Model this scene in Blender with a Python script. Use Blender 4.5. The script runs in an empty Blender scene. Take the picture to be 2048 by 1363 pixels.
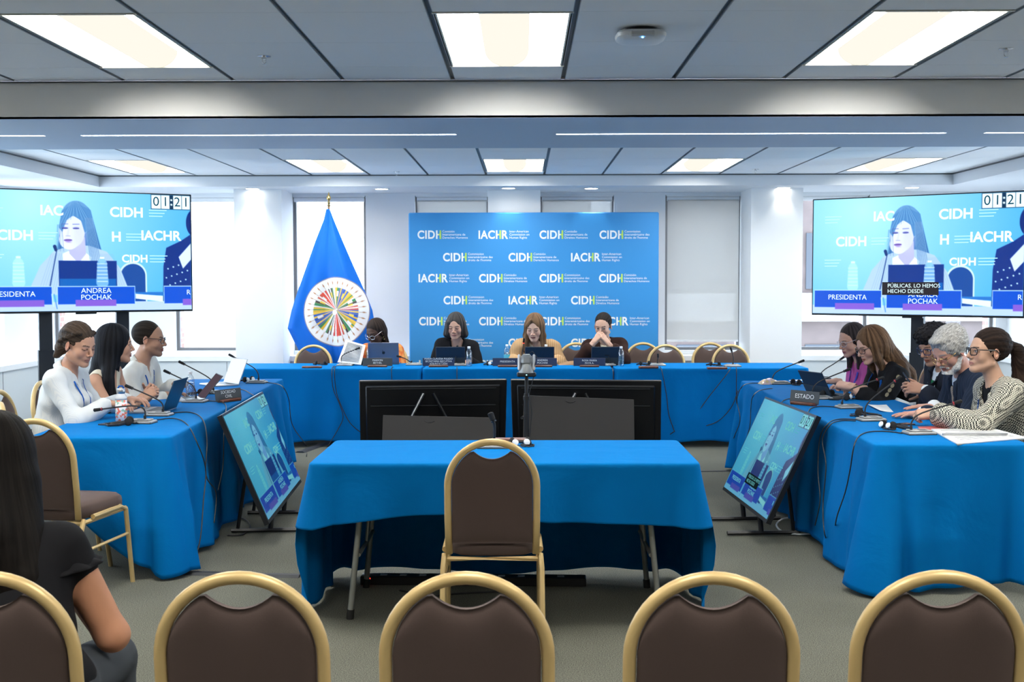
import bpy, math, random
import numpy as np
from mathutils import Vector, Matrix, Euler
R = math.radians
sc = bpy.context.scene
col = sc.collection
# ------------------------------------------------------------------ camera
F_PX = 2300.0
CAM = Vector((0.0, 0.0, 1.59))
cd = bpy.data.cameras.new('camera')
cam = bpy.data.objects.new('camera', cd)
col.objects.link(cam)
cd.sensor_width = 36.0
cd.lens = 36.0 * F_PX / 2048.0
cd.clip_start = 0.05
cam.location = CAM
cam_m = Matrix.Rotation(R(0.57), 3, 'Z') @ Matrix.Rotation(R(90 - 2.97), 3, 'X') @ Matrix.Rotation(R(-0.1), 3, 'Z')
cam.rotation_euler = cam_m.to_euler()
cd.dof.use_dof = True
cd.dof.focus_distance = 7.5
cd.dof.aperture_fstop = 11.0
sc.camera = cam
def ray(px, py):
    return cam_m @ Vector((px - 1024.0, 681.5 - py, -F_PX))
def at_y(px, py, Y):
    d = ray(px, py); return CAM + d * (Y / d.y)
def at_z(px, py, z):
    d = ray(px, py); return CAM + d * ((z - CAM.z) / d.z)
# ------------------------------------------------------------------ world and exposure
w = bpy.data.worlds.new('sky'); sc.world = w; w.use_nodes = True
bg = w.node_tree.nodes['Background']
bg.inputs[0].default_value = (0.70, 0.85, 1.0, 1); bg.inputs[1].default_value = 7.0
sc.view_settings.view_transform = 'Standard'; sc.view_settings.look = 'None'
sc.view_settings.gamma = 1.0; sc.view_settings.use_curve_mapping = False
sc.view_settings.exposure = 0.85
sc.cycles.use_denoising = True
sc.cycles.max_bounces = 8; sc.cycles.diffuse_bounces = 4; sc.cycles.glossy_bounces = 3
sc.cycles.transmission_bounces = 6; sc.cycles.transparent_max_bounces = 12
sc.cycles.caustics_reflective = False; sc.cycles.caustics_refractive = False
sc.cycles.sample_clamp_indirect = 6.0
def area(name, loc, rot, sx, sy, power, colr, portal=False):
    l = bpy.data.lights.new(name, 'AREA'); l.shape = 'RECTANGLE'; l.size = sx; l.size_y = sy
    l.energy = power; l.color = colr
    if portal: l.cycles.is_portal = True
    o = bpy.data.objects.new(name, l); o.location = loc; o.rotation_euler = rot; col.objects.link(o); return o
# daylight enters through every window (portals only guide the sampling of the sky)
WIN = [(-6.0, -5.25) , (-5.39+.0, -4.55), (-3.99, -3.15), (-2.63, -1.79), (-1.23, -.39), (.19, 1.03), (1.61, 2.47), (3.06, 3.92), (4.50, 5.36)]
WIN = WIN[1:]
YW = 13.1; ZS = .80; ZH = 2.56
for i, (a, b) in enumerate(WIN):
    area('window_portal', ((a + b) / 2, YW + .12, (ZS + ZH) / 2), (R(90), 0, R(180)), b - a, ZH - ZS, 1, (1, 1, 1), True)
# ------------------------------------------------------------------ helpers
def mat(name, c, rough=.6, metal=0.0, emis=None, es=0.0, bump=None, spec=.5, var=None, trans=0.0, ior=1.45, alpha=1.0, sheen=0.0, coat=0.0):
    m = bpy.data.materials.new(name); m.use_nodes = True; nt = m.node_tree; p = nt.nodes['Principled BSDF']
    p.inputs['Base Color'].default_value = (*c, 1); p.inputs['Roughness'].default_value = rough
    p.inputs['Metallic'].default_value = metal; p.inputs['Specular IOR Level'].default_value = spec
    if emis: p.inputs['Emission Color'].default_value = (*emis, 1); p.inputs['Emission Strength'].default_value = es
    if trans: p.inputs['Transmission Weight'].default_value = trans; p.inputs['IOR'].default_value = ior
    if alpha < 1: p.inputs['Alpha'].default_value = alpha
    if sheen: p.inputs['Sheen Weight'].default_value = sheen
    if coat: p.inputs['Coat Weight'].default_value = coat
    tc = None
    if bump or var:
        tc = nt.nodes.new('ShaderNodeTexCoord')
    if bump:   # (scale, strength, distance, stretch)
        mp = nt.nodes.new('ShaderNodeMapping'); nt.links.new(tc.outputs['Object'], mp.inputs[0])
        if len(bump) > 3: mp.inputs['Scale'].default_value = bump[3]
        n = nt.nodes.new('ShaderNodeTexNoise'); n.inputs['Scale'].default_value = bump[0]; n.inputs['Detail'].default_value = 3
        nt.links.new(mp.outputs[0], n.inputs[0])
        b = nt.nodes.new('ShaderNodeBump'); b.inputs['Strength'].default_value = bump[1]; b.inputs['Distance'].default_value = bump[2]
        nt.links.new(n.outputs[0], b.inputs['Height']); nt.links.new(b.outputs[0], p.inputs['Normal'])
    if var:    # (scale, amount[, colour2])
        n = nt.nodes.new('ShaderNodeTexNoise'); n.inputs['Scale'].default_value = var[0]; n.inputs['Detail'].default_value = 4
        nt.links.new(tc.outputs['Object'], n.inputs[0])
        mx = nt.nodes.new('ShaderNodeMix'); mx.data_type = 'RGBA'
        c2 = var[2] if len(var) > 2 else tuple(x * (1 - var[1]) for x in c)
        mx.inputs['A'].default_value = (*c, 1); mx.inputs['B'].default_value = (*c2, 1)
        cr = nt.nodes.new('ShaderNodeValToRGB'); cr.color_ramp.elements[0].position = .35; cr.color_ramp.elements[1].position = .65
        nt.links.new(n.outputs[0], cr.inputs[0]); nt.links.new(cr.outputs[0], mx.inputs[0]); nt.links.new(mx.outputs[2], p.inputs['Base Color'])
    return m
def emat(name, c, s):
    m = bpy.data.materials.new(name); m.use_nodes = True; nt = m.node_tree
    nt.nodes.remove(nt.nodes['Principled BSDF']); e = nt.nodes.new('ShaderNodeEmission')
    e.inputs[0].default_value = (*c, 1); e.inputs[1].default_value = s
    nt.links.new(e.outputs[0], nt.nodes['Material Output'].inputs[0]); return m
def I3(): return Matrix.Identity(4)
class MB:
    def __init__(s): s.v = []; s.f = []; s.m = []
    def add(s, vs, fs, mi=0, T=None):
        k = len(s.v)
        s.v += [tuple(T @ Vector(v)) if T is not None else tuple(v) for v in vs]
        s.f += [tuple(i + k for i in f) for f in fs]; s.m += [mi] * len(fs); return s
    def box(s, x0, x1, y0, y1, z0, z1, mi=0, T=None, bev=0.0):
        if bev > 0:
            b = min(bev, (x1-x0)/2.01, (y1-y0)/2.01, (z1-z0)/2.01); n = 2
            xs = [x0, x0+b, x1-b, x1]
            bm = None
            vs = []; idx = {}
            X = [x0, x0+b, x1-b, x1]; Y = [y0, y0+b, y1-b, y1]; Z = [z0, z0+b, z1-b, z1]
            fs = []
            def vid(p):
                if p not in idx: idx[p] = len(vs); vs.append(p)
                return idx[p]
            # chamfered box: inset faces on each side + chamfer strips + corner triangles
            def P(i, j, k): return vid((X[i], Y[j], Z[k]))
            fs += [(P(1,1,0),P(1,2,0),P(2,2,0),P(2,1,0)), (P(1,1,3),P(2,1,3),P(2,2,3),P(1,2,3)),
                   (P(1,0,1),P(2,0,1),P(2,0,2),P(1,0,2)), (P(1,3,1),P(1,3,2),P(2,3,2),P(2,3,1)),
                   (P(0,1,1),P(0,1,2),P(0,2,2),P(0,2,1)), (P(3,1,1),P(3,2,1),P(3,2,2),P(3,1,2))]
            fs += [(P(1,0,1),P(1,1,0),P(2,1,0),P(2,0,1)), (P(1,3,1),P(2,3,1),P(2,2,0),P(1,2,0)),
                   (P(1,0,2),P(2,0,2),P(2,1,3),P(1,1,3)), (P(1,3,2),P(1,2,3),P(2,2,3),P(2,3,2)),
                   (P(0,1,1),P(0,2,1),P(1,2,0),P(1,1,0)), (P(3,1,1),P(2,1,0),P(2,2,0),P(3,2,1)),
                   (P(0,1,2),P(1,1,3),P(1,2,3),P(0,2,2)), (P(3,1,2),P(3,2,2),P(2,2,3),P(2,1,3)),
                   (P(0,1,1),P(1,0,1),P(1,0,2),P(0,1,2)), (P(3,1,1),P(3,1,2),P(2,0,2),P(2,0,1)),
                   (P(0,2,1),P(0,2,2),P(1,3,2),P(1,3,1)), (P(3,2,1),P(2,3,1),P(2,3,2),P(3,2,2))]
            for i, a in ((0, 1), (3, 2)):
                for j, c in ((0, 1), (3, 2)):
                    for k, d in ((0, 1), (3, 2)):
                        fs.append((P(i, c, d), P(a, j, d), P(a, c, k)))
            return s.add(vs, fs, mi, T)
        vs = [(x, y, z) for x in (x0, x1) for y in (y0, y1) for z in (z0, z1)]
        fs = [(0,1,3,2), (4,6,7,5), (0,4,5,1), (2,3,7,6), (0,2,6,4), (1,5,7,3)]
        return s.add(vs, fs, mi, T)
    def tube(s, pts, r, n=8, mi=0, T=None, closed=False, flat=1.0, cap=True):
        pts = [Vector(p) for p in pts]; N = len(pts)
        rs = r if isinstance(r, (list, tuple)) else [r] * N
        tang = []
        for i in range(N):
            a = pts[i-1] if (i > 0 or closed) else pts[i]; b = pts[(i+1) % N] if (i < N-1 or closed) else pts[i]
            t = (b - a); tang.append(t.normalized() if t.length > 1e-9 else Vector((0, 0, 1)))
        up = Vector((0, 0, 1)) if abs(tang[0].z) < .9 else Vector((1, 0, 0))
        nn = tang[0].cross(up).normalized(); vs = []
        for i in range(N):
            nn = (nn - tang[i] * nn.dot(tang[i])); nn = nn.normalized() if nn.length > 1e-6 else tang[i].orthogonal().normalized()
            bb = tang[i].cross(nn)
            for k in range(n):
                a = 2 * math.pi * k / n
                vs.append(pts[i] + (nn * math.cos(a) + bb * (math.sin(a) * flat)) * rs[i])
        fs = []
        for i in range(N if closed else N - 1):
            j = (i + 1) % N
            for k in range(n):
                l = (k + 1) % n; fs.append((i*n+k, i*n+l, j*n+l, j*n+k))
        if cap and not closed: fs += [tuple(range(n))[::-1], tuple((N-1)*n + k for k in range(n))]
        return s.add(vs, fs, mi, T)
    def lathe(s, prof, n=24, mi=0, T=None, capb=True, capt=True):
        vs = []; fs = []
        for (r, z) in prof:
            for k in range(n):
                a = 2*math.pi*k/n; vs.append((r*math.cos(a), r*math.sin(a), z))
        for i in range(len(prof)-1):
            for k in range(n):
                l = (k+1) % n; fs.append((i*n+k, i*n+l, (i+1)*n+l, (i+1)*n+k))
        if capb: fs.append(tuple(range(n))[::-1])
        if capt: fs.append(tuple((len(prof)-1)*n+k for k in range(n)))
        return s.add(vs, fs, mi, T)
    def grid(s, fn, nu, nv, mi=0, T=None, wrap=False):
        vs = [fn(i/(nu-1) if not wrap else i/nu, j/(nv-1)) for j in range(nv) for i in range(nu)]
        fs = []
        for j in range(nv-1):
            for i in range(nu if wrap else nu-1):
                k = (i+1) % nu; fs.append((j*nu+i, j*nu+k, (j+1)*nu+k, (j+1)*nu+i))
        return s.add(vs, fs, mi, T)
    def build(s, name, mats, parent=None, smooth=False, **kw):
        me = bpy.data.meshes.new(name); me.from_pydata(s.v, [], s.f); me.validate()
        if not isinstance(mats, (list, tuple)): mats = [mats]
        for m in mats: me.materials.append(m)
        if len(mats) > 1 and len(me.polygons) == len(s.m): me.polygons.foreach_set('material_index', s.m)
        o = bpy.data.objects.new(name, me); col.objects.link(o)
        if parent: o.parent = parent
        if smooth:
            me.polygons.foreach_set('use_smooth', [True] * len(me.polygons))
            if smooth != 'all':
                try: me.set_sharp_from_angle(angle=R(40))
                except Exception: pass
        me.update()
        return o
def tag(o, label=None, cat=None, group=None, kind=None):
    if label: o['label'] = label
    if cat: o['category'] = cat
    if group: o['group'] = group
    if kind: o['kind'] = kind
    return o
def thing(name, label, cat, loc=(0,0,0), rz=0.0, group=None, rot=None):
    o = bpy.data.objects.new(name, None); col.objects.link(o); o.empty_display_size = .1
    o.location = loc; o.rotation_euler = rot if rot else (0, 0, rz); return tag(o, label, cat, group)
KIDS = {}
def dup(o, parent=None):
    c = o.copy(); col.objects.link(c)
    if parent: c.parent = parent
    for ch in [x for x in bpy.data.objects if x.parent == o]: dup(ch, c)
    return c
def struct(mb, name, m, label=None, smooth=False):
    o = mb.build(name, m, None, smooth); o['kind'] = 'structure'
    if label: o['label'] = label
    return o
_tc = {}
def text_geo(s, size=1.0, bold=0.0, align='CENTER', spacing=1.0, sx=1.0):
    """letters as flat faces in the local XY plane, centred; returns (verts, faces)"""
    key = (s, bold, align, spacing)
    if key not in _tc:
        c = bpy.data.curves.new('lettering', 'FONT'); c.body = s; c.align_x = align; c.align_y = 'CENTER'
        c.offset = bold; c.space_character = spacing; c.resolution_u = 3 if bold < .02 else 8
        o = bpy.data.objects.new('lettering', c); col.objects.link(o)
        dg = bpy.context.evaluated_depsgraph_get(); me = bpy.data.meshes.new_from_object(o.evaluated_get(dg))
        _tc[key] = ([tuple(v.co) for v in me.vertices], [tuple(p.vertices) for p in me.polygons])
        bpy.data.objects.remove(o); bpy.data.curves.remove(c); bpy.data.meshes.remove(me)
    v, f = _tc[key]
    return [(x*size*sx, y*size, z) for x, y, z in v], f
# ------------------------------------------------------------------ materials of the room
M = {}
M['wall'] = mat('wall_paint', (.80, .82, .84), .7, var=(1.2, .02))
M['ceil'] = mat('ceiling_tile', (.84, .86, .88), .9, bump=(180, .25, .002))
M['soffit'] = mat('soffit_paint', (.70, .73, .77), .75)
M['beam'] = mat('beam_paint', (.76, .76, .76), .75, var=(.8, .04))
M['beamb'] = mat('beam_underside_bluish', (.50, .60, .74), .6)  # underside is bluer and darker than the beam faces
M['groove'] = mat('dark_grid', (.10, .11, .12), .5)
M['track'] = mat('grid_metal', (.38, .41, .44), .4)
M['white'] = mat('white_paint', (.82, .83, .84), .5)
M['trim'] = mat('window_metal', (.20, .20, .21), .4, .4)
M['cover'] = mat('convector_metal', (.62, .66, .68), .5)
def thin_glass(name, c, refl=.06):
    m = bpy.data.materials.new(name); m.use_nodes = True; nt = m.node_tree; nt.nodes.remove(nt.nodes['Principled BSDF'])
    t = nt.nodes.new('ShaderNodeBsdfTransparent'); t.inputs[0].default_value = (*c, 1); g = nt.nodes.new('ShaderNodeBsdfGlossy'); g.inputs['Roughness'].default_value = .03
    x = nt.nodes.new('ShaderNodeMixShader'); lw = nt.nodes.new('ShaderNodeLayerWeight'); lw.inputs[0].default_value = .25
    mu = nt.nodes.new('ShaderNodeMath'); mu.operation = 'MULTIPLY_ADD'; mu.inputs[1].default_value = .5; mu.inputs[2].default_value = refl
    nt.links.new(lw.outputs['Facing'], mu.inputs[0]); nt.links.new(mu.outputs[0], x.inputs[0])
    nt.links.new(t.outputs[0], x.inputs[1]); nt.links.new(g.outputs[0], x.inputs[2]); nt.links.new(x.outputs[0], nt.nodes['Material Output'].inputs[0]); return m
M['glass'] = thin_glass('window_glass', (.98, .99, 1), .02)
def carpet():
    m = bpy.data.materials.new('carpet'); m.use_nodes = True; nt = m.node_tree; p = nt.nodes['Principled BSDF']
    tc = nt.nodes.new('ShaderNodeTexCoord')
    n1 = nt.nodes.new('ShaderNodeTexNoise'); n1.inputs['Scale'].default_value = 220; n1.inputs['Detail'].default_value = 3
    n2 = nt.nodes.new('ShaderNodeTexNoise'); n2.inputs['Scale'].default_value = 1.1; n2.inputs['Detail'].default_value = 5
    wv = nt.nodes.new('ShaderNodeTexNoise'); wv.inputs['Scale'].default_value = 60
    mp = nt.nodes.new('ShaderNodeMapping'); mp.inputs['Scale'].default_value = (1, 4, 1)
    for n in (n1, n2): nt.links.new(tc.outputs['Object'], n.inputs[0])
    nt.links.new(tc.outputs['Object'], mp.inputs[0]); nt.links.new(mp.outputs[0], wv.inputs[0])
    r = nt.nodes.new('ShaderNodeValToRGB'); e = r.color_ramp.elements
    e[0].position = .34; e[0].color = (.052, .052, .044, 1); e[1].position = .66; e[1].color = (.215, .215, .18, 1)
    nt.links.new(n1.outputs[0], r.inputs[0])
    r2 = nt.nodes.new('ShaderNodeValToRGB'); e = r2.color_ramp.elements
    e[0].position = .3; e[0].color = (.86, .87, .84, 1); e[1].position = .7; e[1].color = (1.1, 1.1, 1.08, 1)
    nt.links.new(n2.outputs[0], r2.inputs[0])
    mx = nt.nodes.new('ShaderNodeMix'); mx.data_type = 'RGBA'; mx.blend_type = 'MULTIPLY'; mx.inputs[0].default_value = 1
    nt.links.new(r.outputs[0], mx.inputs['A']); nt.links.new(r2.outputs[0], mx.inputs['B']); nt.links.new(mx.outputs[2], p.inputs['Base Color'])
    p.inputs['Roughness'].default_value = .95; p.inputs['Specular IOR Level'].default_value = .1
    b = nt.nodes.new('ShaderNodeBump'); b.inputs['Strength'].default_value = .6; b.inputs['Distance'].default_value = .004
    nt.links.new(wv.outputs[0], b.inputs['Height']); nt.links.new(b.outputs[0], p.inputs['Normal'])
    return m
M['carpet'] = carpet()
def brickmat():
    m = bpy.data.materials.new('brick'); m.use_nodes = True; nt = m.node_tree; p = nt.nodes['Principled BSDF']
    tc = nt.nodes.new('ShaderNodeTexCoord'); mp = nt.nodes.new('ShaderNodeMapping'); mp.inputs['Rotation'].default_value = (R(90), 0, 0)
    sp = nt.nodes.new('ShaderNodeSeparateXYZ'); cb = nt.nodes.new('ShaderNodeCombineXYZ'); ad = nt.nodes.new('ShaderNodeMath'); ad.operation = 'ADD'
    nt.links.new(tc.outputs['Object'], sp.inputs[0]); nt.links.new(sp.outputs[0], ad.inputs[0]); nt.links.new(sp.outputs[1], ad.inputs[1])
    nt.links.new(ad.outputs[0], cb.inputs[0]); nt.links.new(sp.outputs[2], cb.inputs[1])
    b = nt.nodes.new('ShaderNodeTexBrick'); nt.links.new(cb.outputs[0], b.inputs[0])
    b.inputs['Color1'].default_value = (.42, .24, .20, 1); b.inputs['Color2'].default_value = (.36, .19, .16, 1); b.inputs['Mortar'].default_value = (.50, .44, .40, 1)
    b.inputs['Scale'].default_value = 4.0; b.inputs['Mortar Size'].default_value = .03
    nt.links.new(b.outputs[0], p.inputs['Base Color']); p.inputs['Roughness'].default_value = .9; return m
M['brick'] = brickmat()
XL, XR, YB, ZC, ZBM, ZSO = -5.42, 5.48, -7.0, 2.71, 2.50, 2.59
YB0, YB1, YT = 6.46, 7.92, 12.15
TXL, TXR = -4.47, 4.50
# floor
b = MB(); b.box(XL - .2, XR + .2, YB - .2, YW + .2, -.1, 0); struct(b, 'floor', M['carpet'], 'grey green flecked office carpet')
# ceiling: tiles hang between recessed tracks every .61 m, with fine cross joints; troffer cells stay open
CELL = .6105; X0 = -.39
def xline(i): return X0 + i * CELL
FIX = []      # (x0, x1, y0, y1)
FRONT_Y = (4.85, 6.07)
for i in (-3, 0, 3): FIX.append((xline(i), xline(i + 1), *FRONT_Y))
for i in (-6, -9+0, 6): FIX.append((xline(i), xline(i + 1), *FRONT_Y))
for yy in (1.2,):
    for i in (-6, -3, 0, 3, 6): FIX.append((xline(i), xline(i + 1), yy, yy + 1.22))
BACK_Y = (10.62, 11.84)
BIX = (-6, -3, 0, 3, 6)
for i in BIX: FIX.append((xline(i), xline(i + 1), *BACK_Y))
def open_at(xa, xb, ya, yb):
    return any(xa < f[1] - .01 and xb > f[0] + .01 and ya < f[3] - .01 and yb > f[2] + .01 for f in FIX)
tiles = MB()
def tile_field(x0, x1, y0, y1, ys):
    n0 = math.floor((x0 - X0) / CELL); n1 = math.ceil((x1 - X0) / CELL)
    for i in range(n0, n1):
        a = max(xline(i) + .012, x0); c = min(xline(i + 1) - .012, x1)
        if c <= a: continue
        for ya, yb in zip(ys[:-1], ys[1:]):
            if open_at(a, c, ya, yb):
                continue
            tiles.box(a, c, ya + .0015, yb - .0015, ZC, ZC + .02)
    for i in range(n0, n1 + 1):
        x = xline(i)
        if x0 < x < x1: 
            tiles.box(x - .012, x + .012, y0, y1, ZC + .012, ZC + .02, 1)
            tiles.box(x - .0135, x - .0105, y0, y1, ZC - .001, ZC + .012, 2); tiles.box(x + .0105, x + .0135, y0, y1, ZC - .001, ZC + .012, 2)
ysf = [6.46, 6.07, 5.46, 4.85]
while ysf[-1] > YB: ysf.append(ysf[-1] - .61 if not (abs(ysf[-1] - 4.85) < .01) else 4.24)
ysf = [y for y in ysf if y > YB]; ysf.append(YB)
# rows that meet the troffers behind the camera
extra = [1.2, 2.42]
ysf = sorted(set([round(y, 3) for y in ysf if all(abs(y - e) > .25 for e in extra)] + extra))
tile_field(XL, XR, YB, YB0, ysf)
tile_field(TXL, TXR, YB1, YT, [YB1, 8.18, 8.79, 9.40, 10.01, 10.62, 11.23, 11.84, YT])
o = tiles.build('ceiling', [M['ceil'], M['groove'], M['track']]); tag(o, 'blue grey acoustic ceiling tiles in dark tracks', kind='structure')
b = MB(); b.box(XL - .2, XR + .2, YB - .2, YW + .2, ZC + .16, ZC + .26); struct(b, 'ceiling_slab', M['white'])
# beam across the room, with slots for the two linear lamps
b = MB()
b.box(XL, XR, YB0, YB0 + .02, ZBM, ZC - .004); b.box(XL, XR, YB0, YB0 + .02, ZC + .004, ZC + .16)
b.box(XL, XR, YB1 - .02, YB1, ZBM, ZC + .16)
struct(b, 'beam', M['beam'], 'wide pale ceiling beam crossing the room')
b = MB(); b.box(XL, XR, YB0 - .012, YB0, ZC - .012, ZC - .004); struct(b, 'trim_1', M['groove'])
SL = [(-6.6+1.4, -2.98), (-2.75, -.415), (.205, 2.61), (2.85, 5.2)]
YS0, YS1 = 7.17, 7.215
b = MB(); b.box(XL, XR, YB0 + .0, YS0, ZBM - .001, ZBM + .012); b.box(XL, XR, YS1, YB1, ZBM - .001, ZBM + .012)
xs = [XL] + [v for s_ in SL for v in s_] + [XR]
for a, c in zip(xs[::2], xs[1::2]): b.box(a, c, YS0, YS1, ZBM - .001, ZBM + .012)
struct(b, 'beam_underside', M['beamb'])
# soffits round the tray
b = MB()
b.box(TXL, TXR, YT, YT + .02, ZSO, ZC + .16); b.box(TXL - .02, TXL, YB1, YT + .02, ZSO, ZC + .16); b.box(TXR, TXR + .02, YB1, YT + .02, ZSO, ZC + .16)
b.box(XL, TXL - .02, YB1, YW, ZSO, ZSO + .02); b.box(TXR + .02, XR, YB1, YW, ZSO, ZSO + .02); b.box(TXL - .02, TXR + .02, YT + .02, YW, ZSO, ZSO + .02)
struct(b, 'ceiling_soffit', M['soffit'])
b = MB()
b.box(TXL, TXR, YT - .012, YT, ZC - .012, ZC - .002); b.box(TXL, TXL + .012, YB1, YT, ZC - .012, ZC - .002); b.box(TXR - .012, TXR, YB1, YT, ZC - .012, ZC - .002)
struct(b, 'trim_2', M['groove'])
# back wall, window openings, pillars
def wall_with_openings(name, opens, lo, hi, yf, thick, zs, zh, T=None, m=None):
    b = MB(); xs = [lo] + [v for w_ in opens for v in w_] + [hi]
    for a, c in zip(xs[::2], xs[1::2]):
        if c > a: b.box(a, c, yf, yf + thick, 0, ZC + .16, T=T)
    for a, c in opens:
        b.box(a, c, yf, yf + thick, 0, zs, T=T); b.box(a, c, yf, yf + thick, zh, ZC + .16, T=T)
    return struct(b, name, m or M['wall'])
wall_with_openings('wall_back', WIN, XL, XR, YW, .14, ZS, ZH)
wall_with_openings('wall_back_brick', [(a + .0, c - .0) for a, c in WIN], XL - .3, XR + .3, YW + .16, .22, ZS, ZH, m=M['brick'])
b = MB()
for a, c in ((-3.14, -2.62), (2.46, 3.02)): b.box(a, c, 12.5, YW, 0, ZSO)
b.box(-.39, .19, 12.72, YW, 0, ZSO)
struct(b, 'pillar', M['wall'])
TL = Matrix.Translation((XL, 0, 0)) @ Matrix.Rotation(R(90), 4, 'Z')    # local x -> +Y, local y -> -X
LW = [(11.05, 11.95), (9.6, 10.5), (8.1, 9.0), (6.6, 7.5)]
LW = sorted(LW)
wall_with_openings('wall_left', LW, YB, YW + .1, 0, .14, ZS, ZH, T=TL)
TR_ = Matrix.Translation((XR, 0, 0)) @ Matrix.Rotation(R(-90), 4, 'Z')  # local x -> -Y, local y -> +X
RW = [(-c, -a) for a, c in LW][::-1]
wall_with_openings('wall_right', RW, -(YW + .1), -YB, 0, .14, ZS, ZH, T=TR_)
b = MB(); b.box(XL, XR, YB - .14, YB, 0, ZC + .16); struct(b, 'wall_front', M['wall'])
for (a, c) in LW:
    area('window_portal', (XL - .15, (a + c) / 2, (ZS + ZH) / 2), (R(90), 0, R(-90)), c - a, ZH - ZS, 1, (1, 1, 1), True)
    area('window_portal', (XR + .15, (a + c) / 2, (ZS + ZH) / 2), (R(90), 0, R(90)), c - a, ZH - ZS, 1, (1, 1, 1), True)
M['shade'] = mat('shade_cloth', (.78, .77, .75), .9)
nt = M['shade'].node_tree; tr = nt.nodes.new('ShaderNodeBsdfTranslucent'); tr.inputs[0].default_value = (.42, .41, .39, 1)
tp_ = nt.nodes.new('ShaderNodeBsdfTransparent'); ms = nt.nodes.new('ShaderNodeMixShader'); ms2 = nt.nodes.new('ShaderNodeMixShader')
ms.inputs[0].default_value = .55; nt.links.new(nt.nodes['Principled BSDF'].outputs[0], ms.inputs[1]); nt.links.new(tr.outputs[0], ms.inputs[2])
ms2.inputs[0].default_value = .16; nt.links.new(ms.outputs[0], ms2.inputs[1]); nt.links.new(tp_.outputs[0], ms2.inputs[2])
nt.links.new(ms2.outputs[0], nt.nodes['Material Output'].inputs[0])
def window(n, a, c, T, shade):
    """frame, glass, sash bar and roller shade, local x along the wall, y outward"""
    w_ = thing('window_%d' % n, None, None); w_['kind'] = 'structure'
    b = MB(); f = .035
    b.box(a, a + f, .09, .13, ZS, ZH, T=T); b.box(c - f, c, .09, .13, ZS, ZH, T=T)
    b.box(a + f, c - f, .09, .13, ZS, ZS + f, T=T); b.box(a + f, c - f, .09, .13, ZH - f, ZH, T=T)
    b.build('window_frame', M['trim'], w_)
    b = MB(); b.box(a + f, c - f, .105, .111, ZS + f, ZH - f, T=T); b.build('glass', M['glass'], w_)
    if shade is not None:
        b = MB(); b.tube([(a + .02, .045, ZH - .035), (c - .02, .045, ZH - .035)], .03, 12, T=T)
        b.box(a + .01, c - .01, .005, .075, ZH - .012, ZH, T=T); b.build('shade_roller', M['white'], w_, True)
        if shade > 0:
            z1 = ZH - (ZH - ZS) * shade
            b = MB(); b.box(a + .025, c - .025, .018, .0195, z1, ZH - .05, T=T); b.build('shade_cloth', M['shade'], w_)
            b = MB(); b.box(a + .025, c - .025, .012, .026, z1 - .025, z1, T=T); b.build('shade_bar', M['white'], w_)
TB = Matrix.Translation((0, YW, 0))
shades = [0, 0, 0, .85, .9, .985-.1, .4, .3]
for i, (a, c) in enumerate(WIN): window(i + 1, a, c, TB, [0, 0, 0, .9, .9, .93, .0, .0][i] if i < 8 else 0)
for i, (a, c) in enumerate(LW): window(20 + i, a, c, TL, 0)
for i, (a, c) in enumerate(RW): window(30 + i, a, c, TR_, .35)
# perimeter convector covers and sills
b = MB()
def cover(b, a, c, T):
    b.box(a, c, -.22, 0, .04, .70, 0, T); b.box(a, c, -.24, .0, .70, .755, 1, T)
    x = a
    while x < c: b.box(x, x + .004, -.2225, -.22, .05, .69, 2, T); x += .92
for a, c in ((XL + .24, -3.14), (-2.62, -.39), (.19, 2.46), (3.02, XR - .24)): cover(b, a, c, TB)
cover(b, YB, YW, TL); cover(b, -YW, -YB, TR_)
b.build('trim_3', [M['cover'], M['white'], M['groove']])['kind'] = 'structure'
# ------------------------------------------------------------------ outside: street facades beyond the glass
M['facl'] = mat('hazy_glass', (.35, .38, .42), .5)
M['fac'] = mat('pale_stone', (.62, .60, .58), .9, var=(2, .1))
M['facb'] = mat('dark_brick', (.085, .062, .058), .9, var=(3, .2)); M['facw'] = mat('far_glass', (.05, .055, .065), .5, spec=.1)
def facade(x0, x1, y, z0, z1, brick, name, label):
    o = thing(name, label, 'building', (x0, y, z0))
    b = MB(); b.box(0, x1 - x0, 0, 3, 0, z1 - z0); b.build('wall', M['facb'] if brick else M['fac'], o)
    z = 1.0
    while z + 1.5 < z1 - z0:
        x = .6
        while x + 1.2 < x1 - x0:
            b = MB(); b.box(x, x + 1.2, -.05, .0, z, z + 1.3, 0); b.build('window', M['facw'] if brick else M['facl'], o); x += 3.0
        b = MB(); b.box(0, x1 - x0, -.18, 0, z - .75, z - .1); b.build('ledge', M['fac'], o); z += 2.6
facade(3.0, 24.0, 27.0, -10.0, 4.4, True, 'building', 'brick office block with pale ledges seen through the right windows')
facade(-3.6, 2.0, 34.0, -10.0, 4.2, False, 'building', 'pale stone block seen faintly behind the blue flag')
facade(-22.0, -6.5, 30.0, -10.0, 3.2, False, 'building', 'pale building seen faintly through the left windows')
b = MB(); b.box(-60, 60, YW + 2, 90, -11, -10.02); struct(b, 'street', mat('asphalt', (.3, .3, .3), .9))
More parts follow.
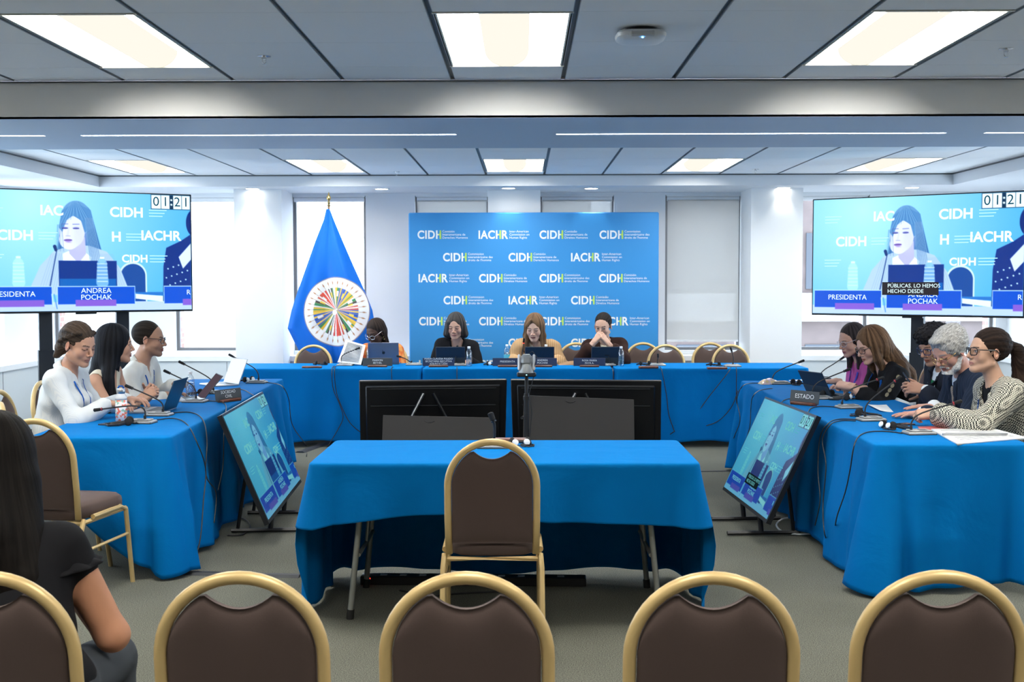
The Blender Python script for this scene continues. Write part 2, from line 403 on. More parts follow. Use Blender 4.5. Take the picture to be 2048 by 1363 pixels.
# ------------------------------------------------------------------ lamps
M['tglow'] = emat('lamp_panel', (1.0, .975, .90), 23.0)
M['tbask'] = emat('lamp_basket', (1.0, .955, .84), .56)
M['tside'] = mat('lamp_housing', (.92, .90, .82), .5)
M['led'] = emat('led_strip', (.93, .96, 1.0), 14.0)
def troffer(i, f):
    x0, x1, y0, y1 = f
    xm = (x0 + x1) / 2; ym = (y0 + y1) / 2; hx = (x1 - x0) / 2 - .02; hy = (y1 - y0) / 2 - .012
    back = y0 > 8
    lab = None
    o = thing('ceiling_light', lab, 'ceiling light', (xm, ym, ZC), group='recessed troffer lights')
    b = MB(); t = .008
    b.box(-hx, hx, -hy, -hy + t, 0, .10); b.box(-hx, hx, hy - t, hy, 0, .10)
    b.box(-hx, -hx + t, -hy, hy, 0, .10); b.box(hx - t, hx, -hy, hy, 0, .10)
    b.box(-hx - .016, hx + .016, -hy - .01, hy + .01, .10, .104)
    for s_ in (-1, 1): b.box(-hx - .012, hx + .012, s_ * hy - .006, s_ * hy + .006, -.004, 0)
    b.build('housing', M['tside'], o)
    b = MB(); b.add([(-hx + t, -hy + t, .085), (-.12, -hy + t, .085), (-.12, hy - t, .085), (-hx + t, hy - t, .085)], [(3, 2, 1, 0)])
    b.add([(.12, -hy + t, .085), (hx - t, -hy + t, .085), (hx - t, hy - t, .085), (.12, hy - t, .085)], [(3, 2, 1, 0)])
    b.build('glowing_panel', M['tglow'], o)
    b = MB()
    b.grid(lambda u, v: (-.115 * math.cos(math.pi * u), (-hy + t) + (2 * hy - 2 * t) * v, .08 - .085 * math.sin(math.pi * u)), 17, 2)
    b.build('basket', M['tbask'], o, 'all')
    return o
TR_OBJ = [troffer(i, f) for i, f in enumerate(FIX)]
labs = ['square cream ceiling light in the front ceiling bay, above and left of the sprinkler', 'middle ceiling light of the front ceiling bay, left of the access point', 'ceiling light of the front ceiling bay, right of the access point']
names_f = {0: labs[0], 1: labs[1], 2: labs[2]}
for i, (o, f) in enumerate(zip(TR_OBJ, FIX)):
    if i in names_f: o['label'] = names_f[i]
    elif f[2] > 8:
        k = BIX.index(round((f[0] - X0) / CELL))
        o['label'] = ['small far ceiling light above the left wall screen', 'small far ceiling light left of the blue flag pole top', 'small far ceiling light centred above the blue banner', 'small far ceiling light above the right part of the blue banner', 'small far ceiling light above the right wall screen'][k]
    elif f[2] > 4: o['label'] = 'recessed ceiling light beside the front ceiling bay, outside the picture'
    else: o['label'] = 'recessed ceiling light over the audience chairs behind the front row'
for i, (a, c) in enumerate(SL):
    o = thing('linear_light', ['thin linear ceiling light in the beam, cut by the left picture edge', 'long thin linear ceiling light in the beam above the flag', 'long thin linear ceiling light in the beam above the blue banner', 'thin linear ceiling light in the beam at the far right end'][i], 'ceiling light', ((a + c) / 2, (YS0 + YS1) / 2, ZBM), group='linear lamps in the beam')
    b = MB(); h = (c - a) / 2; b.box(-h, h, -.020, .020, .004, .010); b.build('diffuser', M['led'], o)
    b = MB(); b.box(-h - .01, h + .01, -.0225, -.02, 0, .03); b.box(-h - .01, h + .01, .02, .0225, 0, .03); b.build('channel', M['white'], o)
M['dl'] = emat('downlight_lens', (1.0, .96, .86), 8.0); M['chrome'] = mat('chrome', (.75, .75, .76), .25, 1.0)
DLX = [(505, 377), (770, 382), (1017, 376), (1180, 380), (1567, 375), (1815, 377)]
for i, (px, py) in enumerate(DLX):
    p = at_z(px, py, ZSO)
    o = thing('downlight', ['round downlight above the left white pillar', 'round downlight just right of the flag top', 'round downlight above the middle of the blue banner', 'round downlight above the right half of the blue banner', 'round downlight above the right white pillar', 'round downlight above the right wall screen'][i], 'downlight', (p.x, min(max(p.y, 12.35), 12.5), ZSO), group='downlights in the far soffit')
    b = MB(); b.lathe([(.085, -.004), (.085, .0), (.07, .0), (.07, -.004)], 24, capb=False, capt=False); b.build('ring', M['white'], o, True)
    b = MB(); b.lathe([(.068, -.003), (.068, -.001)], 24); b.build('lens', M['dl'], o)
    l = bpy.data.lights.new('downlight_spot', 'SPOT'); l.energy = 5; l.spot_size = R(72); l.spot_blend = .5; l.color = (1, .95, .85); l.shadow_soft_size = .05
    lo = bpy.data.objects.new('downlight_spot', l); col.objects.link(lo); lo.location = (o.location.x, o.location.y + .0, ZSO - .02); lo.rotation_euler = (R(14), 0, 0)
# sprinklers and access point
def sprinkler(px, py, lab):
    p = at_z(px, py, ZC); o = thing('sprinkler', lab, 'sprinkler', (p.x, p.y, ZC), group='ceiling sprinklers')
    b = MB(); b.lathe([(.034, 0), (.034, -.003), (.012, -.006), (.012, -.016)][::-1], 20); b.build('escutcheon', M['chrome'], o, True)
    b = MB(); b.tube([(-.008, 0, -.016), (-.009, 0, -.03), (0, 0, -.04), (.009, 0, -.03), (.008, 0, -.016)], .002, 6); b.lathe([(.011, -.043), (.011, -.041)], 12); b.build('deflector', M['chrome'], o)
sprinkler(528, 112, 'sprinkler between the left and middle ceiling lights of the front bay')
sprinkler(2012, 97, 'sprinkler at the right edge of the front ceiling bay')
sprinkler(793, 343, 'small sprinkler in the far ceiling bay near the flag')
sprinkler(1511, 338, 'small sprinkler in the far ceiling bay above the right pillar')
p = at_z(1281, 60, ZC)
o = thing('wireless_access_point', 'white rounded wireless access point mounted on the ceiling tiles', 'access point', (p.x, p.y, ZC))
M['plast'] = mat('white_plastic', (.80, .81, .82), .35); M['blk'] = mat('black_plastic', (.012, .012, .014), .45)
b = MB(); b.lathe([(.085, -.012), (.09, -.001)], 24); b.build('mount', M['blk'], o, True)
b = MB()
def sq(r, z):
    out = []
    for k in range(40):
        a = 2 * math.pi * k / 40; c_, s_ = math.cos(a), math.sin(a)
        q = (abs(c_) ** 4 + abs(s_) ** 4) ** -.25; out.append((r * c_ * q, r * s_ * q * .95, z))
    return out
prof = [(.075, -.012), (.105, -.016), (.112, -.026), (.108, -.040), (.09, -.052), (.05, -.055)]
vs = [v for r_, z in prof for v in sq(r_, z)]
fs = [(i * 40 + k, i * 40 + (k + 1) % 40, (i + 1) * 40 + (k + 1) % 40, (i + 1) * 40 + k) for i in range(5) for k in range(40)] + [tuple(range(200, 240))]
b.add(vs, fs); b.build('shell', M['plast'], o, True)
b = MB()
gp = mat('grey_plastic', (.55, .56, .57), .5)
for s_ in (-1, 1): b = MB(); b.box(-.055, .055, s_ * .098 - .012, s_ * .098 + .012, -.047, -.024, bev=.006); b.build('side_vent', gp, o, True)
b = MB(); b.box(-.004, .004, -.094, -.090, -.0535, -.05); b.build('status_light', emat('blue_led', (.1, .4, 1), 8), o)
# ------------------------------------------------------------------ furniture
def cloth_mat():
    m = mat('blue_cloth', (.0, .150, .44), .8, spec=.06)
    nt = m.node_tree; p = nt.nodes['Principled BSDF']
    tc = nt.nodes.new('ShaderNodeTexCoord'); n = nt.nodes.new('ShaderNodeTexNoise'); n.inputs['Scale'].default_value = 3.2; n.inputs['Detail'].default_value = 5; n.inputs['Distortion'].default_value = .8
    n2 = nt.nodes.new('ShaderNodeTexNoise'); n2.inputs['Scale'].default_value = 600
    nt.links.new(tc.outputs['Object'], n.inputs[0]); nt.links.new(tc.outputs['Object'], n2.inputs[0])
    a = nt.nodes.new('ShaderNodeBump'); a.inputs['Strength'].default_value = .5; a.inputs['Distance'].default_value = .022
    c = nt.nodes.new('ShaderNodeBump'); c.inputs['Strength'].default_value = .25; c.inputs['Distance'].default_value = .001
    nt.links.new(n.outputs[0], a.inputs['Height']); nt.links.new(n2.outputs[0], c.inputs['Height'])
    nt.links.new(a.outputs[0], c.inputs['Normal']); nt.links.new(c.outputs[0], p.inputs['Normal'])
    return m
M['cloth'] = cloth_mat()
M['legm'] = mat('folding_leg_metal', (.33, .34, .32), .4, .6)
M['tabletop'] = mat('laminate', (.5, .45, .38), .5)
M['rub'] = mat('black_rubber', (.01, .01, .01), .7)
TH = .75
def tablecloth(name, label, cx, cy, rz, w, d, hem, seed=0, amp=.022, flare=.03, corner=.10, waves=1.0, group=None, gd=.75):
    """w along local x, d along local y. hem(side, t) -> z of the hem; sides 0 front(-y) 1 right(+x) 2 back(+y) 3 left(-x), t 0..1 along it"""
    rnd = random.Random(seed)
    o = MB(); rc = .035; hx, hy = w / 2, d / 2
    per = []   # (x, y, nx, ny, side, t, cornerness)
    def seg(x0, y0, x1, y1, nx, ny, side):
        L = math.hypot(x1 - x0, y1 - y0); n = max(4, int(L / .022))
        for i in range(n):
            t = i / n; dd = min(t, 1 - t) * L
            per.append((x0 + (x1 - x0) * t, y0 + (y1 - y0) * t, nx, ny, side, t, max(0, 1 - dd / .22)))
    def arc(ax, ay, a0, side, nside):
        n = 10
        for i in range(n):
            a = a0 + math.pi / 2 * i / n
            per.append((ax + rc * math.cos(a), ay + rc * math.sin(a), math.cos(a), math.sin(a), side + i / n, -1, 1.0))
    seg(-hx + rc, -hy, hx - rc, -hy, 0, -1, 0); arc(hx - rc, -hy + rc, -math.pi / 2, 0, 1)
    seg(hx, -hy + rc, hx, hy - rc, 1, 0, 1); arc(hx - rc, hy - rc, 0, 1, 2)
    seg(hx - rc, hy, -hx + rc, hy, 0, 1, 2); arc(-hx + rc, hy - rc, math.pi / 2, 2, 3)
    seg(-hx, hy - rc, -hx, -hy + rc, -1, 0, 3); arc(-hx + rc, -hy + rc, math.pi, 3, 4)
    N = len(per); ph = [rnd.uniform(0, 6.28) for _ in range(6)]
    fr = [rnd.uniform(7, 10) * waves, rnd.uniform(13, 19) * waves, rnd.uniform(24, 31) * waves]
    s_acc = 0; S = []
    for i in range(N):
        S.append(s_acc); x0, y0 = per[i][:2]; x1, y1 = per[(i + 1) % N][:2]; s_acc += math.hypot(x1 - x0, y1 - y0)
    def hemz(p):
        sd = p[4]
        if p[5] >= 0: return hem(int(sd), p[5])
        f = sd - int(sd); a = hem(int(sd), 1.0); b_ = hem((int(sd) + 1) % 4, 0.0)
        f = f * f * (3 - 2 * f); return a + (b_ - a) * f
    rows = 30; vs = []; fs = []
    # top grid rings towards the centre, then the rounded edge, then the skirt
    e = .008
    rings = []
    for k in (0.0, .35, .7, .93): rings.append([(p[0] * k, p[1] * k, TH + .004) for p in per])
    for a in (0.0, .5, 1.0):
        rings.append([(p[0] - p[2] * e * (1 - math.sin(a * math.pi / 2)), p[1] - p[3] * e * (1 - math.sin(a * math.pi / 2)), TH + .004 - e * (1 - math.cos(a * math.pi / 2))) for p in per])
    zt = TH + .004 - e
    for j in range(1, rows + 1):
        f = j / rows; ring = []
        for i, p in enumerate(per):
            hz = max(hemz(p), .004); drop = zt - hz
            dz = drop * f; g = min(1.1, dz / gd)
            env = min(1, g * 1.6) ** 1.15
            s = S[i]
            wv = .55 * math.sin(fr[0] * s + ph[0] + .5 * math.sin(2.1 * s)) + .3 * math.sin(fr[1] * s + ph[1] + 1.2 * g) + .15 * math.sin(fr[2] * s + ph[2])
            wv = math.copysign(abs(wv) ** .8, wv)
            off = flare * g + amp * env * (wv + .6) + corner * p[6] ** 2 * g
            # corner fold: a deep pleat beside each corner
            if p[5] >= 0 and p[6] > 0: off -= corner * .75 * g * math.exp(-((1 - p[6]) * .22 - .09) ** 2 / .0012)
            off = max(off, .002)
            tx = -p[3]; ty = p[2]
            sh = .4 * amp * env * math.sin(fr[1] * .7 * s + ph[3])
            z = zt - dz
            if z < .012: z = .008 + .006 * (rnd.random())
            ring.append((p[0] + p[2] * off + tx * sh, p[1] + p[3] * off + ty * sh, z))
        rings.append(ring)
    for ring in rings: vs += ring
    for j in range(len(rings) - 1):
        for i in range(N):
            k = (i + 1) % N; fs.append((j * N + i, (j + 1) * N + i, (j + 1) * N + k, j * N + k))
    o.add(vs, fs)
    ob = o.build('tablecloth', M['cloth'], None, 'all'); ob.location = (cx, cy, 0); ob.rotation_euler = (0, 0, rz)
    sd = ob.modifiers.new('hem', 'SOLIDIFY'); sd.thickness = .0022; sd.offset = 1
    tag(ob, label, 'tablecloth', group)
    return ob
def table(label, cx, cy, rz, w, d, group=None):
    t = thing('folding_table', label, 'table', (cx, cy, 0), rz, group)
    b = MB(); b.box(-w/2 + .006, w/2 - .006, -d/2 + .006, d/2 - .006, TH - .03, TH, bev=.006); b.build('tabletop', M['tabletop'], t)
    for sx in (-1, 1):
        x = sx * (w / 2 - .19)
        for sy in (-1, 1):
            b = MB(); b.tube([(x - sx * .045, sy * (d/2 - .13), TH - .03), (x - sx * .02, sy * (d/2 - .12), TH - .12), (x + sx*.04, sy * (d/2 - .09), .02)], .0145, 10)
            b.build('leg', M['legm'], t, True)
            b = MB(); b.tube([(x + sx*.037, sy * (d/2 - .0915), .045), (x + sx*.041, sy * (d/2 - .09), 0.0)], .018, 10); b.build('foot', M['rub'], t, True)
        b = MB(); b.tube([(x, -d/2 + .11, .30), (x, d/2 - .11, .30)], .010, 8); b.tube([(x - sx*.03, 0, TH - .12), (x, 0, .30)], .008, 6)
        b.tube([(x - sx * .03, 0, TH - .12), (x - sx * .33, 0, TH - .03)], .007, 6); b.build('brace', M['legm'], t, True)
    return t
# --- front (witness) table
FT = ((-1.0 + .82) / 2 - .0, 5.63)
FTX, FTY, FTW, FTD = -.09, 5.63, 1.80, .77
def hem_front(side, t):
    if side == 0:
        z = .46 + .03 * math.sin(3.1 * t) + (.035 if t < .62 else 0) * math.sin(math.pi * t / .62)
        return z
    if side == 1: return .46 - .50 * min(1, max(0, t) / .16)
    if side == 3: return .46 - .50 * min(1, (1 - t) / .16)
    return .05 + .012 * math.sin(9 * t)
table('folding table under the blue cloth in the middle of the room', FTX, FTY, 0, 1.76, .74)
tablecloth('cloth', 'blue cloth on the empty middle table, its front hem hanging short above two metal legs', FTX, FTY, 0, 1.80, .78, hem_front, 3, amp=.036, flare=.02, corner=.06, waves=.9, gd=.6)
# --- back (panel) tables: three in a row
BTY = 11.37
def hem_full(side, t): return .60 if side == 2 else .055 + .01 * math.sin(17 * t + side)
for i, (xa, xb) in enumerate(((-2.83, -.985), (-.975, .865), (.875, 2.74))):
    g = 'tables of the panel under the blue banner'
    lab = ['left', 'middle', 'right'][i]
    table('folding table under the %s blue cloth of the panel row' % lab, (xa + xb) / 2, BTY, 0, xb - xa - .05, .70)
    tablecloth('c', ['blue cloth on the left table of the panel row, in front of the flag', 'blue cloth on the middle table of the panel row, behind the two black screens', 'blue cloth on the right table of the panel row, with two empty chairs behind'][i], (xa + xb) / 2, BTY, 0, xb - xa - .012, .72, hem_full, 11 + i, amp=.030, flare=.012, corner=.05)
# --- left and right wings
def wing(xn, xf, yn, yf, w, side, hem, seed, label):
    """long table (two tables end to end under one cloth), centre line from near to far, inner edge given"""
    L = math.hypot(xf - xn, yf - yn); a = math.atan2(yf - yn, xf - xn)       # inner edge direction
    nx, ny = math.cos(a + math.pi / 2 * side), math.sin(a + math.pi / 2 * side)
    cx = (xn + xf) / 2 + nx * w / 2; cy = (yn + yf) / 2 + ny * w / 2
    return cx, cy, a, L
cx, cy, aL, LL = wing(-1.90, -2.07, 6.13, 9.86, .78, 1, None, 0, '')
def hem_left(side, t):       # local x runs from near to far; side 0 = inner (-y), 3 = near end (-x), 2 = outer
    if side == 0: return .03 + .01 * math.sin(20 * t)
    if side == 3: return .56 * (1 - t) ** 1.25 + .012      # t runs outer -> inner
    if side == 2: return .62
    return .05
def pt(cx, cy, a, x, y): return (cx + x * math.cos(a) - y * math.sin(a), cy + x * math.sin(a) + y * math.cos(a))
for k, s_ in enumerate((-1, 1)):
    x_, y_ = pt(cx, cy, aL, s_ * LL / 4, 0)
    table(['near folding table under the blue cloth of the left wing', 'far folding table under the blue cloth of the left wing'][k], x_, y_, aL, LL / 2 - .03, .72)
tablecloth('c', 'long blue cloth on the left wing table, folded at its near corner', cx, cy, aL, LL, .78, hem_left, 21, amp=.048, flare=.018, corner=.09)
cx, cy, aR, LR = wing(1.79, 1.82, 5.84, 9.62, .80, -1, None, 0, '')
def hem_right(side, t):      # inner edge is local +y here (side 2), near end side 3 (t: +y -> -y)
    if side == 2: return .025 + .01 * math.sin(20 * t)
    if side == 3: return .01 + .05 * t
    if side == 0: return .62
    return .06
for k, s_ in enumerate((-1, 1)):
    x_, y_ = pt(cx, cy, aR, s_ * LR / 4, 0)
    table(['near folding table under the blue cloth of the right wing', 'far folding table under the blue cloth of the right wing'][k], x_, y_, aR, LR / 2 - .03, .72)
tablecloth('c', 'long blue cloth on the right wing table with the ESTADO sign', cx, cy, aR, LR, .80, hem_right, 35, amp=.046, flare=.022, corner=.12)
# ------------------------------------------------------------------ banquet chairs
M['gold'] = mat('gold_frame', (.68, .49, .22), .36, .2, var=(6, .12))
M['brown'] = mat('brown_upholstery', (.074, .050, .044), .85, bump=(500, .3, .001), spec=.3, sheen=.3)
nt = M['brown'].node_tree; nt.nodes['Principled BSDF'].inputs['Sheen Tint'].default_value = (.6, .45, .4, 1)
def arch(r, z0, zs, n=24):
    """open arch: legs from z0 to zs, slightly elliptic crown"""
    pts = [(-r * .985, z0), (-r, z0 + (zs - z0) * .5), (-r, zs)]
    for i in range(1, n):
        a = math.pi - math.pi * i / n; pts.append((r * math.cos(a), zs + r * 1.02 * math.sin(a)))
    return pts + [(r, zs), (r, z0 + (zs - z0) * .5), (r * .985, z0)]
def make_chair():
    """local +y is the way the sitter faces; the back leans to -y"""
    t = thing('banquet_chair', 'x', 'chair')
    lean = .13
    def bp(x, z): return (x, -.215 - max(0, (z - .45)) * lean, z)
    ZA, RO = .725, .188
    b = MB(); b.tube([bp(x, z) for x, z in arch(RO, .43, ZA)], .0155, 12, flat=1.0); b.build('back_frame', M['gold'], t, 'all')
    # padded back panel with the hand slot above its hollowed top edge
    ri = RO - .017
    def top(x):
        xx = min(abs(x), ri * .999); a = ZA + 1.02 * math.sqrt(max(ri * ri - xx * xx, 0)); return min(a, ZA + .118 + 5.5 * x * x)
    b = MB(); nu, nv = 41, 30
    for sgn in (-1, 1):
        def fn(u, v, sgn=sgn):
            x = ri * math.sin((u - .5) * math.pi); zb = .475; zt = top(x); z = zb + (zt - zb) * v
            d = min(ri - abs(x), zt - z, z - zb) ; th = .008 + .016 * (1 - math.exp(-max(d, 0) / .022))
            p = bp(x, z); return (p[0], p[1] + sgn * th, p[2])
        k = len(b.v); b.grid(fn, nu, nv)
        if sgn > 0:
            # close the rim between both faces
            rim = [i for i in range(nu)] + [j * nu + nu - 1 for j in range(1, nv)] + [(nv - 1) * nu + i for i in range(nu - 2, -1, -1)] + [j * nu for j in range(nv - 2, 0, -1)]
            for q in range(len(rim)):
                a0, a1 = rim[q], rim[(q + 1) % len(rim)]; b.f.append((a0, a1, a1 + k, a0 + k)); b.m.append(0)
    b.build('backrest', M['brown'], t, 'all')
    # seat cushion
    b = MB(); n = 28; prof = [(.94, .415), (1.0, .425), (1.0, .455), (.985, .475), (.93, .487), (.7, .495), (.3, .498)]
    vs = []
    for f, z in prof:
        for k in range(n):
            a = 2 * math.pi * k / n; c_, s_ = math.cos(a), math.sin(a); q = (abs(c_) ** 4.5 + abs(s_) ** 4.5) ** (-1 / 4.5)
            wx = .205 + .018 * s_; vs.append((wx * c_ * q * f, .015 + .225 * s_ * q * f, z))
    fs = [(i*n+k, i*n+(k+1) % n, (i+1)*n+(k+1) % n, (i+1)*n+k) for i in range(len(prof)-1) for k in range(n)] + [tuple(range(n))[::-1], tuple((len(prof)-1)*n+k for k in range(n))]
    b.add(vs, fs); b.build('seat', M['brown'], t, 'all')
    b = MB(); b.tube([(-.195, -.205, .405), (.195, -.205, .405), (.205, .215, .405), (-.205, .215, .405)], .0115, 4, closed=True)
    b.build('seat_frame', M['gold'], t)
    for s_ in (-1, 1):
        b = MB(); b.tube([(s_ * .205, -.20, .425), (s_ * .21, -.235, .37), (s_ * .213, -.31, .0)], .0125, 8); b.build('leg', M['gold'], t, True)
        b = MB(); b.tube([(s_ * .208, -.12, .425), (s_ * .208, .15, .425), (s_ * .21, .205, .40), (s_ * .215, .255, .0)], .0125, 8); b.build('leg', M['gold'], t, True)
        b = MB(); b.tube([(s_ * .212, -.252, .27), (s_ * .214, .225, .27)], .008, 6); b.build('stretcher', M['gold'], t, True)
    return t
CH0 = make_chair(); CH_used = [False]
def chair(x, y, rz, label, group='brown banquet chairs'):
    if not CH_used[0]: c = CH0; CH_used[0] = True
    else: c = dup(CH0)
    c.location = (x, y, 0); c.rotation_euler = (0, 0, rz); c['label'] = label
    if group: c['group'] = group
    return c
# front row seen from behind, at the bottom of the picture
front = [(-25, 1166, 0.0, 'banquet chair under the woman in black, lower left corner'), (472, 1160, 0.02, 'second banquet chair from the left in the front row, beside the seated woman'), (932, 1160, 0, 'middle banquet chair of the front row, right behind the lone chair at the table'),
         (1432, 1166, -.02, 'banquet chair in the front row, between the middle one and the right corner one'), (1893, 1182, -.03, 'banquet chair in the lower right corner, last of the front row')]
for px, py, rz, lab in front:
    p = at_y(px, py, 2.585 if px < 1600 else 2.60); chair(p.x, p.y + .276, rz, lab, 'audience chairs of the front row')
p = at_y(982, 881, 4.80); chair(p.x, p.y + .276, .015, 'lone banquet chair pushed up to the empty middle table')
# ------------------------------------------------------------------ smooth solids: signed distance field -> one closed surface
def V(*a): return np.array(a, dtype=np.float64)
def unit(v): v = np.asarray(v, float); n = np.linalg.norm(v); return v / n if n > 1e-12 else v
def smin(a, b, k):
    if k <= 0: return np.minimum(a, b)
    h = np.clip(.5 + .5 * (b - a) / k, 0, 1); return b + (a - b) * h - k * h * (1 - h)
def smax(a, b, k): return -smin(-a, -b, k)
class Solid:
    def __init__(s, lo, hi, h):
        s.lo = np.array(lo, float); s.h = h
        s.n = np.ceil((np.array(hi, float) - s.lo) / h).astype(int) + 1
        s.ax = [s.lo[i] + h * np.arange(s.n[i]) for i in range(3)]
        s.F = np.full(s.n, .25, np.float32); s.T = None
    def fr(s, M3, t, sc_=1.0): s.T = (np.asarray(M3, float), np.asarray(t, float), sc_); return s
    def _w(s, p): 
        p = np.asarray(p, float)
        return p if s.T is None else s.T[0] @ (p * s.T[2]) + s.T[1]
    def _s(s): return 1.0 if s.T is None else s.T[2]
    def _box(s, lo, hi):
        a = np.maximum(np.floor((lo - s.lo) / s.h).astype(int), 0); b = np.minimum(np.ceil((hi - s.lo) / s.h).astype(int) + 1, s.n)
        if (b <= a).any(): return None
        sl = tuple(slice(a[i], b[i]) for i in range(3))
        X = s.ax[0][sl[0]][:, None, None]; Y = s.ax[1][sl[1]][None, :, None]; Z = s.ax[2][sl[2]][None, None, :]
        return sl, X, Y, Z
    def _put(s, sl, d, k, op):
        F = s.F[sl]; d = d.astype(np.float32)
        if op == 'add': s.F[sl] = smin(F, d, k)
        elif op == 'cut': s.F[sl] = smax(F, -d, k)
        elif op == 'and': s.F[sl] = smax(F, d, k)
    def cone(s, a, b, ra, rb, k=.01, op='add', grow=0.0):
        a, b = s._w(a), s._w(b); q = s._s(); ra = ra * q + grow; rb = rb * q + grow; k = k * q
        pad = max(ra, rb) + k + 3 * s.h
        g = s._box(np.minimum(a, b) - pad, np.maximum(a, b) + pad)
        if g is None: return s
        sl, X, Y, Z = g; d = b - a; L = max(d @ d, 1e-12)
        t = np.clip(((X - a[0]) * d[0] + (Y - a[1]) * d[1] + (Z - a[2]) * d[2]) / L, 0, 1)
        D = np.sqrt((X - a[0] - t * d[0]) ** 2 + (Y - a[1] - t * d[1]) ** 2 + (Z - a[2] - t * d[2]) ** 2) - (ra + (rb - ra) * t)
        s._put(sl, D, k, op); return s
    def ell(s, c, r, rot=None, k=.01, op='add', grow=0.0):
        c = s._w(c); q = s._s(); r = np.asarray(r, float) * q + grow; k = k * q
        Rm = np.eye(3) if s.T is None else s.T[0]
        if rot is not None: Rm = Rm @ np.asarray(rot, float)
        pad = r.max() + k + 3 * s.h; g = s._box(c - pad, c + pad)
        if g is None: return s
        sl, X, Y, Z = g; x, y, z = X - c[0], Y - c[1], Z - c[2]
        u = [Rm[0, i] * x + Rm[1, i] * y + Rm[2, i] * z for i in range(3)]
        k0 = np.sqrt(sum((u[i] / r[i]) ** 2 for i in range(3))); k1 = np.sqrt(sum((u[i] / r[i] ** 2) ** 2 for i in range(3)))
        s._put(sl, k0 * (k0 - 1) / np.maximum(k1, 1e-6), k, op); return s
    def plane(s, p, n, k=.005, op='cut', box=None):
        """cut away the half space on the side n points to (within box)"""
        p = s._w(p); n = unit(n if s.T is None else s.T[0] @ np.asarray(n, float)); lo, hi = box if box else (s.lo, s.lo + s.n * s.h)
        g = s._box(np.asarray(lo, float), np.asarray(hi, float))
        if g is None: return s
        sl, X, Y, Z = g; D = -((X - p[0]) * n[0] + (Y - p[1]) * n[1] + (Z - p[2]) * n[2])
        s._put(sl, D, k, op); return s
    def warp(s, fn):
        X = s.ax[0][:, None, None]; Y = s.ax[1][None, :, None]; Z = s.ax[2][None, None, :]
        m = np.abs(s.F) < .04
        s.F = np.where(m, s.F + fn(X, Y, Z).astype(np.float32), s.F); return s
    def mesh(s):
        F = s.F; ins = F < 0; n = F.shape
        c = ins[:-1, :-1, :-1].astype(np.int8)
        tot = np.zeros_like(c)
        for dx in (0, 1):
            for dy in (0, 1):
                for dz in (0, 1): tot += ins[dx:n[0]-1+dx, dy:n[1]-1+dy, dz:n[2]-1+dz]
        act = (tot > 0) & (tot < 8); idx = np.argwhere(act)
        if len(idx) == 0: return np.zeros((0, 3)), np.zeros((0, 4), int)
        vid = np.full(act.shape, -1, np.int64); vid[act] = np.arange(len(idx))
        I, J, K = idx.T; corner = {}
        for dx in (0, 1):
            for dy in (0, 1):
                for dz in (0, 1): corner[(dx, dy, dz)] = F[I+dx, J+dy, K+dz].astype(float)
        acc = np.zeros((len(idx), 3)); cnt = np.zeros(len(idx))
        for a in corner:
            for ax in range(3):
                if a[ax]: continue
                b = list(a); b[ax] = 1; b = tuple(b); fa, fb = corner[a], corner[b]; m = (fa < 0) != (fb < 0)
                t = np.where(m, fa / np.where(np.abs(fa - fb) < 1e-12, 1, fa - fb), 0)
                p = np.array(a, float)[None, :].repeat(len(idx), 0); p[:, ax] = t
                acc[m] += p[m]; cnt[m] += 1
        vs = (idx + acc / cnt[:, None]) * s.h + s.lo
        quads = []
        for ax in range(3):
            o1, o2 = (ax + 1) % 3, (ax + 2) % 3
            sl0 = [slice(None)] * 3; sl1 = [slice(None)] * 3; sl0[ax] = slice(0, -1); sl1[ax] = slice(1, None)
            A = ins[tuple(sl0)]; B = ins[tuple(sl1)]; ch = np.argwhere(A != B)
            ok = (ch[:, o1] > 0) & (ch[:, o2] > 0) & (ch[:, o1] < n[o1]-1) & (ch[:, o2] < n[o2]-1); ch = ch[ok]
            def cid(d1, d2):
                q = ch.copy(); q[:, o1] -= d1; q[:, o2] -= d2; return vid[q[:, 0], q[:, 1], q[:, 2]]
            q = np.stack([cid(1, 1), cid(0, 1), cid(0, 0), cid(1, 0)], 1)
            flip = ~A[ch[:, 0], ch[:, 1], ch[:, 2]]; q[flip] = q[flip][:, ::-1]; quads.append(q)
        q = np.concatenate(quads); q = q[(q >= 0).all(1)]
        return vs, q
def npmesh(name, vs, fs, mats, parent=None, cols=None, st=None, fmat=None):
    me = bpy.data.meshes.new(name)
    me.vertices.add(len(vs)); me.vertices.foreach_set('co', np.asarray(vs, np.float32).ravel())
    nf = len(fs); me.loops.add(nf * 4); me.loops.foreach_set('vertex_index', np.asarray(fs, np.int32).ravel())
    me.polygons.add(nf); me.polygons.foreach_set('loop_start', np.arange(0, nf * 4, 4, dtype=np.int32))
    me.polygons.foreach_set('loop_total', np.full(nf, 4, np.int32)); me.polygons.foreach_set('use_smooth', np.ones(nf, bool))
    for m in (mats if isinstance(mats, (list, tuple)) else [mats]): me.materials.append(m)
    if fmat is not None: me.polygons.foreach_set('material_index', np.asarray(fmat, np.int32))
    me.update(calc_edges=True); me.validate()
    if cols is not None:
        a = me.attributes.new('Col', 'FLOAT_COLOR', 'POINT'); a.data.foreach_set('color', np.concatenate([cols, np.ones((len(cols), 1))], 1).astype(np.float32).ravel())
    if st is not None:
        a = me.attributes.new('st', 'FLOAT_VECTOR', 'POINT'); a.data.foreach_set('vector', np.asarray(st, np.float32).ravel())
    o = bpy.data.objects.new(name, me); col.objects.link(o)
    if parent: o.parent = parent
    return o
_rng = np.random.RandomState(5); _LAT = _rng.rand(32, 32, 32)
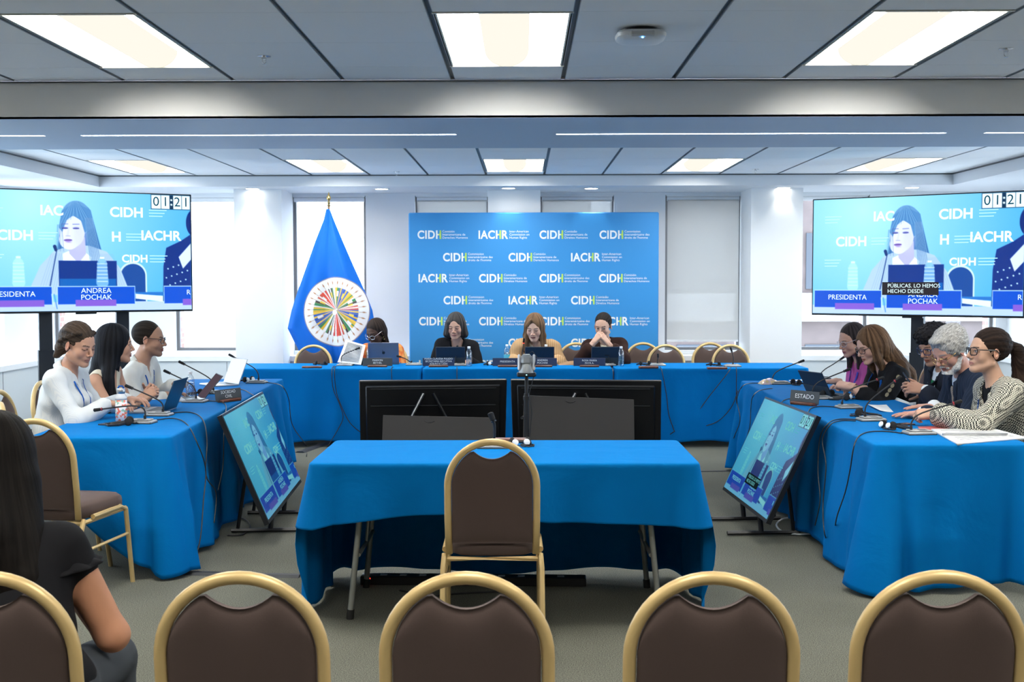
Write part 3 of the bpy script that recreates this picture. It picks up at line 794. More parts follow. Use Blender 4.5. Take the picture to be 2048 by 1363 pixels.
def vnoise(x, y, z):
    x, y, z = np.broadcast_arrays(x, y, z); xi = np.floor(x).astype(int); yi = np.floor(y).astype(int); zi = np.floor(z).astype(int)
    f = [x - xi, y - yi, z - zi]; f = [t * t * (3 - 2 * t) for t in f]; r = 0
    for a in (0, 1):
        for b in (0, 1):
            for c in (0, 1):
                r = r + _LAT[(xi+a) & 31, (yi+b) & 31, (zi+c) & 31] * (f[0] if a else 1-f[0]) * (f[1] if b else 1-f[1]) * (f[2] if c else 1-f[2])
    return r * 2 - 1
def colmat(name, rough=.5, spec=.5, strand=None, sss=0.0):
    m = bpy.data.materials.new(name); m.use_nodes = True; nt = m.node_tree; p = nt.nodes['Principled BSDF']
    a = nt.nodes.new('ShaderNodeAttribute'); a.attribute_name = 'Col'
    p.inputs['Roughness'].default_value = rough; p.inputs['Specular IOR Level'].default_value = spec
    if sss: p.inputs['Subsurface Weight'].default_value = sss; p.inputs['Subsurface Radius'].default_value = (.012, .005, .003); p.inputs['Subsurface Scale'].default_value = 1
    if strand:
        b = nt.nodes.new('ShaderNodeAttribute'); b.attribute_name = 'st'
        n = nt.nodes.new('ShaderNodeTexNoise'); n.inputs['Scale'].default_value = 1; n.inputs['Detail'].default_value = 3
        nt.links.new(b.outputs['Vector'], n.inputs[0])
        r = nt.nodes.new('ShaderNodeMapRange'); r.inputs['From Min'].default_value = .3; r.inputs['From Max'].default_value = .7; r.inputs['To Min'].default_value = 1 - strand; r.inputs['To Max'].default_value = 1 + strand
        nt.links.new(n.outputs[0], r.inputs[0])
        mx = nt.nodes.new('ShaderNodeVectorMath'); mx.operation = 'SCALE'; nt.links.new(a.outputs['Color'], mx.inputs[0]); nt.links.new(r.outputs[0], mx.inputs['Scale'])
        nt.links.new(mx.outputs[0], p.inputs['Base Color'])
        bp = nt.nodes.new('ShaderNodeBump'); bp.inputs['Strength'].default_value = .8; bp.inputs['Distance'].default_value = .002
        nt.links.new(n.outputs[0], bp.inputs['Height']); nt.links.new(bp.outputs[0], p.inputs['Normal'])
    else: nt.links.new(a.outputs['Color'], p.inputs['Base Color'])
    return m
M['skin'] = colmat('skin', .55, .28); M['hair'] = colmat('hair', .6, .08, strand=.45)
# ------------------------------------------------------------------ people
def rotm(yaw=0, pitch=0, roll=0):
    """yaw turns left(+), pitch looks up(+), roll tips the crown to the person's right(+); degrees"""
    return np.array((Matrix.Rotation(R(yaw), 3, 'Z') @ Matrix.Rotation(R(pitch), 3, 'X') @ Matrix.Rotation(R(roll), 3, 'Y')))
def frame(x, y=None, z=None): pass
_hands = {}
def hand_geo(curl, spread, thumb, side, h=.0030):
    """fingers run along +x, back of the hand +z, thumb side +y*side; wrist at the origin"""
    key = (tuple(curl), spread, thumb, side, h)
    if key in _hands: return _hands[key]
    S = Solid((-.055, -.085, -.105), (.215, .085, .06), h)
    for yy in (-.018, 0, .018): S.cone((-.045, yy * .8, 0), (.0, yy, 0), .0205, .0185, .012)
    ys = [.031, .0105, -.0105, -.030]; bx = [.088, .092, .088, .080]
    for i in range(4): S.cone((.0, ys[i] * .55 * side, .0), (bx[i] - .004, ys[i] * side, .001), .0165, .0115, .012)
    S.cone((.01, .02 * side, -.006), (.05, .036 * side, -.012), .016, .012, .014)
    S.cone((.02, -.018 * side, -.008), (.06, -.026 * side, -.008), .013, .011, .012)
    L = [.072, .080, .075, .058]; tips = []
    for i in range(4):
        p = V(bx[i] - .006, ys[i] * side, .001); a = 0; az = spread * (1.5 - i) * side; r0 = [.0088, .0092, .0088, .0078][i]
        for j, (fr, dc) in enumerate(((.47, .75), (.30, 1.1), (.23, .8))):
            a += R(curl[i]) * dc; d = V(math.cos(a) * math.cos(R(az)), math.cos(a) * math.sin(R(az)), -math.sin(a))
            q = p + d * L[i] * fr; S.cone(p, q, r0, r0 - .0009, .0025 if j else .008); p = q; r0 -= .0007
        tips.append((p, d))
    p = V(.026, .030 * side, -.008)
    ta = R(thumb)
    for j, (l, r0) in enumerate(((.040, .0125), (.030, .0102), (.024, .0088))):
        a = ta - R(12) * j; d = unit(V(math.cos(a), math.sin(a) * side, -.28 - .12 * j)); q = p + d * l; S.cone(p, q, r0, r0 - .0012, .010 if j == 0 else .003); p = q
    tips.append((p, d))
    vs, fs = S.mesh(); c = np.ones((len(vs), 1)) * np.ones((1, 3))
    for (t, d) in tips:     # nails
        m = np.linalg.norm(vs - (t + V(0, 0, .006)), axis=1) < .0065; c[m] = (1.12, 1.05, 1.05)
    kn = np.zeros(len(vs))
    for i in range(4): kn = np.maximum(kn, np.exp(-np.sum((vs - V(bx[i], ys[i] * side, .01)) ** 2, 1) / .00009))
    c = c * (1 - kn[:, None] * np.array([[.06, .14, .14]]))
    _hands[key] = (vs, fs, c); return _hands[key]
RELAX = (22, 24, 26, 30); FIST = (62, 64, 66, 66); FLAT = (6, 5, 6, 9); HOLD = (38, 42, 46, 50)
def head_solid(S, T, o):
    """T = (rot3, origin, scale); features in a head frame with the eyes at z=0 facing +y"""
    S.fr(*T); f = o.get('fem', 1.0); jw = o.get('jaw', 1.0); ns = o.get('nose', 1.0); ch = o.get('cheek', 1.0)
    S.ell((0, -.018, .036), (.074, .094, .084), k=.02)
    S.ell((0, .030, .010), (.060, .058, .075), k=.02)
    S.ell((0, .026, -.045), (.053 * jw, .056, .062), k=.02)
    for s_ in (-1, 1):
        S.cone((s_ * .050 * jw, -.004, -.058), (s_ * .014, .066, -.097), .019, .016, .02)
        S.ell((s_ * .036 * ch, .052, -.030), (.024, .026, .028), k=.016)
        S.cone((s_ * .012, .080, .020), (s_ * .040, .070, .020), .0085, .007, .012)
        S.ell((s_ * .032, .094, -.001), (.017, .015, .013), k=.010, op='cut')
        S.ell((s_ * .0315, .0705, -.001), (.0150, .0140, .0130), k=.003)
        S.cone((s_ * .018, .0835, .0075), (s_ * .044, .0715, .0055), .0042, .0035, .004)      # upper lid fold
    S.ell((0, .050, -.088), (.022, .032, .020), k=.018)
    S.ell((0, .074, -.098), (.017, .014, .013), k=.012)
    S.cone((0, .083, .010), (0, .102 + .004 * ns, -.030), .0068, .0098 * ns, .010)
    for s_ in (-1, 1):
        S.ell((s_ * .0125 * ns, .0915, -.0365), (.0078, .0105, .0070), k=.006)
        S.ell((s_ * .0065, .0975, -.044), (.0032, .0045, .0030), k=.002, op='cut')
    S.ell((0, .074, -.058), (.028, .018, .020), k=.012)
    S.cone((-.015, .0850, -.0605), (0, .0915, -.0585), .0040, .0052, .004); S.cone((.015, .0850, -.0605), (0, .0915, -.0585), .0040, .0052, .004)
    S.cone((-.013, .0835, -.0705), (0, .0900, -.0715), .0045, .0060, .004); S.cone((.013, .0835, -.0705), (0, .0900, -.0715), .0045, .0060, .004)
    if o.get('open', 0): S.ell((0, .096, -.0655), (.010, .010, .0035), k=.002, op='cut')
    for s_ in (-1, 1):
        rot = np.array(Euler((0, 0, R(-20 * s_))).to_matrix())
        S.ell((s_ * .0765, -.010, -.006), (.0075, .0185, .0310), rot, k=.004)
        S.ell((s_ * .0835, -.006, -.002), (.0055, .010, .018), rot, k=.003, op='cut')
    return S
def paint_head(vs, T, o, c):
    """skin colours from head-frame positions, with lid shade and mouth groove painted in"""
    q = (vs - T[1]) @ T[0] / T[2]; x, y, z = q.T; ax = np.abs(x)
    def mix(m, colr, a=1.0):
        m = np.clip(m, 0, 1)[:, None] * a; c[:] = c * (1 - m) + np.array(colr)[None, :] * m
    sk = np.array(o['skin']); front = y > .045
    inhead = (z > -.13) & (z < .13) & (ax < .1) & (np.abs(y) < .13)
    mix(np.exp(-((ax - .038) / .018) ** 2 - ((z + .034) / .018) ** 2) * front, sk * (1.0, .78, .76), .55)
    mix(np.exp(-(x / .012) ** 2 - ((z + .034) / .010) ** 2) * (y > .09), sk * (1.0, .74, .72), .5)
    mix(((ax > .070) & (np.abs(z + .005) < .04) & (np.abs(y + .01) < .03)).astype(float), sk * (1.02, .74, .70), .55)
    if 'beard' in o:
        bc, lo = o['beard']
        m = np.clip((-.040 + .25 * np.maximum(0, ax - .045) - z) / .014, 0, 1) * np.clip((z + .118) / .012, 0, 1) * np.clip((y - .006) / .022, 0, 1) * inhead
        m2 = ((ax < .028) & (z < -.046) & (z > -.058) & (y > .075)); mix(np.maximum(m, m2 * 1.0), bc, lo)
    lip = o.get('lips', sk * (.78, .42, .40))
    mix(1.6 - 1.6 * ((x / .023) ** 2 + ((z + .0655) / .0100) ** 2) if True else 0, lip, .9) if False else None
    m = ((x / .024) ** 2 + ((z + .0655) / .0098) ** 2 < 1) & (y > .074); mix(m.astype(float), lip, .85)
    mix((m & (np.abs(z + .0657 + .0) < .0016 + (.0022 if o.get('open') else 0)) & (ax < .020)).astype(float), lip * .25, .9)  # dark mouth groove put into the colour between the lips
    ez = o.get('eyes', 1.0); hc = np.array(o.get('brow', (.03, .02, .015)))
    for s_ in (-1, 1):
        ex = x - s_ * .0310; e = (ex / .0145) ** 2 + ((z + .0005) / .0068) ** 2; fr = (y > .060)
        mix((((ex / .019) ** 2 + ((z + .001) / .0105) ** 2 < 1) & fr).astype(float), sk * (.74, .62, .60), .45)  # lid shade put into the skin colour round each eye
        if ez > .4:
            mix(((e < 1) & fr).astype(float), (.62, .60, .58)); ix = ex - o.get('gaze', 0) * .004
            mix((((ix / .0060) ** 2 + ((z + .001) / .0068) ** 2 < 1) & fr).astype(float), o.get('iris', (.035, .018, .010)))
            mix(((np.abs(z - .0055 + 28 * ex * ex) < .0020) & (np.abs(ex) < .0165) & fr).astype(float), (.02, .012, .01), .9)
        else:
            mix(((np.abs(z + .0055 - 18 * ex * ex) < .0021) & (np.abs(ex) < .0155) & fr).astype(float), (.025, .015, .012), .9)
        bx = ax - .030
        mix(((np.abs(z - .0205 + 9 * (bx - .002) ** 2 * 1.0 - .05 * bx) < .0030) & (np.abs(bx) < .0175) & (x * s_ > 0) & (y > .045)).astype(float), hc, .85)
    return c
def hair_cap(S, T, o):
    st = o['style']; g = o.get('vol', .012); face_ = o.get('face', 'part'); S.fr(*T)
    if face_ in ('back', 'short'): S.ell((0, -.025, .040), (.0735 + g, .0925 + g, .083 + g), k=.01)
    else: S.ell((0, -.022, .038), (.074 + g, .094 + g, .084 + g), k=.01)
    if st in ('long', 'bob', 'longfront', 'wave'):
        S.ell((0, -.035, -.01), (.078 + g * .8, .078 + g, .09), k=.02)
    face = o.get('face', 'part')
    if face == 'part': S.ell((0, .108, -.022), (.056, .062, .108), k=.006, op='cut')
    if face == 'bangs': S.ell((0, .105, -.045), (.060, .060, .080), k=.006, op='cut')
    if face == 'back': S.ell((0, .105, -.030), (.070, .066, .096), k=.008, op='cut'); S.ell((0, .05, -.075), (.11, .09, .065), k=.01, op='cut')
    if face == 'back' or face == 'short':
        for s_ in (-1, 1): S.ell((s_ * .09, .004, -.020), (.03, .026, .040), k=.008, op='cut')
    if face == 'short':
        S.ell((0, .112, -.030), (.066, .062, .108 * o.get('rec', 1.0)), k=.008, op='cut'); S.ell((0, .045, -.085), (.12, .075, .075), k=.01, op='cut')
    if st in ('short', 'bun', 'pony', 'curly', 'braids'):
        S.plane((0, -.05, -.075), (0, .35, -1), k=.01)
def flow_uv(q, mode):
    x, y, z = q.T
    if mode == 'down': u = np.arctan2(x, y + .02); v = z
    elif mode == 'back': u = np.arctan2(x, z - .02); v = y
    else: u = x * 9 + z * 6; v = y
    return u, v
def make_person(name_label, x, y, face, spec):
    """spec: s scale, head (world point of eye centre), hyaw/hpitch/hroll relative to facing, neck offset, hands [(world wrist, dir, palm up vec, pose)...]"""
    o = spec; s = o.get('s', 1.0); root = thing('person', name_label, 'person', (x, y, 0), R(face - 90))
    if 'group' in o: root['group'] = o['group']
    Wm = np.array(Matrix.Rotation(R(face - 90), 3, 'Z')); W0 = V(x, y, 0)
    loc = lambda p: Wm.T @ (np.asarray(p, float) - W0)       # world -> local (local +y = facing)
    head = loc(o['head']); Hr = rotm(o.get('hyaw', 0), o.get('hpitch', 0), o.get('hroll', 0)); hs = s * o.get('hs', 1.0); TH_ = (Hr, head, hs)
    hipz = .46 + .10 * s; hip = V(0, o.get('hipy', 0), hipz)
    # neck base under the head, pulled back along the head's own axis
    nb = head + Hr @ V(0, -.045, -.120) * hs + V(0, -.018, -.055) * s + V(*o.get('nbo', (0, 0, 0)))
    tyaw = o.get('tyaw', 0); Tr = rotm(tyaw)
    sp = nb - hip; spu = unit(sp); side = Tr @ V(1, 0, 0); side = unit(side - spu * (side @ spu)); fwd = np.cross(spu, side)
    TRt = np.stack([side, fwd, spu], 1); w = o.get('w', 1.0); sw = .165 * s * o.get('shw', 1.0)
    sh = [nb + side * (q * sw) - spu * .050 * s + V(0, 0, o.get('shz', (0, 0))[0 if q > 0 else 1]) for q in (1, -1)]       # right, left
    arms = []
    for i, q in enumerate((1, -1)):
        wr = loc(o['hands'][i]['p']); S0 = sh[i]; a, b = .285 * s, .245 * s; d = wr - S0; D = np.linalg.norm(d)
        if D > (a + b) * .995: wr = S0 + d / D * (a + b) * .995; d = wr - S0; D = np.linalg.norm(d)
        D = max(D, .12)
        hint = np.asarray(o['hands'][i].get('hint', (q * .55, -.15, -1)), float); hint = hint - unit(d) * (hint @ unit(d)); hint = unit(hint)
        ca = np.clip((a * a + D * D - b * b) / (2 * a * D), -1, 1); el = S0 + unit(d) * a * ca + hint * a * math.sqrt(1 - ca * ca)
        arms.append((S0, el, wr))
    legs = []
    for q in (1, -1):
        hp = hip + V(q * .085 * s, .02, -.03); kn = V(q * .11 * s, hip[1] + .40 * s, .47 + .02 * s); an = V(q * .11 * s, hip[1] + .40 * s + o.get('foot', .02), .085); legs.append((hp, kn, an))
    hb = o.get('h', .0085)
    def torso(S, g, arm=1.0, gl=0.0, kk=.05, full=True, gsh=0.0):
        S.T = None
        if g is None: g = 0
        S.ell(hip + V(0, -.005, 0), V(.165 * w, .118, .105) * s, k=.03, grow=g)
        S.ell(hip + sp * .30 + V(0, .005, 0), V(.138 * w, .105 * (1 + (w - 1) * 1.3), .15) * s, TRt, k=kk, grow=g)
        S.ell(hip + sp * .66, V(.155 * (1 + (w - 1) * .6), .108, .165) * s, TRt, k=kk, grow=g)
        if o.get('bust', 0):
            for q in (-1, 1): S.ell(hip + sp * .64 + side * q * .07 * s + fwd * (.075 + .02 * o['bust']) * s, V(.062, .05, .058) * s * o['bust'], TRt, k=.03, grow=g)
        S.cone(sh[0] - side * .02, sh[1] + side * .02, .050 * s, .050 * s, kk, grow=g + gsh)
        S.cone(nb - spu * .02, sh[0] + spu * .012, .050 * s, .042 * s, .03, grow=g); S.cone(nb - spu * .02, sh[1] + spu * .012, .050 * s, .042 * s, .03, grow=g)
        for S0, el, wr in arms:
            ar = o.get('armr', 1.0) * s
            if arm > 0:
                up = min(1, arm / .5); S.cone(S0, S0 + (el - S0) * up, .052 * ar, (.052 - .013 * up) * ar, .025, grow=g)
                if arm > .5:
                    t = (arm - .5) / .5; S.cone(el, el + (wr - el) * t, .040 * ar, (.040 - .014 * t) * ar, .02, grow=g + gl)
    lo = np.array([min(p[0] for p in [hip, nb] + [t for a in arms for t in a]) - .12 - .08 * w, -.30 + min(0, hip[1]), .0])
    allp = np.array([hip, nb] + [t for a in arms for t in a] + [t for l in legs for t in l])
    lo = allp.min(0) - (.19 if True else 0); hi = allp.max(0) + .17; lo[2] = max(lo[2], .0); lo[0] -= .02; hi[1] += .06
    # --- body: torso, limbs, neck; then head and hands at a finer grain, all one mesh
    S = Solid(lo, hi, hb if o.get('bare') else .011)
    torso(S, o.get('bodyg', 0.0), 1.0)
    for hp, kn, an in legs:
        S.cone(hp, kn, .078 * s, .056 * s, .02); S.cone(kn, an, .052 * s, .036 * s, .01); S.cone(an, an + V(0, .13, -.045), .036, .028, .02)
    nt_ = head + Hr @ V(0, -.022, -.085) * hs
    S.cone(nb - spu * .03, nt_, .054 * s * o.get('neckr', 1), .049 * s * o.get('neckr', 1), .03)
    v1, f1 = S.mesh()
    hh = o.get('hh', .0034); S = Solid(head - .145 * hs - .02, head + .145 * hs + .02, hh); head_solid(S, TH_, o)
    S.T = None; S.cone(nt_, nb + (nt_ - nb) * .35, .0495 * s * o.get('neckr', 1), .0515 * s * o.get('neckr', 1), .022)
    v2, f2 = S.mesh()
    parts = [(v1, f1), (v2, f2)]; sk = np.array(o['skin']); C = [np.tile(sk, (len(v1), 1)), np.tile(sk, (len(v2), 1))]
    var = .06 * vnoise(v2[:, 0] * 60, v2[:, 1] * 60, v2[:, 2] * 60)
    C[1] = C[1] * (1 + var[:, None]); paint_head(v2, TH_, o, C[1]); pass
    for i, q in enumerate((1, -1)):
        hd = o['hands'][i]; S0, el, wr = arms[i]; dirn = unit(Wm.T @ np.asarray(hd['d'], float)) if 'd' in hd else unit(wr - el)
        up = Wm.T @ np.asarray(hd.get('up', (0, 0, 1)), float); up = unit(up - dirn * (up @ dirn)); yv = np.cross(up, dirn)
        B = np.stack([dirn, yv, up], 1)
        v, f, c = hand_geo(hd.get('pose', RELAX), hd.get('spread', 4), hd.get('thumb', 42), 1 if q > 0 else -1, o.get('handh', .0032))
        sc_h = s * .97 * hd.get('sc', 1); parts.append(((v * sc_h) @ B.T + wr + dirn * .012, f)); C.append(c * sk * o.get('handtint', 1.0))
    off = 0; VV = []; FF = []
    for v, f in parts: VV.append(v); FF.append(f + off); off += len(v)
    npmesh('body', np.concatenate(VV), np.concatenate(FF), M['skin'], root, cols=np.clip(np.concatenate(C), 0, 1))
    # --- hair
    if o.get('style'):
        ex = o.get('hx', .12); hl = np.array([-.13, -.16, -.15 - o.get('hlen', 0)]) * hs; S = Solid(head - .16 * hs - V(ex, ex, o.get('hlen', .1)), head + .16 * hs + V(ex, ex, 0), o.get('hairh', .0042))
        hair_cap(S, TH_, o)
        if 'hairfn' in o: o['hairfn'](S, TH_, dict(head=head, nb=nb, spu=spu, side=side, fwd=fwd, s=s, sh=sh, Hr=Hr))
        S.T = None
        if o['style'] == 'curly' or o.get('curl'):
            A = o.get('curl', .007); S.warp(lambda X, Y, Z: A * vnoise(X * 70, Y * 70, Z * 70) + A * .5 * vnoise(X * 150 + 9, Y * 150, Z * 150))
        v, f = S.mesh(); q = (v - head) @ Hr / hs; u, vv = flow_uv(q, o.get('flow', 'down')); n = None
        rn = np.zeros(len(v))
        for fq, am in ((9, .5), (17, .3), (31, .25), (47, .2)): rn += am * np.sin(fq * u + 5 * np.sin(2.2 * u + fq) + vv * o.get('wavy', 6) * (1 + fq * .05))
        dv = v - head; dv = dv / np.maximum(np.linalg.norm(dv, axis=1)[:, None], 1e-6); v = v + dv * (rn * o.get('ridge', .0013))[:, None]
        hc = np.array(o['hair']); h2 = np.array(o.get('hair2', hc * 1.9)); m = np.clip(.5 + .55 * rn, 0, 1)[:, None]; c = hc * (1 - m) + h2 * m
        npmesh('hair', v, f, M['hair'], root, cols=c, st=np.stack([u * 26, vv * 9, q[:, 1] * (2 if o.get('flow') != 'mess' else 60)], 1))
    # --- garments
    SOL = []
    for gi, g in enumerate(o['garments']):
        S = Solid(lo - .02, hi + .02, g.get('h', hb)); e = g.get('e', .010)
        torso(S, e, g.get('arm', 1.0), g.get('cuff', .006), kk=.05 + g.get('kk', 0), gsh=g.get('pad', 0))
        if g.get('arm', 1) <= 0: pass
        if g.get('collar'):
            S.cone(nb - spu * .012, nt_ - (nt_ - nb) * (1 - g['collar']), .060 * s, .056 * s, .015, grow=e * .4)
        fa = g.get('fold', .005); fs_ = g.get('fsc', 13); sd = gi * 7.3 + x * 3.1 + y
        S.warp(lambda X, Y, Z: fa * vnoise(X * fs_ + sd, Y * fs_ + sd, Z * fs_ * .9) + fa * .55 * vnoise(X * fs_ * 2.3, Y * fs_ * 2.3 + sd, Z * fs_ * 1.7))
        S.T = None; S.plane(hip + V(0, 0, g.get('hem', -.06)), (0, 0, -1), k=.004)
        # neck opening
        S.cone(nb - spu * g.get('nk', .0), nt_ + (nt_ - nb), .057 * s * g.get('nw', 1), .10, .004, op='cut')
        if g.get('vee'):
            vz, vw = g['vee']; p0 = nb + fwd * .02; p1 = nb + fwd * .13 * s - spu * vz
            # a wedge down the chest
            G = S._box(S.lo, S.lo + S.n * S.h); sl, X, Y, Z = G
            r_ = [X - nb[0], Y - nb[1], Z - nb[2]]; a_ = sum(r_[i] * side[i] for i in range(3)); b_ = sum(r_[i] * fwd[i] for i in range(3)); c_ = sum(r_[i] * spu[i] for i in range(3))
            wdt = vw * np.clip((c_ + vz) / vz, 0, 1.3); D = np.maximum(np.maximum(np.abs(a_) - wdt, -(b_ + .00)), -(c_ + vz)); S._put(sl, D, .006, 'cut')
        if g.get('hole'): # arm holes of a sleeveless top
            for S0, el, wr in arms: S.cone(S0 + (el - S0) * .0, S0 + (el - S0) * .8, .072 * s, .12 * s, .004, op='cut')
        if g.get('short'): pass
        v, f = S.mesh(); npmesh(g.get('name', 'shirt'), v, f, g['mat'], root); SOL.append(S)
    # trousers and shoes
    S = Solid(allp.min(0) - V(.16, .17, .2), allp.max(0) + V(.16, .16, 0) , .013); S.T = None
    S.ell(hip + V(0, -.005, -.01), V(.165 * w, .118, .105) * s, k=.03, grow=.012)
    for hp, kn, an in legs: S.cone(hp, kn, .078 * s, .058 * s, .03, grow=.014); S.cone(kn, an + V(0, 0, .03), .055 * s, .045 * s, .015, grow=.014)
    S.plane(hip + V(0, 0, .07), (0, 0, 1), k=.004)
    v, f = S.mesh(); npmesh(o.get('legname', 'trousers'), v, f, o.get('trousers', M['navyc']), root)
    for hp, kn, an in legs:
        S = Solid(an - V(.07, .09, .09), an + V(.07, .22, .06), .009); S.cone(an + V(0, -.015, -.048), an + V(0, .15, -.052), .036, .032, .02); S.cone(an + V(0, -.01, .0), an + V(0, .03, -.04), .040, .04, .02)
        S.plane((0, 0, .004), (0, 0, -1), k=.001); v, f = S.mesh(); npmesh('shoe', v, f, M['shoe'], root)
    return root, dict(head=head, Hr=Hr, hs=hs, nb=nb, spu=spu, side=side, fwd=fwd, arms=arms, sh=sh, s=s, hip=hip, W=(Wm, W0), SOL=SOL, nt=nt_)
def glasses(root, d, m, thick=.0016, lens=None, square=.3, drop=0.0, name='glasses'):
    b = MB(); T = Matrix(np.array(d['Hr']).tolist()).to_4x4(); T.translation = Vector(d['head']); T = T @ Matrix.Scale(d['hs'], 4)
    for s_ in (-1, 1):
        pts = []
        for k in range(24):
            a = 2 * math.pi * k / 24; c_, q = math.cos(a), math.sin(a); e = (abs(c_) ** (2 + square * 3) + abs(q) ** (2 + square * 3)) ** (-1 / (2 + square * 3))
            px = .0235 * c_ * e; pts.append((s_ * .0335 + px, .1005 - 6.0 * (abs(s_ * .0335 + px) - .01) ** 2 , .019 * q * e - .002 - drop))
        b.tube(pts, thick, 6, closed=True, T=T)
        b.tube([(s_ * .058, .086, .008 - drop), (s_ * .072, .07, .009 - drop * .6), (s_ * .0825, -.005, .012), (s_ * .080, -.028, -.008)], thick * 1.1, 6, T=T)
    b.tube([(-.011, .1045, .004 - drop), (0, .108, .007 - drop), (.011, .1045, .004 - drop)], thick, 6, T=T)
    return b.build(name, m, root, True)
_mat = mat
def mat(*a, **k):
    k.setdefault('spec', .12); return _mat(*a, **k)
M['navyc'] = mat('navy_cloth', (.012, .016, .028), .85); M['shoe'] = mat('black_leather', (.01, .01, .01), .4)
M['offwhite'] = mat('off_white_cotton', (.70, .69, .64), .9, bump=(30, .3, .003))
def stripes(name, a, b_, sc_, width=.5, axis='Z', rough=.85, rot=(0,0,0)):
    m = mat(name, a, rough); nt = m.node_tree; p = nt.nodes['Principled BSDF']; tc = nt.nodes.new('ShaderNodeTexCoord'); mp = nt.nodes.new('ShaderNodeMapping'); mp.inputs['Rotation'].default_value = rot
    w_ = nt.nodes.new('ShaderNodeTexWave'); w_.bands_direction = axis; w_.inputs['Scale'].default_value = sc_; w_.inputs['Distortion'].default_value = .15; w_.inputs['Detail Scale'].default_value = .5
    r = nt.nodes.new('ShaderNodeValToRGB'); r.color_ramp.elements[0].position = width; r.color_ramp.elements[1].position = min(1, width + .12); r.color_ramp.elements[0].color = (*a, 1); r.color_ramp.elements[1].color = (*b_, 1)
    nt.links.new(tc.outputs['Object'], mp.inputs[0]); nt.links.new(mp.outputs[0], w_.inputs[0]); nt.links.new(w_.outputs[0], r.inputs[0]); nt.links.new(r.outputs[0], p.inputs['Base Color']); return m
def check(name, a, b_, sc_):
    m = mat(name, a, .9); nt = m.node_tree; p = nt.nodes['Principled BSDF']; tc = nt.nodes.new('ShaderNodeTexCoord'); mp = nt.nodes.new('ShaderNodeMapping'); mp.inputs['Rotation'].default_value = (.25, .2, .3)
    nt.links.new(tc.outputs['Object'], mp.inputs[0])
    def wave(ax):
        w_ = nt.nodes.new('ShaderNodeTexWave'); w_.bands_direction = ax; w_.inputs['Scale'].default_value = sc_; w_.inputs['Distortion'].default_value = .25; nt.links.new(mp.outputs[0], w_.inputs[0]); return w_
    wx, wz, wy = wave('X'), wave('Z'), wave('Y')
    a1 = nt.nodes.new('ShaderNodeMath'); a1.operation = 'MAXIMUM'; nt.links.new(wx.outputs[1], a1.inputs[0]); nt.links.new(wy.outputs[1], a1.inputs[1])
    ad = nt.nodes.new('ShaderNodeMath'); ad.operation = 'MULTIPLY'; nt.links.new(a1.outputs[0], ad.inputs[0]); nt.links.new(wz.outputs[1], ad.inputs[1])
    r = nt.nodes.new('ShaderNodeValToRGB'); r.color_ramp.elements[0].position = .33; r.color_ramp.elements[1].position = .43; r.color_ramp.elements[0].color = (*a, 1); r.color_ramp.elements[1].color = (*b_, 1)
    nt.links.new(ad.outputs[0], r.inputs[0]); nt.links.new(r.outputs[0], p.inputs['Base Color']); return m
M['stripe'] = stripes('striped_shirt', (.72, .74, .74), (.655, .69, .715), 70, .5, 'X')
M['cream'] = mat('cream_top', (.66, .60, .48), .9); M['magenta'] = mat('magenta_cotton', (.40, .075, .26), .85)
M['black'] = mat('black_cloth', (.010, .010, .012), .85); M['suit'] = mat('dark_suit', (.018, .022, .035), .8); M['suit2'] = stripes('pinstripe_suit', (.016, .024, .045), (.03, .045, .08), 14, .9, 'X')
def checker3(name, a, b_, sc_):
    m = mat(name, a, .9); nt = m.node_tree; p = nt.nodes['Principled BSDF']; tc = nt.nodes.new('ShaderNodeTexCoord'); mp = nt.nodes.new('ShaderNodeMapping'); mp.inputs['Rotation'].default_value = (.5, .35, .6)
    c = nt.nodes.new('ShaderNodeTexChecker'); c.inputs['Scale'].default_value = sc_; c.inputs['Color1'].default_value = (*a, 1); c.inputs['Color2'].default_value = (*b_, 1)
    nt.links.new(tc.outputs['Object'], mp.inputs[0]); nt.links.new(mp.outputs[0], c.inputs[0]); nt.links.new(c.outputs[0], p.inputs['Base Color']); return m
M['hound'] = checker3('houndstooth', (.66, .64, .54), (.014, .014, .016), 128)
M['orange'] = mat('orange_print', (.62, .10, .03), .85, var=(22, .5, (.75, .35, .10)))
M['camel'] = stripes('camel_blouse', (.40, .24, .12), (.52, .36, .20), 16, .55, 'X'); M['ivory'] = mat('ivory_blouse', (.70, .64, .50), .85)
M['dbrown'] = mat('dark_brown_jacket', (.030, .014, .011), .85); M['shirtw'] = mat('white_shirt', (.72, .76, .82), .85)
M['green'] = mat('green_tie', (.01, .13, .055), .7); M['taupe'] = stripes('taupe_tie', (.20, .17, .15), (.30, .27, .25), 40, .5, 'X', rot=(0, .7, 0)); M['lany'] = mat('blue_lanyard', (.01, .10, .42), .6)
M['greyt'] = mat('grey_trousers', (.055, .062, .072), .9); M['wine'] = mat('wine_strap', (.10, .01, .02), .5); M['scr'] = _mat('dark_glass', (.01, .01, .012), .1)
M['gold2'] = _mat('gold_metal', (.75, .52, .2), .25, 1.0); M['frameb'] = _mat('black_frame', (.008, .008, .01), .3)
M['deco'] = mat('beige_embroidery', (.25, .22, .15), .9); M['silver'] = _mat('silver_metal', (.6, .6, .62), .3, 1)
def seat_for(x, y, face, lab, back=.03):
    a = R(face); chair(x - math.cos(a) * back, y - math.sin(a) * back, a - math.pi / 2, lab)
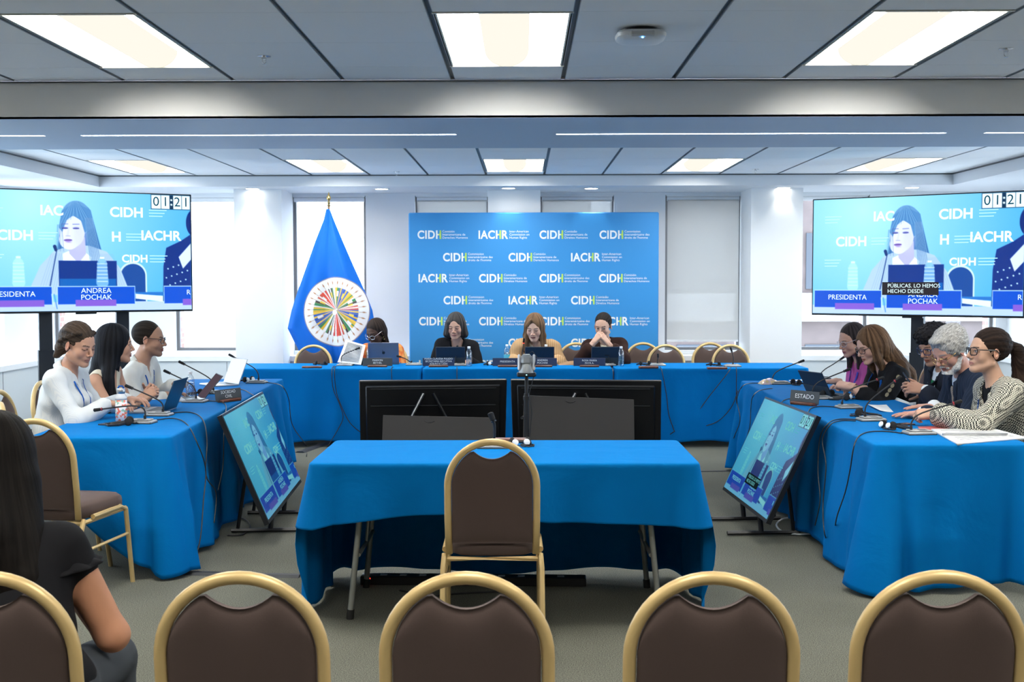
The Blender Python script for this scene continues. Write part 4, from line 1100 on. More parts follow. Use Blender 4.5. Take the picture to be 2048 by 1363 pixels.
def surf(d, a, c, out=.004, e=0.0):
    """point on the front of the clothes: a to the side, c below the neck base"""
    base = d['nb'] + d['side'] * a - d['spu'] * c; best = -.05
    for S in d['SOL']:
        for t in np.arange(.168, -.05, -.004):
            p = base + d['fwd'] * t; i = np.round((p - S.lo) / S.h).astype(int)
            if (i >= 0).all() and (i < S.n).all() and S.F[tuple(i)] < .001: best = max(best, t); break
    return base + d['fwd'] * (best + out)
def lanyard(root, d, m=None, w=.0065, drop=.34, spread=.055):
    s = d['s']; b = MB()
    for q in (-1, 1):
        c0 = d['nb'] + (d['nt'] - d['nb']) * .15; P = [c0 - d['fwd'] * .068 * s + d['side'] * q * .025, c0 + d['side'] * q * .076 * s]
        for t in np.linspace(.12, 1, 12): P.append(surf(d, q * (.074 * s * (1 - t) + .006), drop * t * s, .006))
        P[2:] = [tuple((np.array(P[max(i-1, 2)]) + np.array(P[i]) + np.array(P[min(i+1, len(P)-1)])) / 3) for i in range(2, len(P))]
        b.tube([tuple(p) for p in P], w, 6, flat=.35)
    return b.build('lanyard', m or M['lany'], root, True)
def strip(root, d, m, name, rows, th=.004, par=None):
    """rows of (a, c, lift) triples laid on the clothes"""
    b = MB(); n = len(rows[0]); vs = [tuple(surf(d, a, c, l)) for r_ in rows for a, c, l in r_]
    b.add(vs, [(i*n+j, i*n+j+1, (i+1)*n+j+1, (i+1)*n+j) for i in range(len(rows)-1) for j in range(n-1)])
    o = b.build(name, m, root, 'all'); md = o.modifiers.new('t', 'SOLIDIFY'); md.thickness = th; md.offset = 0; return o
def tie(root, d, m, ln=.34, off=0):
    s = d['s']; rows = []
    for t, w_ in ((0, .017), (.07, .021), (.12, .013), (.3, .022), (.6, .029), (.9, .036), (1, .006)):
        rows.append([(-w_, (.045 + ln * t) * s, .004), (-w_ * .5, (.045 + ln * t) * s, .010), (w_ * .5, (.045 + ln * t) * s, .010), (w_, (.045 + ln * t) * s, .004)])
    return strip(root, d, m, 'necktie', rows)
def lapels(root, d, m, w=.045, ln=.30, vw=.05):
    s = d['s']; r = []
    for q in (-1, 1):
        rows = []
        for t in np.linspace(.06, 1, 10):
            c = ln * t * s; a = vw * np.clip((ln * 1.02 * s - c) / (ln * s), 0, 1.2) - .004; ww = w * (math.sin(math.pi * min(1, t * .85 + .15)) ** .6 + .05) * s
            rows.append([(q * a, c, .006), (q * (a + ww * .4), c, .009), (q * (a + ww * .8), c - .01, .008), (q * (a + ww), c - .014, .002)])
        strip(root, d, m, 'lapel', rows)
def collar(root, d, m, flare=.030, r=.062, h=.035, name='collar', open_=.5):
    nb, side, s = d['nb'], d['side'], d['s']; nd = unit(d['nt'] - nb); f2 = unit(d['fwd'] - nd * (d['fwd'] @ nd)); sd_ = unit(np.cross(f2, nd)); b = MB(); vs = []; nu = 41
    c0 = nb + (d['nt'] - nb) * .10
    for j, (rr, hh) in enumerate(((.057, -.010), (.056, .030), (.060, .036), (.070, .020), (.084, -.008))):
        for i in range(nu):
            u = i / (nu - 1); a = (u - .5) * 2 * math.pi * .46; k = abs(u - .5) * 2
            p = c0 - f2 * (math.cos(a) * rr * s) + sd_ * (math.sin(a) * rr * s) + nd * (hh - .020 * k ** 3) * s
            if k > .5 and j >= 3:
                f = ((k - .5) / .5) ** .8 * (1 if j == 4 else .5); q = math.copysign(1, a); p = p * (1 - f) + (surf(d, q * .040 * s, .070 * s, .008) if j == 4 else surf(d, q * .036 * s, .03 * s, .014)) * f
            vs.append(tuple(p))
    b.add(vs, [(j*nu+i, j*nu+i+1, (j+1)*nu+i+1, (j+1)*nu+i) for j in range(4) for i in range(nu-1)])
    o = b.build(name, m, root, 'all'); md = o.modifiers.new('t', 'SOLIDIFY'); md.thickness = .003; return o
def W(px, py, Y): return tuple(at_y(px, py, Y))
PEOPLE = {}
# ===== left wing, three people facing the middle of the room (+x)
def hair_braids(S, T, d):
    S.fr(*T)
    S.cone((.0, -.10, .02), (.0, -.115, -.05), .045, .040, .03); S.cone((0, -.115, -.05), (.02, -.130, -.105), .036, .020, .02)
    for s_ in (-1, 1):
        for i in range(7):
            t = i / 6; S.ell((s_ * (.055 + .022 * math.sin(t * 3)), .035 - .12 * t, .082 - .085 * t), (.017, .017, .014), k=.004)
seat_for(-2.93, 7.02, 0, 'banquet chair of the woman in the striped white shirt')
r, d = make_person('woman in a striped white shirt looking down at her laptop on the left wing', -2.90, 7.02, 0, dict(
    s=.98, hs=1.08, w=1.22, shw=1.05, head=W(158, 689, 6.98), hyaw=-24, hpitch=-17, skin=(.52, .29, .20), jaw=1.12, cheek=1.1, fem=1, eyes=0, brow=(.05, .035, .03), lips=np.array((.38, .16, .13)),
    style='braids', face='back', flow='back', hair=(.014, .010, .008), hair2=(.075, .052, .038), vol=.010, hairfn=hair_braids, hlen=.03, hx=.03, curl=.0025,
    bust=1.1, armr=1.0, hands=[dict(p=W(214, 806, 6.99), d=(.9, .15, -.05), pose=RELAX, hint=(1, -.3, -.8)), dict(p=W(258, 798, 7.25), d=(1, -.3, 0), pose=RELAX)],
    garments=[dict(mat=M['stripe'], e=.013, arm=.93, cuff=.010, fold=.008, fsc=13, nk=.015, vee=(.09, .018), hem=-.09)], trousers=M['navyc']))
collar(r, d, M['stripe'], flare=.03, h=.04); lanyard(r, d)
el, wr = d['arms'][0][1], d['arms'][0][2]; dv = unit(wr - el); b = MB(); c = wr - dv * .005
b.tube([tuple(c - dv * .012), tuple(c + dv * .012)], .031, 16); ww = b.build('watch_strap', M['wine'], r, True)
b = MB(); up = unit(V(0, 0, 1) - dv * dv[2] + V(.5, 0, 0)); sd_ = np.cross(dv, up); b.box(-.019, .019, -.016, .016, .028, .039, bev=.004, T=Matrix(np.stack([dv, sd_, up], 1).tolist()).to_4x4() if False else Matrix.Translation(Vector(c)) @ Matrix(np.stack([dv, sd_, up], 1).tolist()).to_4x4()); b.build('watch_case', M['scr'], ww)
PEOPLE['w1'] = (r, d)
def hair_long_black(S, T, d):
    S.fr(*T); S.cone((0, -.03, .0), (0, -.055, -.10), .085, .085, .04)
    S.fr(np.eye(3), (0, 0, 0), 1.0)
    h, nb, s = d['head'], d['nb'], d['s']
    S.cone(h + V(.055, -.02, -.03), nb + V(.105, .05, -.06), .045, .042, .03); S.cone(nb + V(.105, .05, -.06), nb + V(.10, .125, -.34), .042, .018, .02)
    S.cone(h + V(-.055, -.02, -.03), nb + V(-.09, .0, -.10), .045, .04, .03); S.cone(h + V(0, -.06, -.04), nb + V(.03, -.09, -.16), .065, .06, .03)
seat_for(-2.93, 7.66, 0, 'banquet chair of the woman with long straight black hair')
r, d = make_person('woman with long straight black hair in a sleeveless cream top, hands clasped', -2.92, 7.66, 0, dict(
    s=.99, hs=1.06, w=.98, head=W(232, 688, 7.6), hyaw=26, hpitch=-3, skin=(.55, .31, .21), eyes=1, lips=np.array((.40, .13, .12)), bare=1, h=.007,
    style='long', face='part', flow='down', hair=(.004, .004, .005), hair2=(.016, .017, .022), vol=.014, hairfn=hair_long_black, hlen=.42, hx=.10, wavy=1, ridge=.0008,
    bust=1.0, hands=[dict(p=W(283, 797, 7.55), d=(.80, .55, .55), pose=(55, 56, 58, 60), hint=(.9, -.2, -1), up=(.2, -.7, .7)), dict(p=W(297, 790, 7.72), d=(.55, -.45, .65), pose=(55, 56, 58, 60), up=(.3, .6, .8))],
    garments=[dict(name='top', mat=M['cream'], e=.008, arm=0, hole=1, nk=.03, vee=(.10, .05), fold=.003)]))
PEOPLE['w2'] = (r, d)
def hair_m3(S, T, d): pass
seat_for(-2.93, 8.40, 0, 'banquet chair of the man in the cream shirt')
r, d = make_person('man with cropped hair, glasses and a cream shirt on the left wing', -2.92, 8.40, 0, dict(
    s=1.02, hs=1.04, w=1.12, shw=1.1, head=W(299, 678, 8.3), hyaw=6, hpitch=-4, skin=(.42, .235, .16), jaw=1.12, nose=1.15, eyes=1, beard=((.10, .06, .045), .45), neckr=1.1,
    style='short', face='short', flow='back', hair=(.014, .010, .008), hair2=(.03, .022, .018), vol=.005, ridge=.0003, rec=1.05,
    armr=1.15, hands=[dict(p=W(333, 790, 8.2), d=(.8, .5, .1), pose=RELAX), dict(p=W(352, 768, 8.45), d=(.7, -.6, .3), pose=FIST)],
    garments=[dict(mat=M['offwhite'], e=.013, arm=.9, cuff=.012, fold=.008, nk=.015, vee=(.08, .018), hem=-.09)]))
collar(r, d, M['offwhite'], flare=.028, h=.04); glasses(r, d, M['frameb'], .0020, square=.8); lanyard(r, d, drop=.3)
PEOPLE['m3'] = (r, d)
# ===== right wing, five people facing the middle (-x)
def hair_pony(S, T, d):
    S.fr(*T); S.ell((0, -.108, .040), (.026, .024, .026), k=.012)
    P = [(0, -.125, .045), (0, -.165, .02), (0, -.185, -.05), (0, -.190, -.13), (.01, -.20, -.22), (.01, -.205, -.30)]
    rr = [.022, .034, .040, .038, .032, .012]
    for i in range(5): S.cone(P[i], P[i+1], rr[i], rr[i+1], .015)
seat_for(2.94, 6.62, 180, 'banquet chair of the woman in the houndstooth jacket')
r, d = make_person('woman in a black and white houndstooth jacket with a ponytail and black glasses', 2.93, 6.62, 180, dict(
    s=1.0, hs=1.08, w=1.05, head=W(1975, 703, 6.62), hyaw=6, hpitch=4, skin=(.56, .34, .24), eyes=1, lips=np.array((.42, .17, .15)),
    style='pony', face='back', flow='back', hair=(.006, .004, .004), hair2=(.032, .020, .015), vol=.010, hairfn=hair_pony, hlen=.25, hx=.14, wavy=3, curl=.002,
    bust=1.05, armr=1.15, hands=[dict(p=W(1905, 850, 6.78), d=(-1, -.1, 0), pose=RELAX, spread=6), dict(p=W(1872, 826, 6.55), d=(-.9, .35, -.1), pose=FIST, up=(0, -.6, .8), hint=(-1, -.2, -.9))],
    garments=[dict(name='jacket', mat=M['hound'], e=.022, arm=.93, cuff=.014, fold=.006, nk=.0, vee=(.42, .070), pad=.006, hem=-.10), dict(name='top', mat=M['black'], e=.010, arm=0, nk=.035, fold=.002)]))
lapels(r, d, M['hound'], w=.055, ln=.24, vw=.062); lanyard(r, d, drop=.40, w=.008); glasses(r, d, M['frameb'], .0028, square=.9)
PEOPLE['r1'] = (r, d)
def hair_grey(S, T, d):
    S.fr(*T)
    for q in (-1, 1): S.ell((q * .066, -.02, .03), (.028, .06, .055), k=.02)
    S.ell((0, .058, .095), (.05, .035, .022), k=.02); S.ell((0, -.06, .07), (.07, .06, .05), k=.02)
def beard_add(root, d, m_col, o):
    S = Solid(d['head'] - .15, d['head'] + .15, .0036); S.fr(d['Hr'], d['head'], d['hs'])
    for s_ in (-1, 1):
        S.cone((s_ * .060, .004, -.045), (s_ * .047, .040, -.082), .013, .017, .015); S.cone((s_ * .047, .04, -.082), (0, .078, -.112), .017, .022, .015)
        S.cone((s_ * .026, .078, -.066), (0, .095, -.050), .007, .0065, .006)
    S.ell((0, .070, -.118), (.032, .026, .028), k=.02); S.ell((0, .098, -.067), (.018, .02, .0075), k=.004, op='cut')
    S.T = None; S.warp(lambda X, Y, Z: .003 * vnoise(X * 110, Y * 110, Z * 110)); v, f = S.mesh()
    n = .5 + .5 * vnoise(v[:, 0] * 160, v[:, 1] * 160, v[:, 2] * 60); c = np.array(m_col) * (.75 + .35 * n[:, None])
    npmesh('beard', v, f, M['hair'], root, cols=c, st=np.stack([v[:, 0] * 300, v[:, 1] * 300, v[:, 2] * 60], 1))
seat_for(2.93, 7.18, 180, 'banquet chair of the grey bearded man')
r, d = make_person('grey haired bearded man in a dark blue suit and taupe tie, reading papers', 2.92, 7.18, 180, dict(
    s=1.03, hs=1.08, w=1.12, shw=1.08, head=W(1899, 700, 7.12), hyaw=24, hpitch=-30, skin=(.56, .30, .23), nose=1.15, eyes=0, brow=(.35, .33, .31), neckr=1.1,
    style='short', face='short', flow='mess', hair=(.26, .25, .235), hair2=(.46, .45, .43), vol=.016, hairfn=hair_grey, curl=.004, rec=1.0, hx=.03,
    hands=[dict(p=W(1868, 812, 7.15), d=(-1, .25, -.05), pose=FLAT, spread=7), dict(p=W(1845, 826, 6.95), d=(-1, 0, -.05), pose=FLAT, spread=8)],
    garments=[dict(name='jacket', mat=M['suit2'], e=.022, arm=.93, cuff=.012, fold=.005, vee=(.30, .050), pad=.010, hem=-.10), dict(name='shirt', mat=M['shirtw'], e=.010, arm=.99, cuff=.006, nk=.01, fold=.002)]))
beard_add(r, d, (.62, .61, .60), None); collar(r, d, M['shirtw'], flare=.018, h=.045); tie(r, d, M['taupe'], .20); lapels(r, d, M['suit2'], ln=.22, vw=.042); glasses(r, d, M['gold2'], .0016, square=.2, drop=.012)
PEOPLE['r2'] = (r, d)
def hair_curly(S, T, d):
    S.fr(*T); S.ell((0, .01, .075), (.085, .095, .060), k=.02); S.ell((0, .065, .085), (.06, .04, .035), k=.02)
seat_for(2.98, 7.84, 180, 'banquet chair of the man with the green tie')
r, d = make_person('man with curly black hair, blue framed glasses and a green tie, holding a phone', 2.97, 7.84, 180, dict(
    s=1.04, hs=1.04, w=1.0, shw=1.05, head=W(1868, 690, 7.7), hyaw=24, hpitch=-20, skin=(.47, .26, .18), nose=1.1, eyes=1, beard=((.10, .07, .06), .35),
    style='curly', face='short', flow='mess', hair=(.006, .006, .007), hair2=(.022, .020, .022), vol=.018, hairfn=hair_curly, curl=.010, rec=.9, hx=.04,
    hands=[dict(p=W(1856, 784, 7.62), d=(-1, .1, .25), pose=HOLD, up=(0, -.5, .85)), dict(p=W(1850, 780, 7.50), d=(-1, .1, .2), pose=HOLD, up=(-.2, -.8, .5), hint=(-.6, -.3, -1))],
    garments=[dict(name='jacket', mat=M['suit'], e=.022, arm=.93, cuff=.012, fold=.005, vee=(.30, .052), pad=.010, hem=-.10), dict(name='shirt', mat=M['shirtw'], e=.010, arm=.98, cuff=.006, nk=.01, fold=.002)]))
collar(r, d, M['shirtw'], flare=.018, h=.045); tie(r, d, M['green'], .22); lapels(r, d, M['suit'], ln=.22, vw=.042); glasses(r, d, mat('blue_frame', (.015, .03, .10), .3), .0024, square=.8, drop=.004)
PEOPLE['r3'] = (r, d)
def hair_long_brown(S, T, d):
    S.fr(*T); S.cone((0, -.05, .0), (0, -.09, -.10), .082, .075, .04)
    for q in (-1, 1): S.cone((q * .062, .018, .02), (q * .068, .022, -.09), .022, .028, .02); S.cone((q * .068, .022, -.09), (q * .06, .0, -.20), .030, .022, .02)
    S.T = None; nb = d['nb']
    S.cone(nb + V(0, -.06, .05), nb + V(0, -.16, -.06), .075, .065, .03); S.cone(nb + V(0, -.16, -.06), nb + V(-.02, -.21, -.17), .062, .045, .02); S.cone(nb + V(-.05, -.10, 0), nb + V(-.12, -.14, -.14), .05, .03, .02)
seat_for(2.90, 8.42, 180, 'banquet chair of the woman with long brown hair')
r, d = make_person('woman with long brown highlighted hair in a black embroidered blouse, writing', 2.86, 8.42, 180, dict(
    s=.99, hs=1.08, w=1.02, head=W(1742, 690, 8.3), hyaw=14, hpitch=-22, skin=(.58, .35, .27), eyes=0, hipy=-.02,
    style='long', face='part', flow='down', hair=(.035, .018, .010), hair2=(.19, .11, .06), vol=.013, hairfn=hair_long_brown, hlen=.38, hx=.16, wavy=9, curl=.002,
    bust=1.0, armr=1.1, hands=[dict(p=W(1722, 776, 8.22), d=(-.95, -.1, 0), pose=(40, 44, 48, 52)), dict(p=W(1700, 772, 8.12), d=(-.7, .7, .1), pose=FIST, up=(-.3, -.3, .9))],
    garments=[dict(name='blouse', mat=M['black'], e=.020, arm=.72, cuff=.016, fold=.008, nk=.01, vee=(.12, .035), hem=-.09)]))
lanyard(r, d, w=.010); glasses(r, d, M['frameb'], .0022, square=.5)
nb, fwd, side, spu = d['nb'], d['fwd'], d['side'], d['spu']; b = MB(); S0, e_, w_ = d['arms'][1]
for p0, p1 in ((S0 + V(0, 0, .05), S0 + V(.0, .045, .05)),):
    pass
def patch(c, n, a, sz, T=None):
    n = unit(n); a = unit(a - n * (a @ n)); c2 = np.cross(n, a); vs = []
    for k in range(8):
        t = 2 * math.pi * k / 8; vs.append(tuple(c + a * math.cos(t) * sz + c2 * math.sin(t) * sz * .6 + n * .002))
    b.add(vs, [tuple(range(8))])
for t, q in ((.15, 1), (.45, 1), (.75, 1), (.6, 1)):
    ax_ = unit(e_ - S0); n_ = unit(np.cross(ax_, V(0, 1, 0)));  n_ = n_ if n_[0] < 0 else -n_; c = S0 + (e_ - S0) * t
    b = MB(); patch(c + n_ * .0785, n_, ax_, .020); b.build('embroidery', M['deco'], r)
PEOPLE['r4'] = (r, d)
def hair_r5(S, T, d):
    S.fr(*T); S.cone((0, -.06, .0), (0, -.075, -.10), .070, .06, .03)
    for q in (-1, 1): S.cone((q * .055, -.03, -.03), (q * .062, -.005, -.12), .03, .032, .02); S.cone((q * .062, -.005, -.12), (q * .062, .03, -.20), .032, .018, .02)
seat_for(2.90, 9.06, 180, 'banquet chair of the woman in the magenta polo shirt')
r, d = make_person('woman in a magenta polo shirt with glasses and dark parted hair', 2.84, 9.06, 180, dict(
    s=.98, hs=1.06, w=1.0, head=W(1703, 680, 8.95), hyaw=18, hpitch=-16, skin=(.50, .29, .22), eyes=0, lips=np.array((.38, .12, .14)),
    style='long', face='back', flow='down', hair=(.012, .009, .010), hair2=(.05, .04, .04), vol=.008, hairfn=hair_r5, hlen=.14, hx=.04,
    bust=1.0, armr=1.1, hands=[dict(p=W(1690, 770, 8.95), d=(-.9, -.4, 0), pose=RELAX), dict(p=W(1672, 762, 8.75), d=(-.9, -.2, 0), pose=RELAX)],
    garments=[dict(mat=M['magenta'], e=.014, arm=.46, cuff=.0, fold=.005, nk=.02, vee=(.10, .02), hem=-.09)]))
collar(r, d, M['magenta'], flare=.026, h=.035); lanyard(r, d, w=.009, m=mat('violet_lanyard', (.06, .07, .45), .6)); glasses(r, d, M['silver'], .0014, square=.3)
PEOPLE['r5'] = (r, d)
# ===== panel of four facing the camera (-y)
seat_for(-1.46, 12.02, -95, 'banquet chair of the woman in orange at the panel')
def hair_marion(S, T, d):
    S.fr(*T)
    for q in (-1, 1): S.cone((q * .06, -.035, -.02), (q * .066, -.035, -.12), .035, .030, .02)
    S.cone((0, -.07, -.02), (0, -.07, -.11), .06, .05, .03)
r, d = make_person('woman in an orange patterned dress with round glasses reading a paper', -1.46, 12.02, -90, dict(
    s=.95, hs=1.12, w=1.1, head=W(751, 664, 11.72), hyaw=-34, hpitch=-22, skin=(.085, .045, .032), nose=1.25, eyes=0, brow=(.02, .012, .01), lips=np.array((.10, .04, .04)), h=.01, hh=.004, handh=.004,
    style='long', face='back', flow='down', hair=(.014, .010, .009), hair2=(.04, .028, .024), vol=.010, hairfn=hair_marion, hlen=.10, hx=.04,
    bust=1.1, armr=1.15, hands=[dict(p=W(722, 722, 11.62), d=(-.2, -.4, .9), pose=RELAX, up=(0, -1, 0)), dict(p=W(778, 722, 11.6), d=(-.5, -.7, .1), pose=RELAX)],
    garments=[dict(name='dress', mat=M['orange'], e=.014, arm=.55, cuff=.01, fold=.006, nk=.02, vee=(.10, .03), h=.011)]))
glasses(r, d, M['silver'], .0018, square=.0, drop=.012); b = MB(); T = Matrix(d['Hr'].tolist()).to_4x4(); T.translation = Vector(d['head'])
for q in (-1, 1): b.tube([(q * .085, -.005, -.048 + .016 * math.cos(a) - .012) if False else (q * .088 + .0, -.005 + .014 * math.sin(a), -.064 + .016 * math.cos(a)) for a in np.linspace(0, 6.28, 14)[:-1]], .0028, 6, closed=True, T=T)
b.build('earring', M['gold2'], r, True); PEOPLE['b1'] = (r, d)
def hair_bob(S, T, d):
    S.fr(*T)
    for q in (-1, 1): S.cone((q * .064, -.005, .02), (q * .082, .0, -.075), .034, .040, .03)
    S.cone((0, -.06, 0), (0, -.07, -.08), .075, .07, .03); S.cone((.055, .06, .05), (.072, .055, -.06), .018, .02, .015)
seat_for(-.72, 12.02, -90, 'banquet chair of the woman with the grey bob')
r, d = make_person('woman with a grey black bob and black jacket behind a dark tablet', -.72, 12.02, -90, dict(
    s=.97, hs=1.12, w=1.0, head=W(911, 652, 11.78), hyaw=-8, hpitch=-12, hroll=0, skin=(.52, .31, .23), eyes=0, brow=(.06, .045, .04), lips=np.array((.42, .17, .16)), h=.01, hh=.004, handh=.004,
    style='bob', face='part', flow='down', hair=(.010, .009, .010), hair2=(.075, .072, .072), vol=.012, hairfn=hair_bob, hlen=.02, hx=.03,
    bust=.9, hands=[dict(p=W(885, 722, 11.62), d=(.3, -.9, 0), pose=RELAX), dict(p=W(938, 722, 11.62), d=(-.3, -.9, 0), pose=RELAX)],
    garments=[dict(name='jacket', mat=M['black'], e=.020, arm=.93, cuff=.01, fold=.005, vee=(.26, .055), pad=.012, h=.011)]))
lapels(r, d, M['black'], w=.04, ln=.22, vw=.055); PEOPLE['b2'] = (r, d)
def hair_pres(S, T, d):
    S.fr(*T); S.cone((0, -.05, 0), (0, -.06, -.10), .078, .07, .03)
    for q in (-1, 1): S.cone((q * .066, .012, .03), (q * .076, .02, -.07), .026, .030, .02); S.cone((q * .076, .02, -.07), (q * .085, .055, -.20), .030, .024, .02)
    S.cone((.01, .070, .092), (.060, .052, .030), .014, .018, .012)
seat_for(.12, 12.02, -90, 'banquet chair of the woman speaking into the microphone')
r, d = make_person('woman with long light brown hair and a camel cardigan speaking at the panel', .12, 12.02, -90, dict(
    s=.98, hs=1.14, w=1.12, head=W(1069, 655, 11.74), hyaw=-12, hpitch=-16, hroll=0, skin=(.62, .40, .31), eyes=0, open=1, brow=(.07, .045, .03), lips=np.array((.42, .16, .15)), h=.01, hh=.004, handh=.004, cheek=1.05,
    style='long', face='part', flow='down', hair=(.075, .043, .026), hair2=(.23, .14, .08), vol=.013, hairfn=hair_pres, hlen=.22, hx=.06, wavy=12,
    bust=1.05, armr=1.25, hands=[dict(p=W(1030, 722, 11.62), d=(.5, -.8, 0), pose=RELAX), dict(p=W(1112, 722, 11.6), d=(-.5, -.8, 0), pose=RELAX)],
    garments=[dict(name='cardigan', mat=M['camel'], e=.030, arm=.9, cuff=.02, fold=.009, vee=(.45, .065), h=.011, hem=-.1), dict(name='blouse', mat=M['ivory'], e=.016, arm=0, nk=.02, vee=(.12, .03), h=.011, fold=.008)]))
PEOPLE['b3'] = (r, d)
def hair_bunb(S, T, d): S.fr(*T); S.ell((0, -.115, .0), (.035, .03, .035), k=.015)
seat_for(.86, 12.02, -90, 'banquet chair of the woman with clasped hands')
r, d = make_person('woman with dark tied back hair in a dark brown jacket, hands clasped at her mouth', .86, 12.02, -90, dict(
    s=.99, hs=1.08, w=1.0, head=W(1206, 652, 11.76), hyaw=-20, hpitch=-14, skin=(.58, .36, .27), eyes=1, gaze=-1, brow=(.03, .02, .016), h=.01, hh=.004, handh=.0036,
    style='bun', face='back', flow='back', hair=(.008, .007, .007), hair2=(.03, .024, .022), vol=.007, hairfn=hair_bunb, hx=.03,
    bust=.9, hands=[dict(p=W(1188, 684, 11.56), d=(.62, -.1, .75), pose=(58, 60, 62, 62), up=(-.7, -.7, .3), hint=(.7, .3, -1)), dict(p=W(1216, 686, 11.56), d=(-.62, -.1, .75), pose=(58, 60, 62, 62), up=(.7, -.7, .3), hint=(-.7, .3, -1))],
    garments=[dict(name='jacket', mat=M['dbrown'], e=.022, arm=.80, cuff=.016, fold=.006, vee=(.28, .050), pad=.014, h=.011), dict(name='top', mat=M['ivory'], e=.010, arm=0, nk=.04, h=.011, fold=.002)]))
lapels(r, d, M['dbrown'], w=.04, ln=.22, vw=.05); PEOPLE['b4'] = (r, d)
# ===== the woman in the audience, seen from behind
def hair_fg(S, T, d):
    S.T = None; h, nb = d['head'], d['nb']
    S.cone(h + V(0, -.05, .0), nb + V(0, -.085, .0), .098, .105, .04); S.cone(nb + V(0, -.085, 0), nb + V(0, -.125, -.26), .115, .085, .03)
    S.cone(h + V(.05, -.06, -.06), nb + V(.10, -.10, -.10), .08, .07, .03)
    S.cone(nb + V(-.06, -.10, -.05), nb + V(-.06, -.13, -.30), .07, .05, .02); S.cone(nb + V(.06, -.10, -.05), nb + V(.05, -.13, -.28), .07, .05, .02)
r, d = make_person('woman in a black flutter sleeve top with long dark hair, seen from behind', -1.29, 2.93, 94, dict(
    s=.98, hs=1.08, w=1.05, shw=1.08, head=W(-2, 925, 3.12), hyaw=6, hpitch=0, skin=(.50, .24, .14), eyes=1, bare=1, h=.007, hipy=-.02, shz=(-.05, -.05),
    style='long', face='part', flow='down', hair=(.003, .0025, .0025), hair2=(.010, .008, .007), vol=.018, hairfn=hair_fg, hlen=.42, hx=.08, wavy=1, ridge=.0008, hairh=.005,
    armr=1.12, hands=[dict(p=(-1.30, 3.24, .72), d=(-.3, .9, -.1), pose=RELAX, hint=(.8, -.35, -1)), dict(p=(-1.5, 3.18, .70), d=(.3, .9, 0), pose=RELAX)],
    garments=[dict(name='top', mat=M['black'], e=.010, arm=.10, hole=0, nk=.02, fold=.003, hem=-.03)], trousers=M['greyt']))
# flutter sleeves: flared cloth rings over the shoulders
for i, (S0, el, wr) in enumerate(d['arms']):
    ax_ = unit(el - S0); q = 1 if i == 0 else -1; out = unit(d['side'] * q - ax_ * (d['side'] * q @ ax_)); fw = np.cross(ax_, out); b = MB()
    c0 = S0 - ax_ * .012 - out * .046
    def fn(u, v):
        a = 2 * math.pi * u; rr = (.042 + (.046 + .007 * math.sin(9 * a)) * v); p = c0 + ax_ * (.095 * v * (0.7 + .3 * math.cos(a))) + out * (math.cos(a) * rr + .03 * v) + fw * math.sin(a) * rr * 1.05
        return tuple(p)
    b.grid(fn, 60, 10, wrap=True); so = b.build('sleeve', M['black'], r, True); md = so.modifiers.new('t', 'SOLIDIFY'); md.thickness = .003
PEOPLE['fg'] = (r, d)
mat = _mat
# ------------------------------------------------------------------ banner
def at_x(px, py, X):
    d = ray(px, py); return CAM + d * ((X - CAM.x) / d.x)
M['ban'] = mat('banner_fabric', (.035, .25, .60), .55, spec=.35); M['logo'] = mat('white_print', (.80, .84, .86), .6); M['lime'] = mat('lime_print', (.45, .68, .12), .6)
SMALL = {'es': 'Comisión\nInteramericana de\nDerechos Humanos', 'en': 'Inter-American\nCommission on\nHuman Rights', 'pt': 'Comissão\nInteramericana de\nDireitos Humanos', 'fr': "Commission\ninteraméricaine des\ndroits de l'homme"}
def width(vs): xs = [v[0] for v in vs]; return min(xs), max(xs)
def logo_mb(kind, h=.093, small=True):
    """lettering from x=0, centred on y=0, facing +z; slot 0 white, slot 1 lime"""
    b = MB(); x = 0; st = h * .22
    def word(t, x):
        v, f = text_geo(t, h * 1.37, .030, 'LEFT', 1.06, .86); a, c = width(v); y0 = min(q[1] for q in v); y1 = max(q[1] for q in v); k = h / (y1 - y0)
        v = [((q[0] - a) + x, (q[1] - (y0 + y1) / 2) * k, 0) for q in v]; b.add(v, f, 0); return x + c - a
    def rect(x0, x1, y0, y1, mi): b.add([(x0, y0, 0), (x1, y0, 0), (x1, y1, 0), (x0, y1, 0)], [(0, 1, 2, 3)], mi)
    x = word('IAC' if kind == 'en' else 'CID', x) + h * .12
    rect(x, x + st * .85, -h / 2, h / 2, 0); rect(x + st * .85, x + h * .30, -st * .4, st * .4, 0); rect(x + h * .30, x + h * .42, -st * .4, st * .4, 1)
    rect(x + h * .42, x + h * .42 + st * .85, -h / 2, h / 2, 1); x += h * .42 + st * .85
    if kind == 'en': x = word('R', x + h * .10)
    if small:
        for i, ln in enumerate(SMALL[kind].split('\n')):
            v, f = text_geo(ln, h * .37, .004, 'LEFT'); a, c = width(v); b.add([(q[0] - a + x + h * .16, q[1] + (1 - i) * h * .36, 0) for q in v], f, 0)
    return b
YBN = 12.56
bl = at_y(817, 425, YBN); br = at_y(1318, 427, YBN); BX0, BX1, BZ1 = bl.x, br.x, bl.z
o = thing('backdrop_banner', 'wide blue fabric backdrop with rows of white and lime lettering behind the panel', 'banner', ((BX0 + BX1) / 2, YBN, 0))
hw = (BX1 - BX0) / 2
b = MB(); b.box(-hw, hw, -.004, .035, .06, BZ1, bev=.012); b.build('fabric', M['ban'], o, True)
b = MB()
for s_ in (-1, 1): b.box(s_ * (hw - .25) - .03, s_ * (hw - .25) + .03, -.12, .14, 0, .02); b.box(s_ * (hw - .25) - .015, s_ * (hw - .25) + .015, .036, .05, .02, 1.6)
b.build('stand', M['silver'], o)
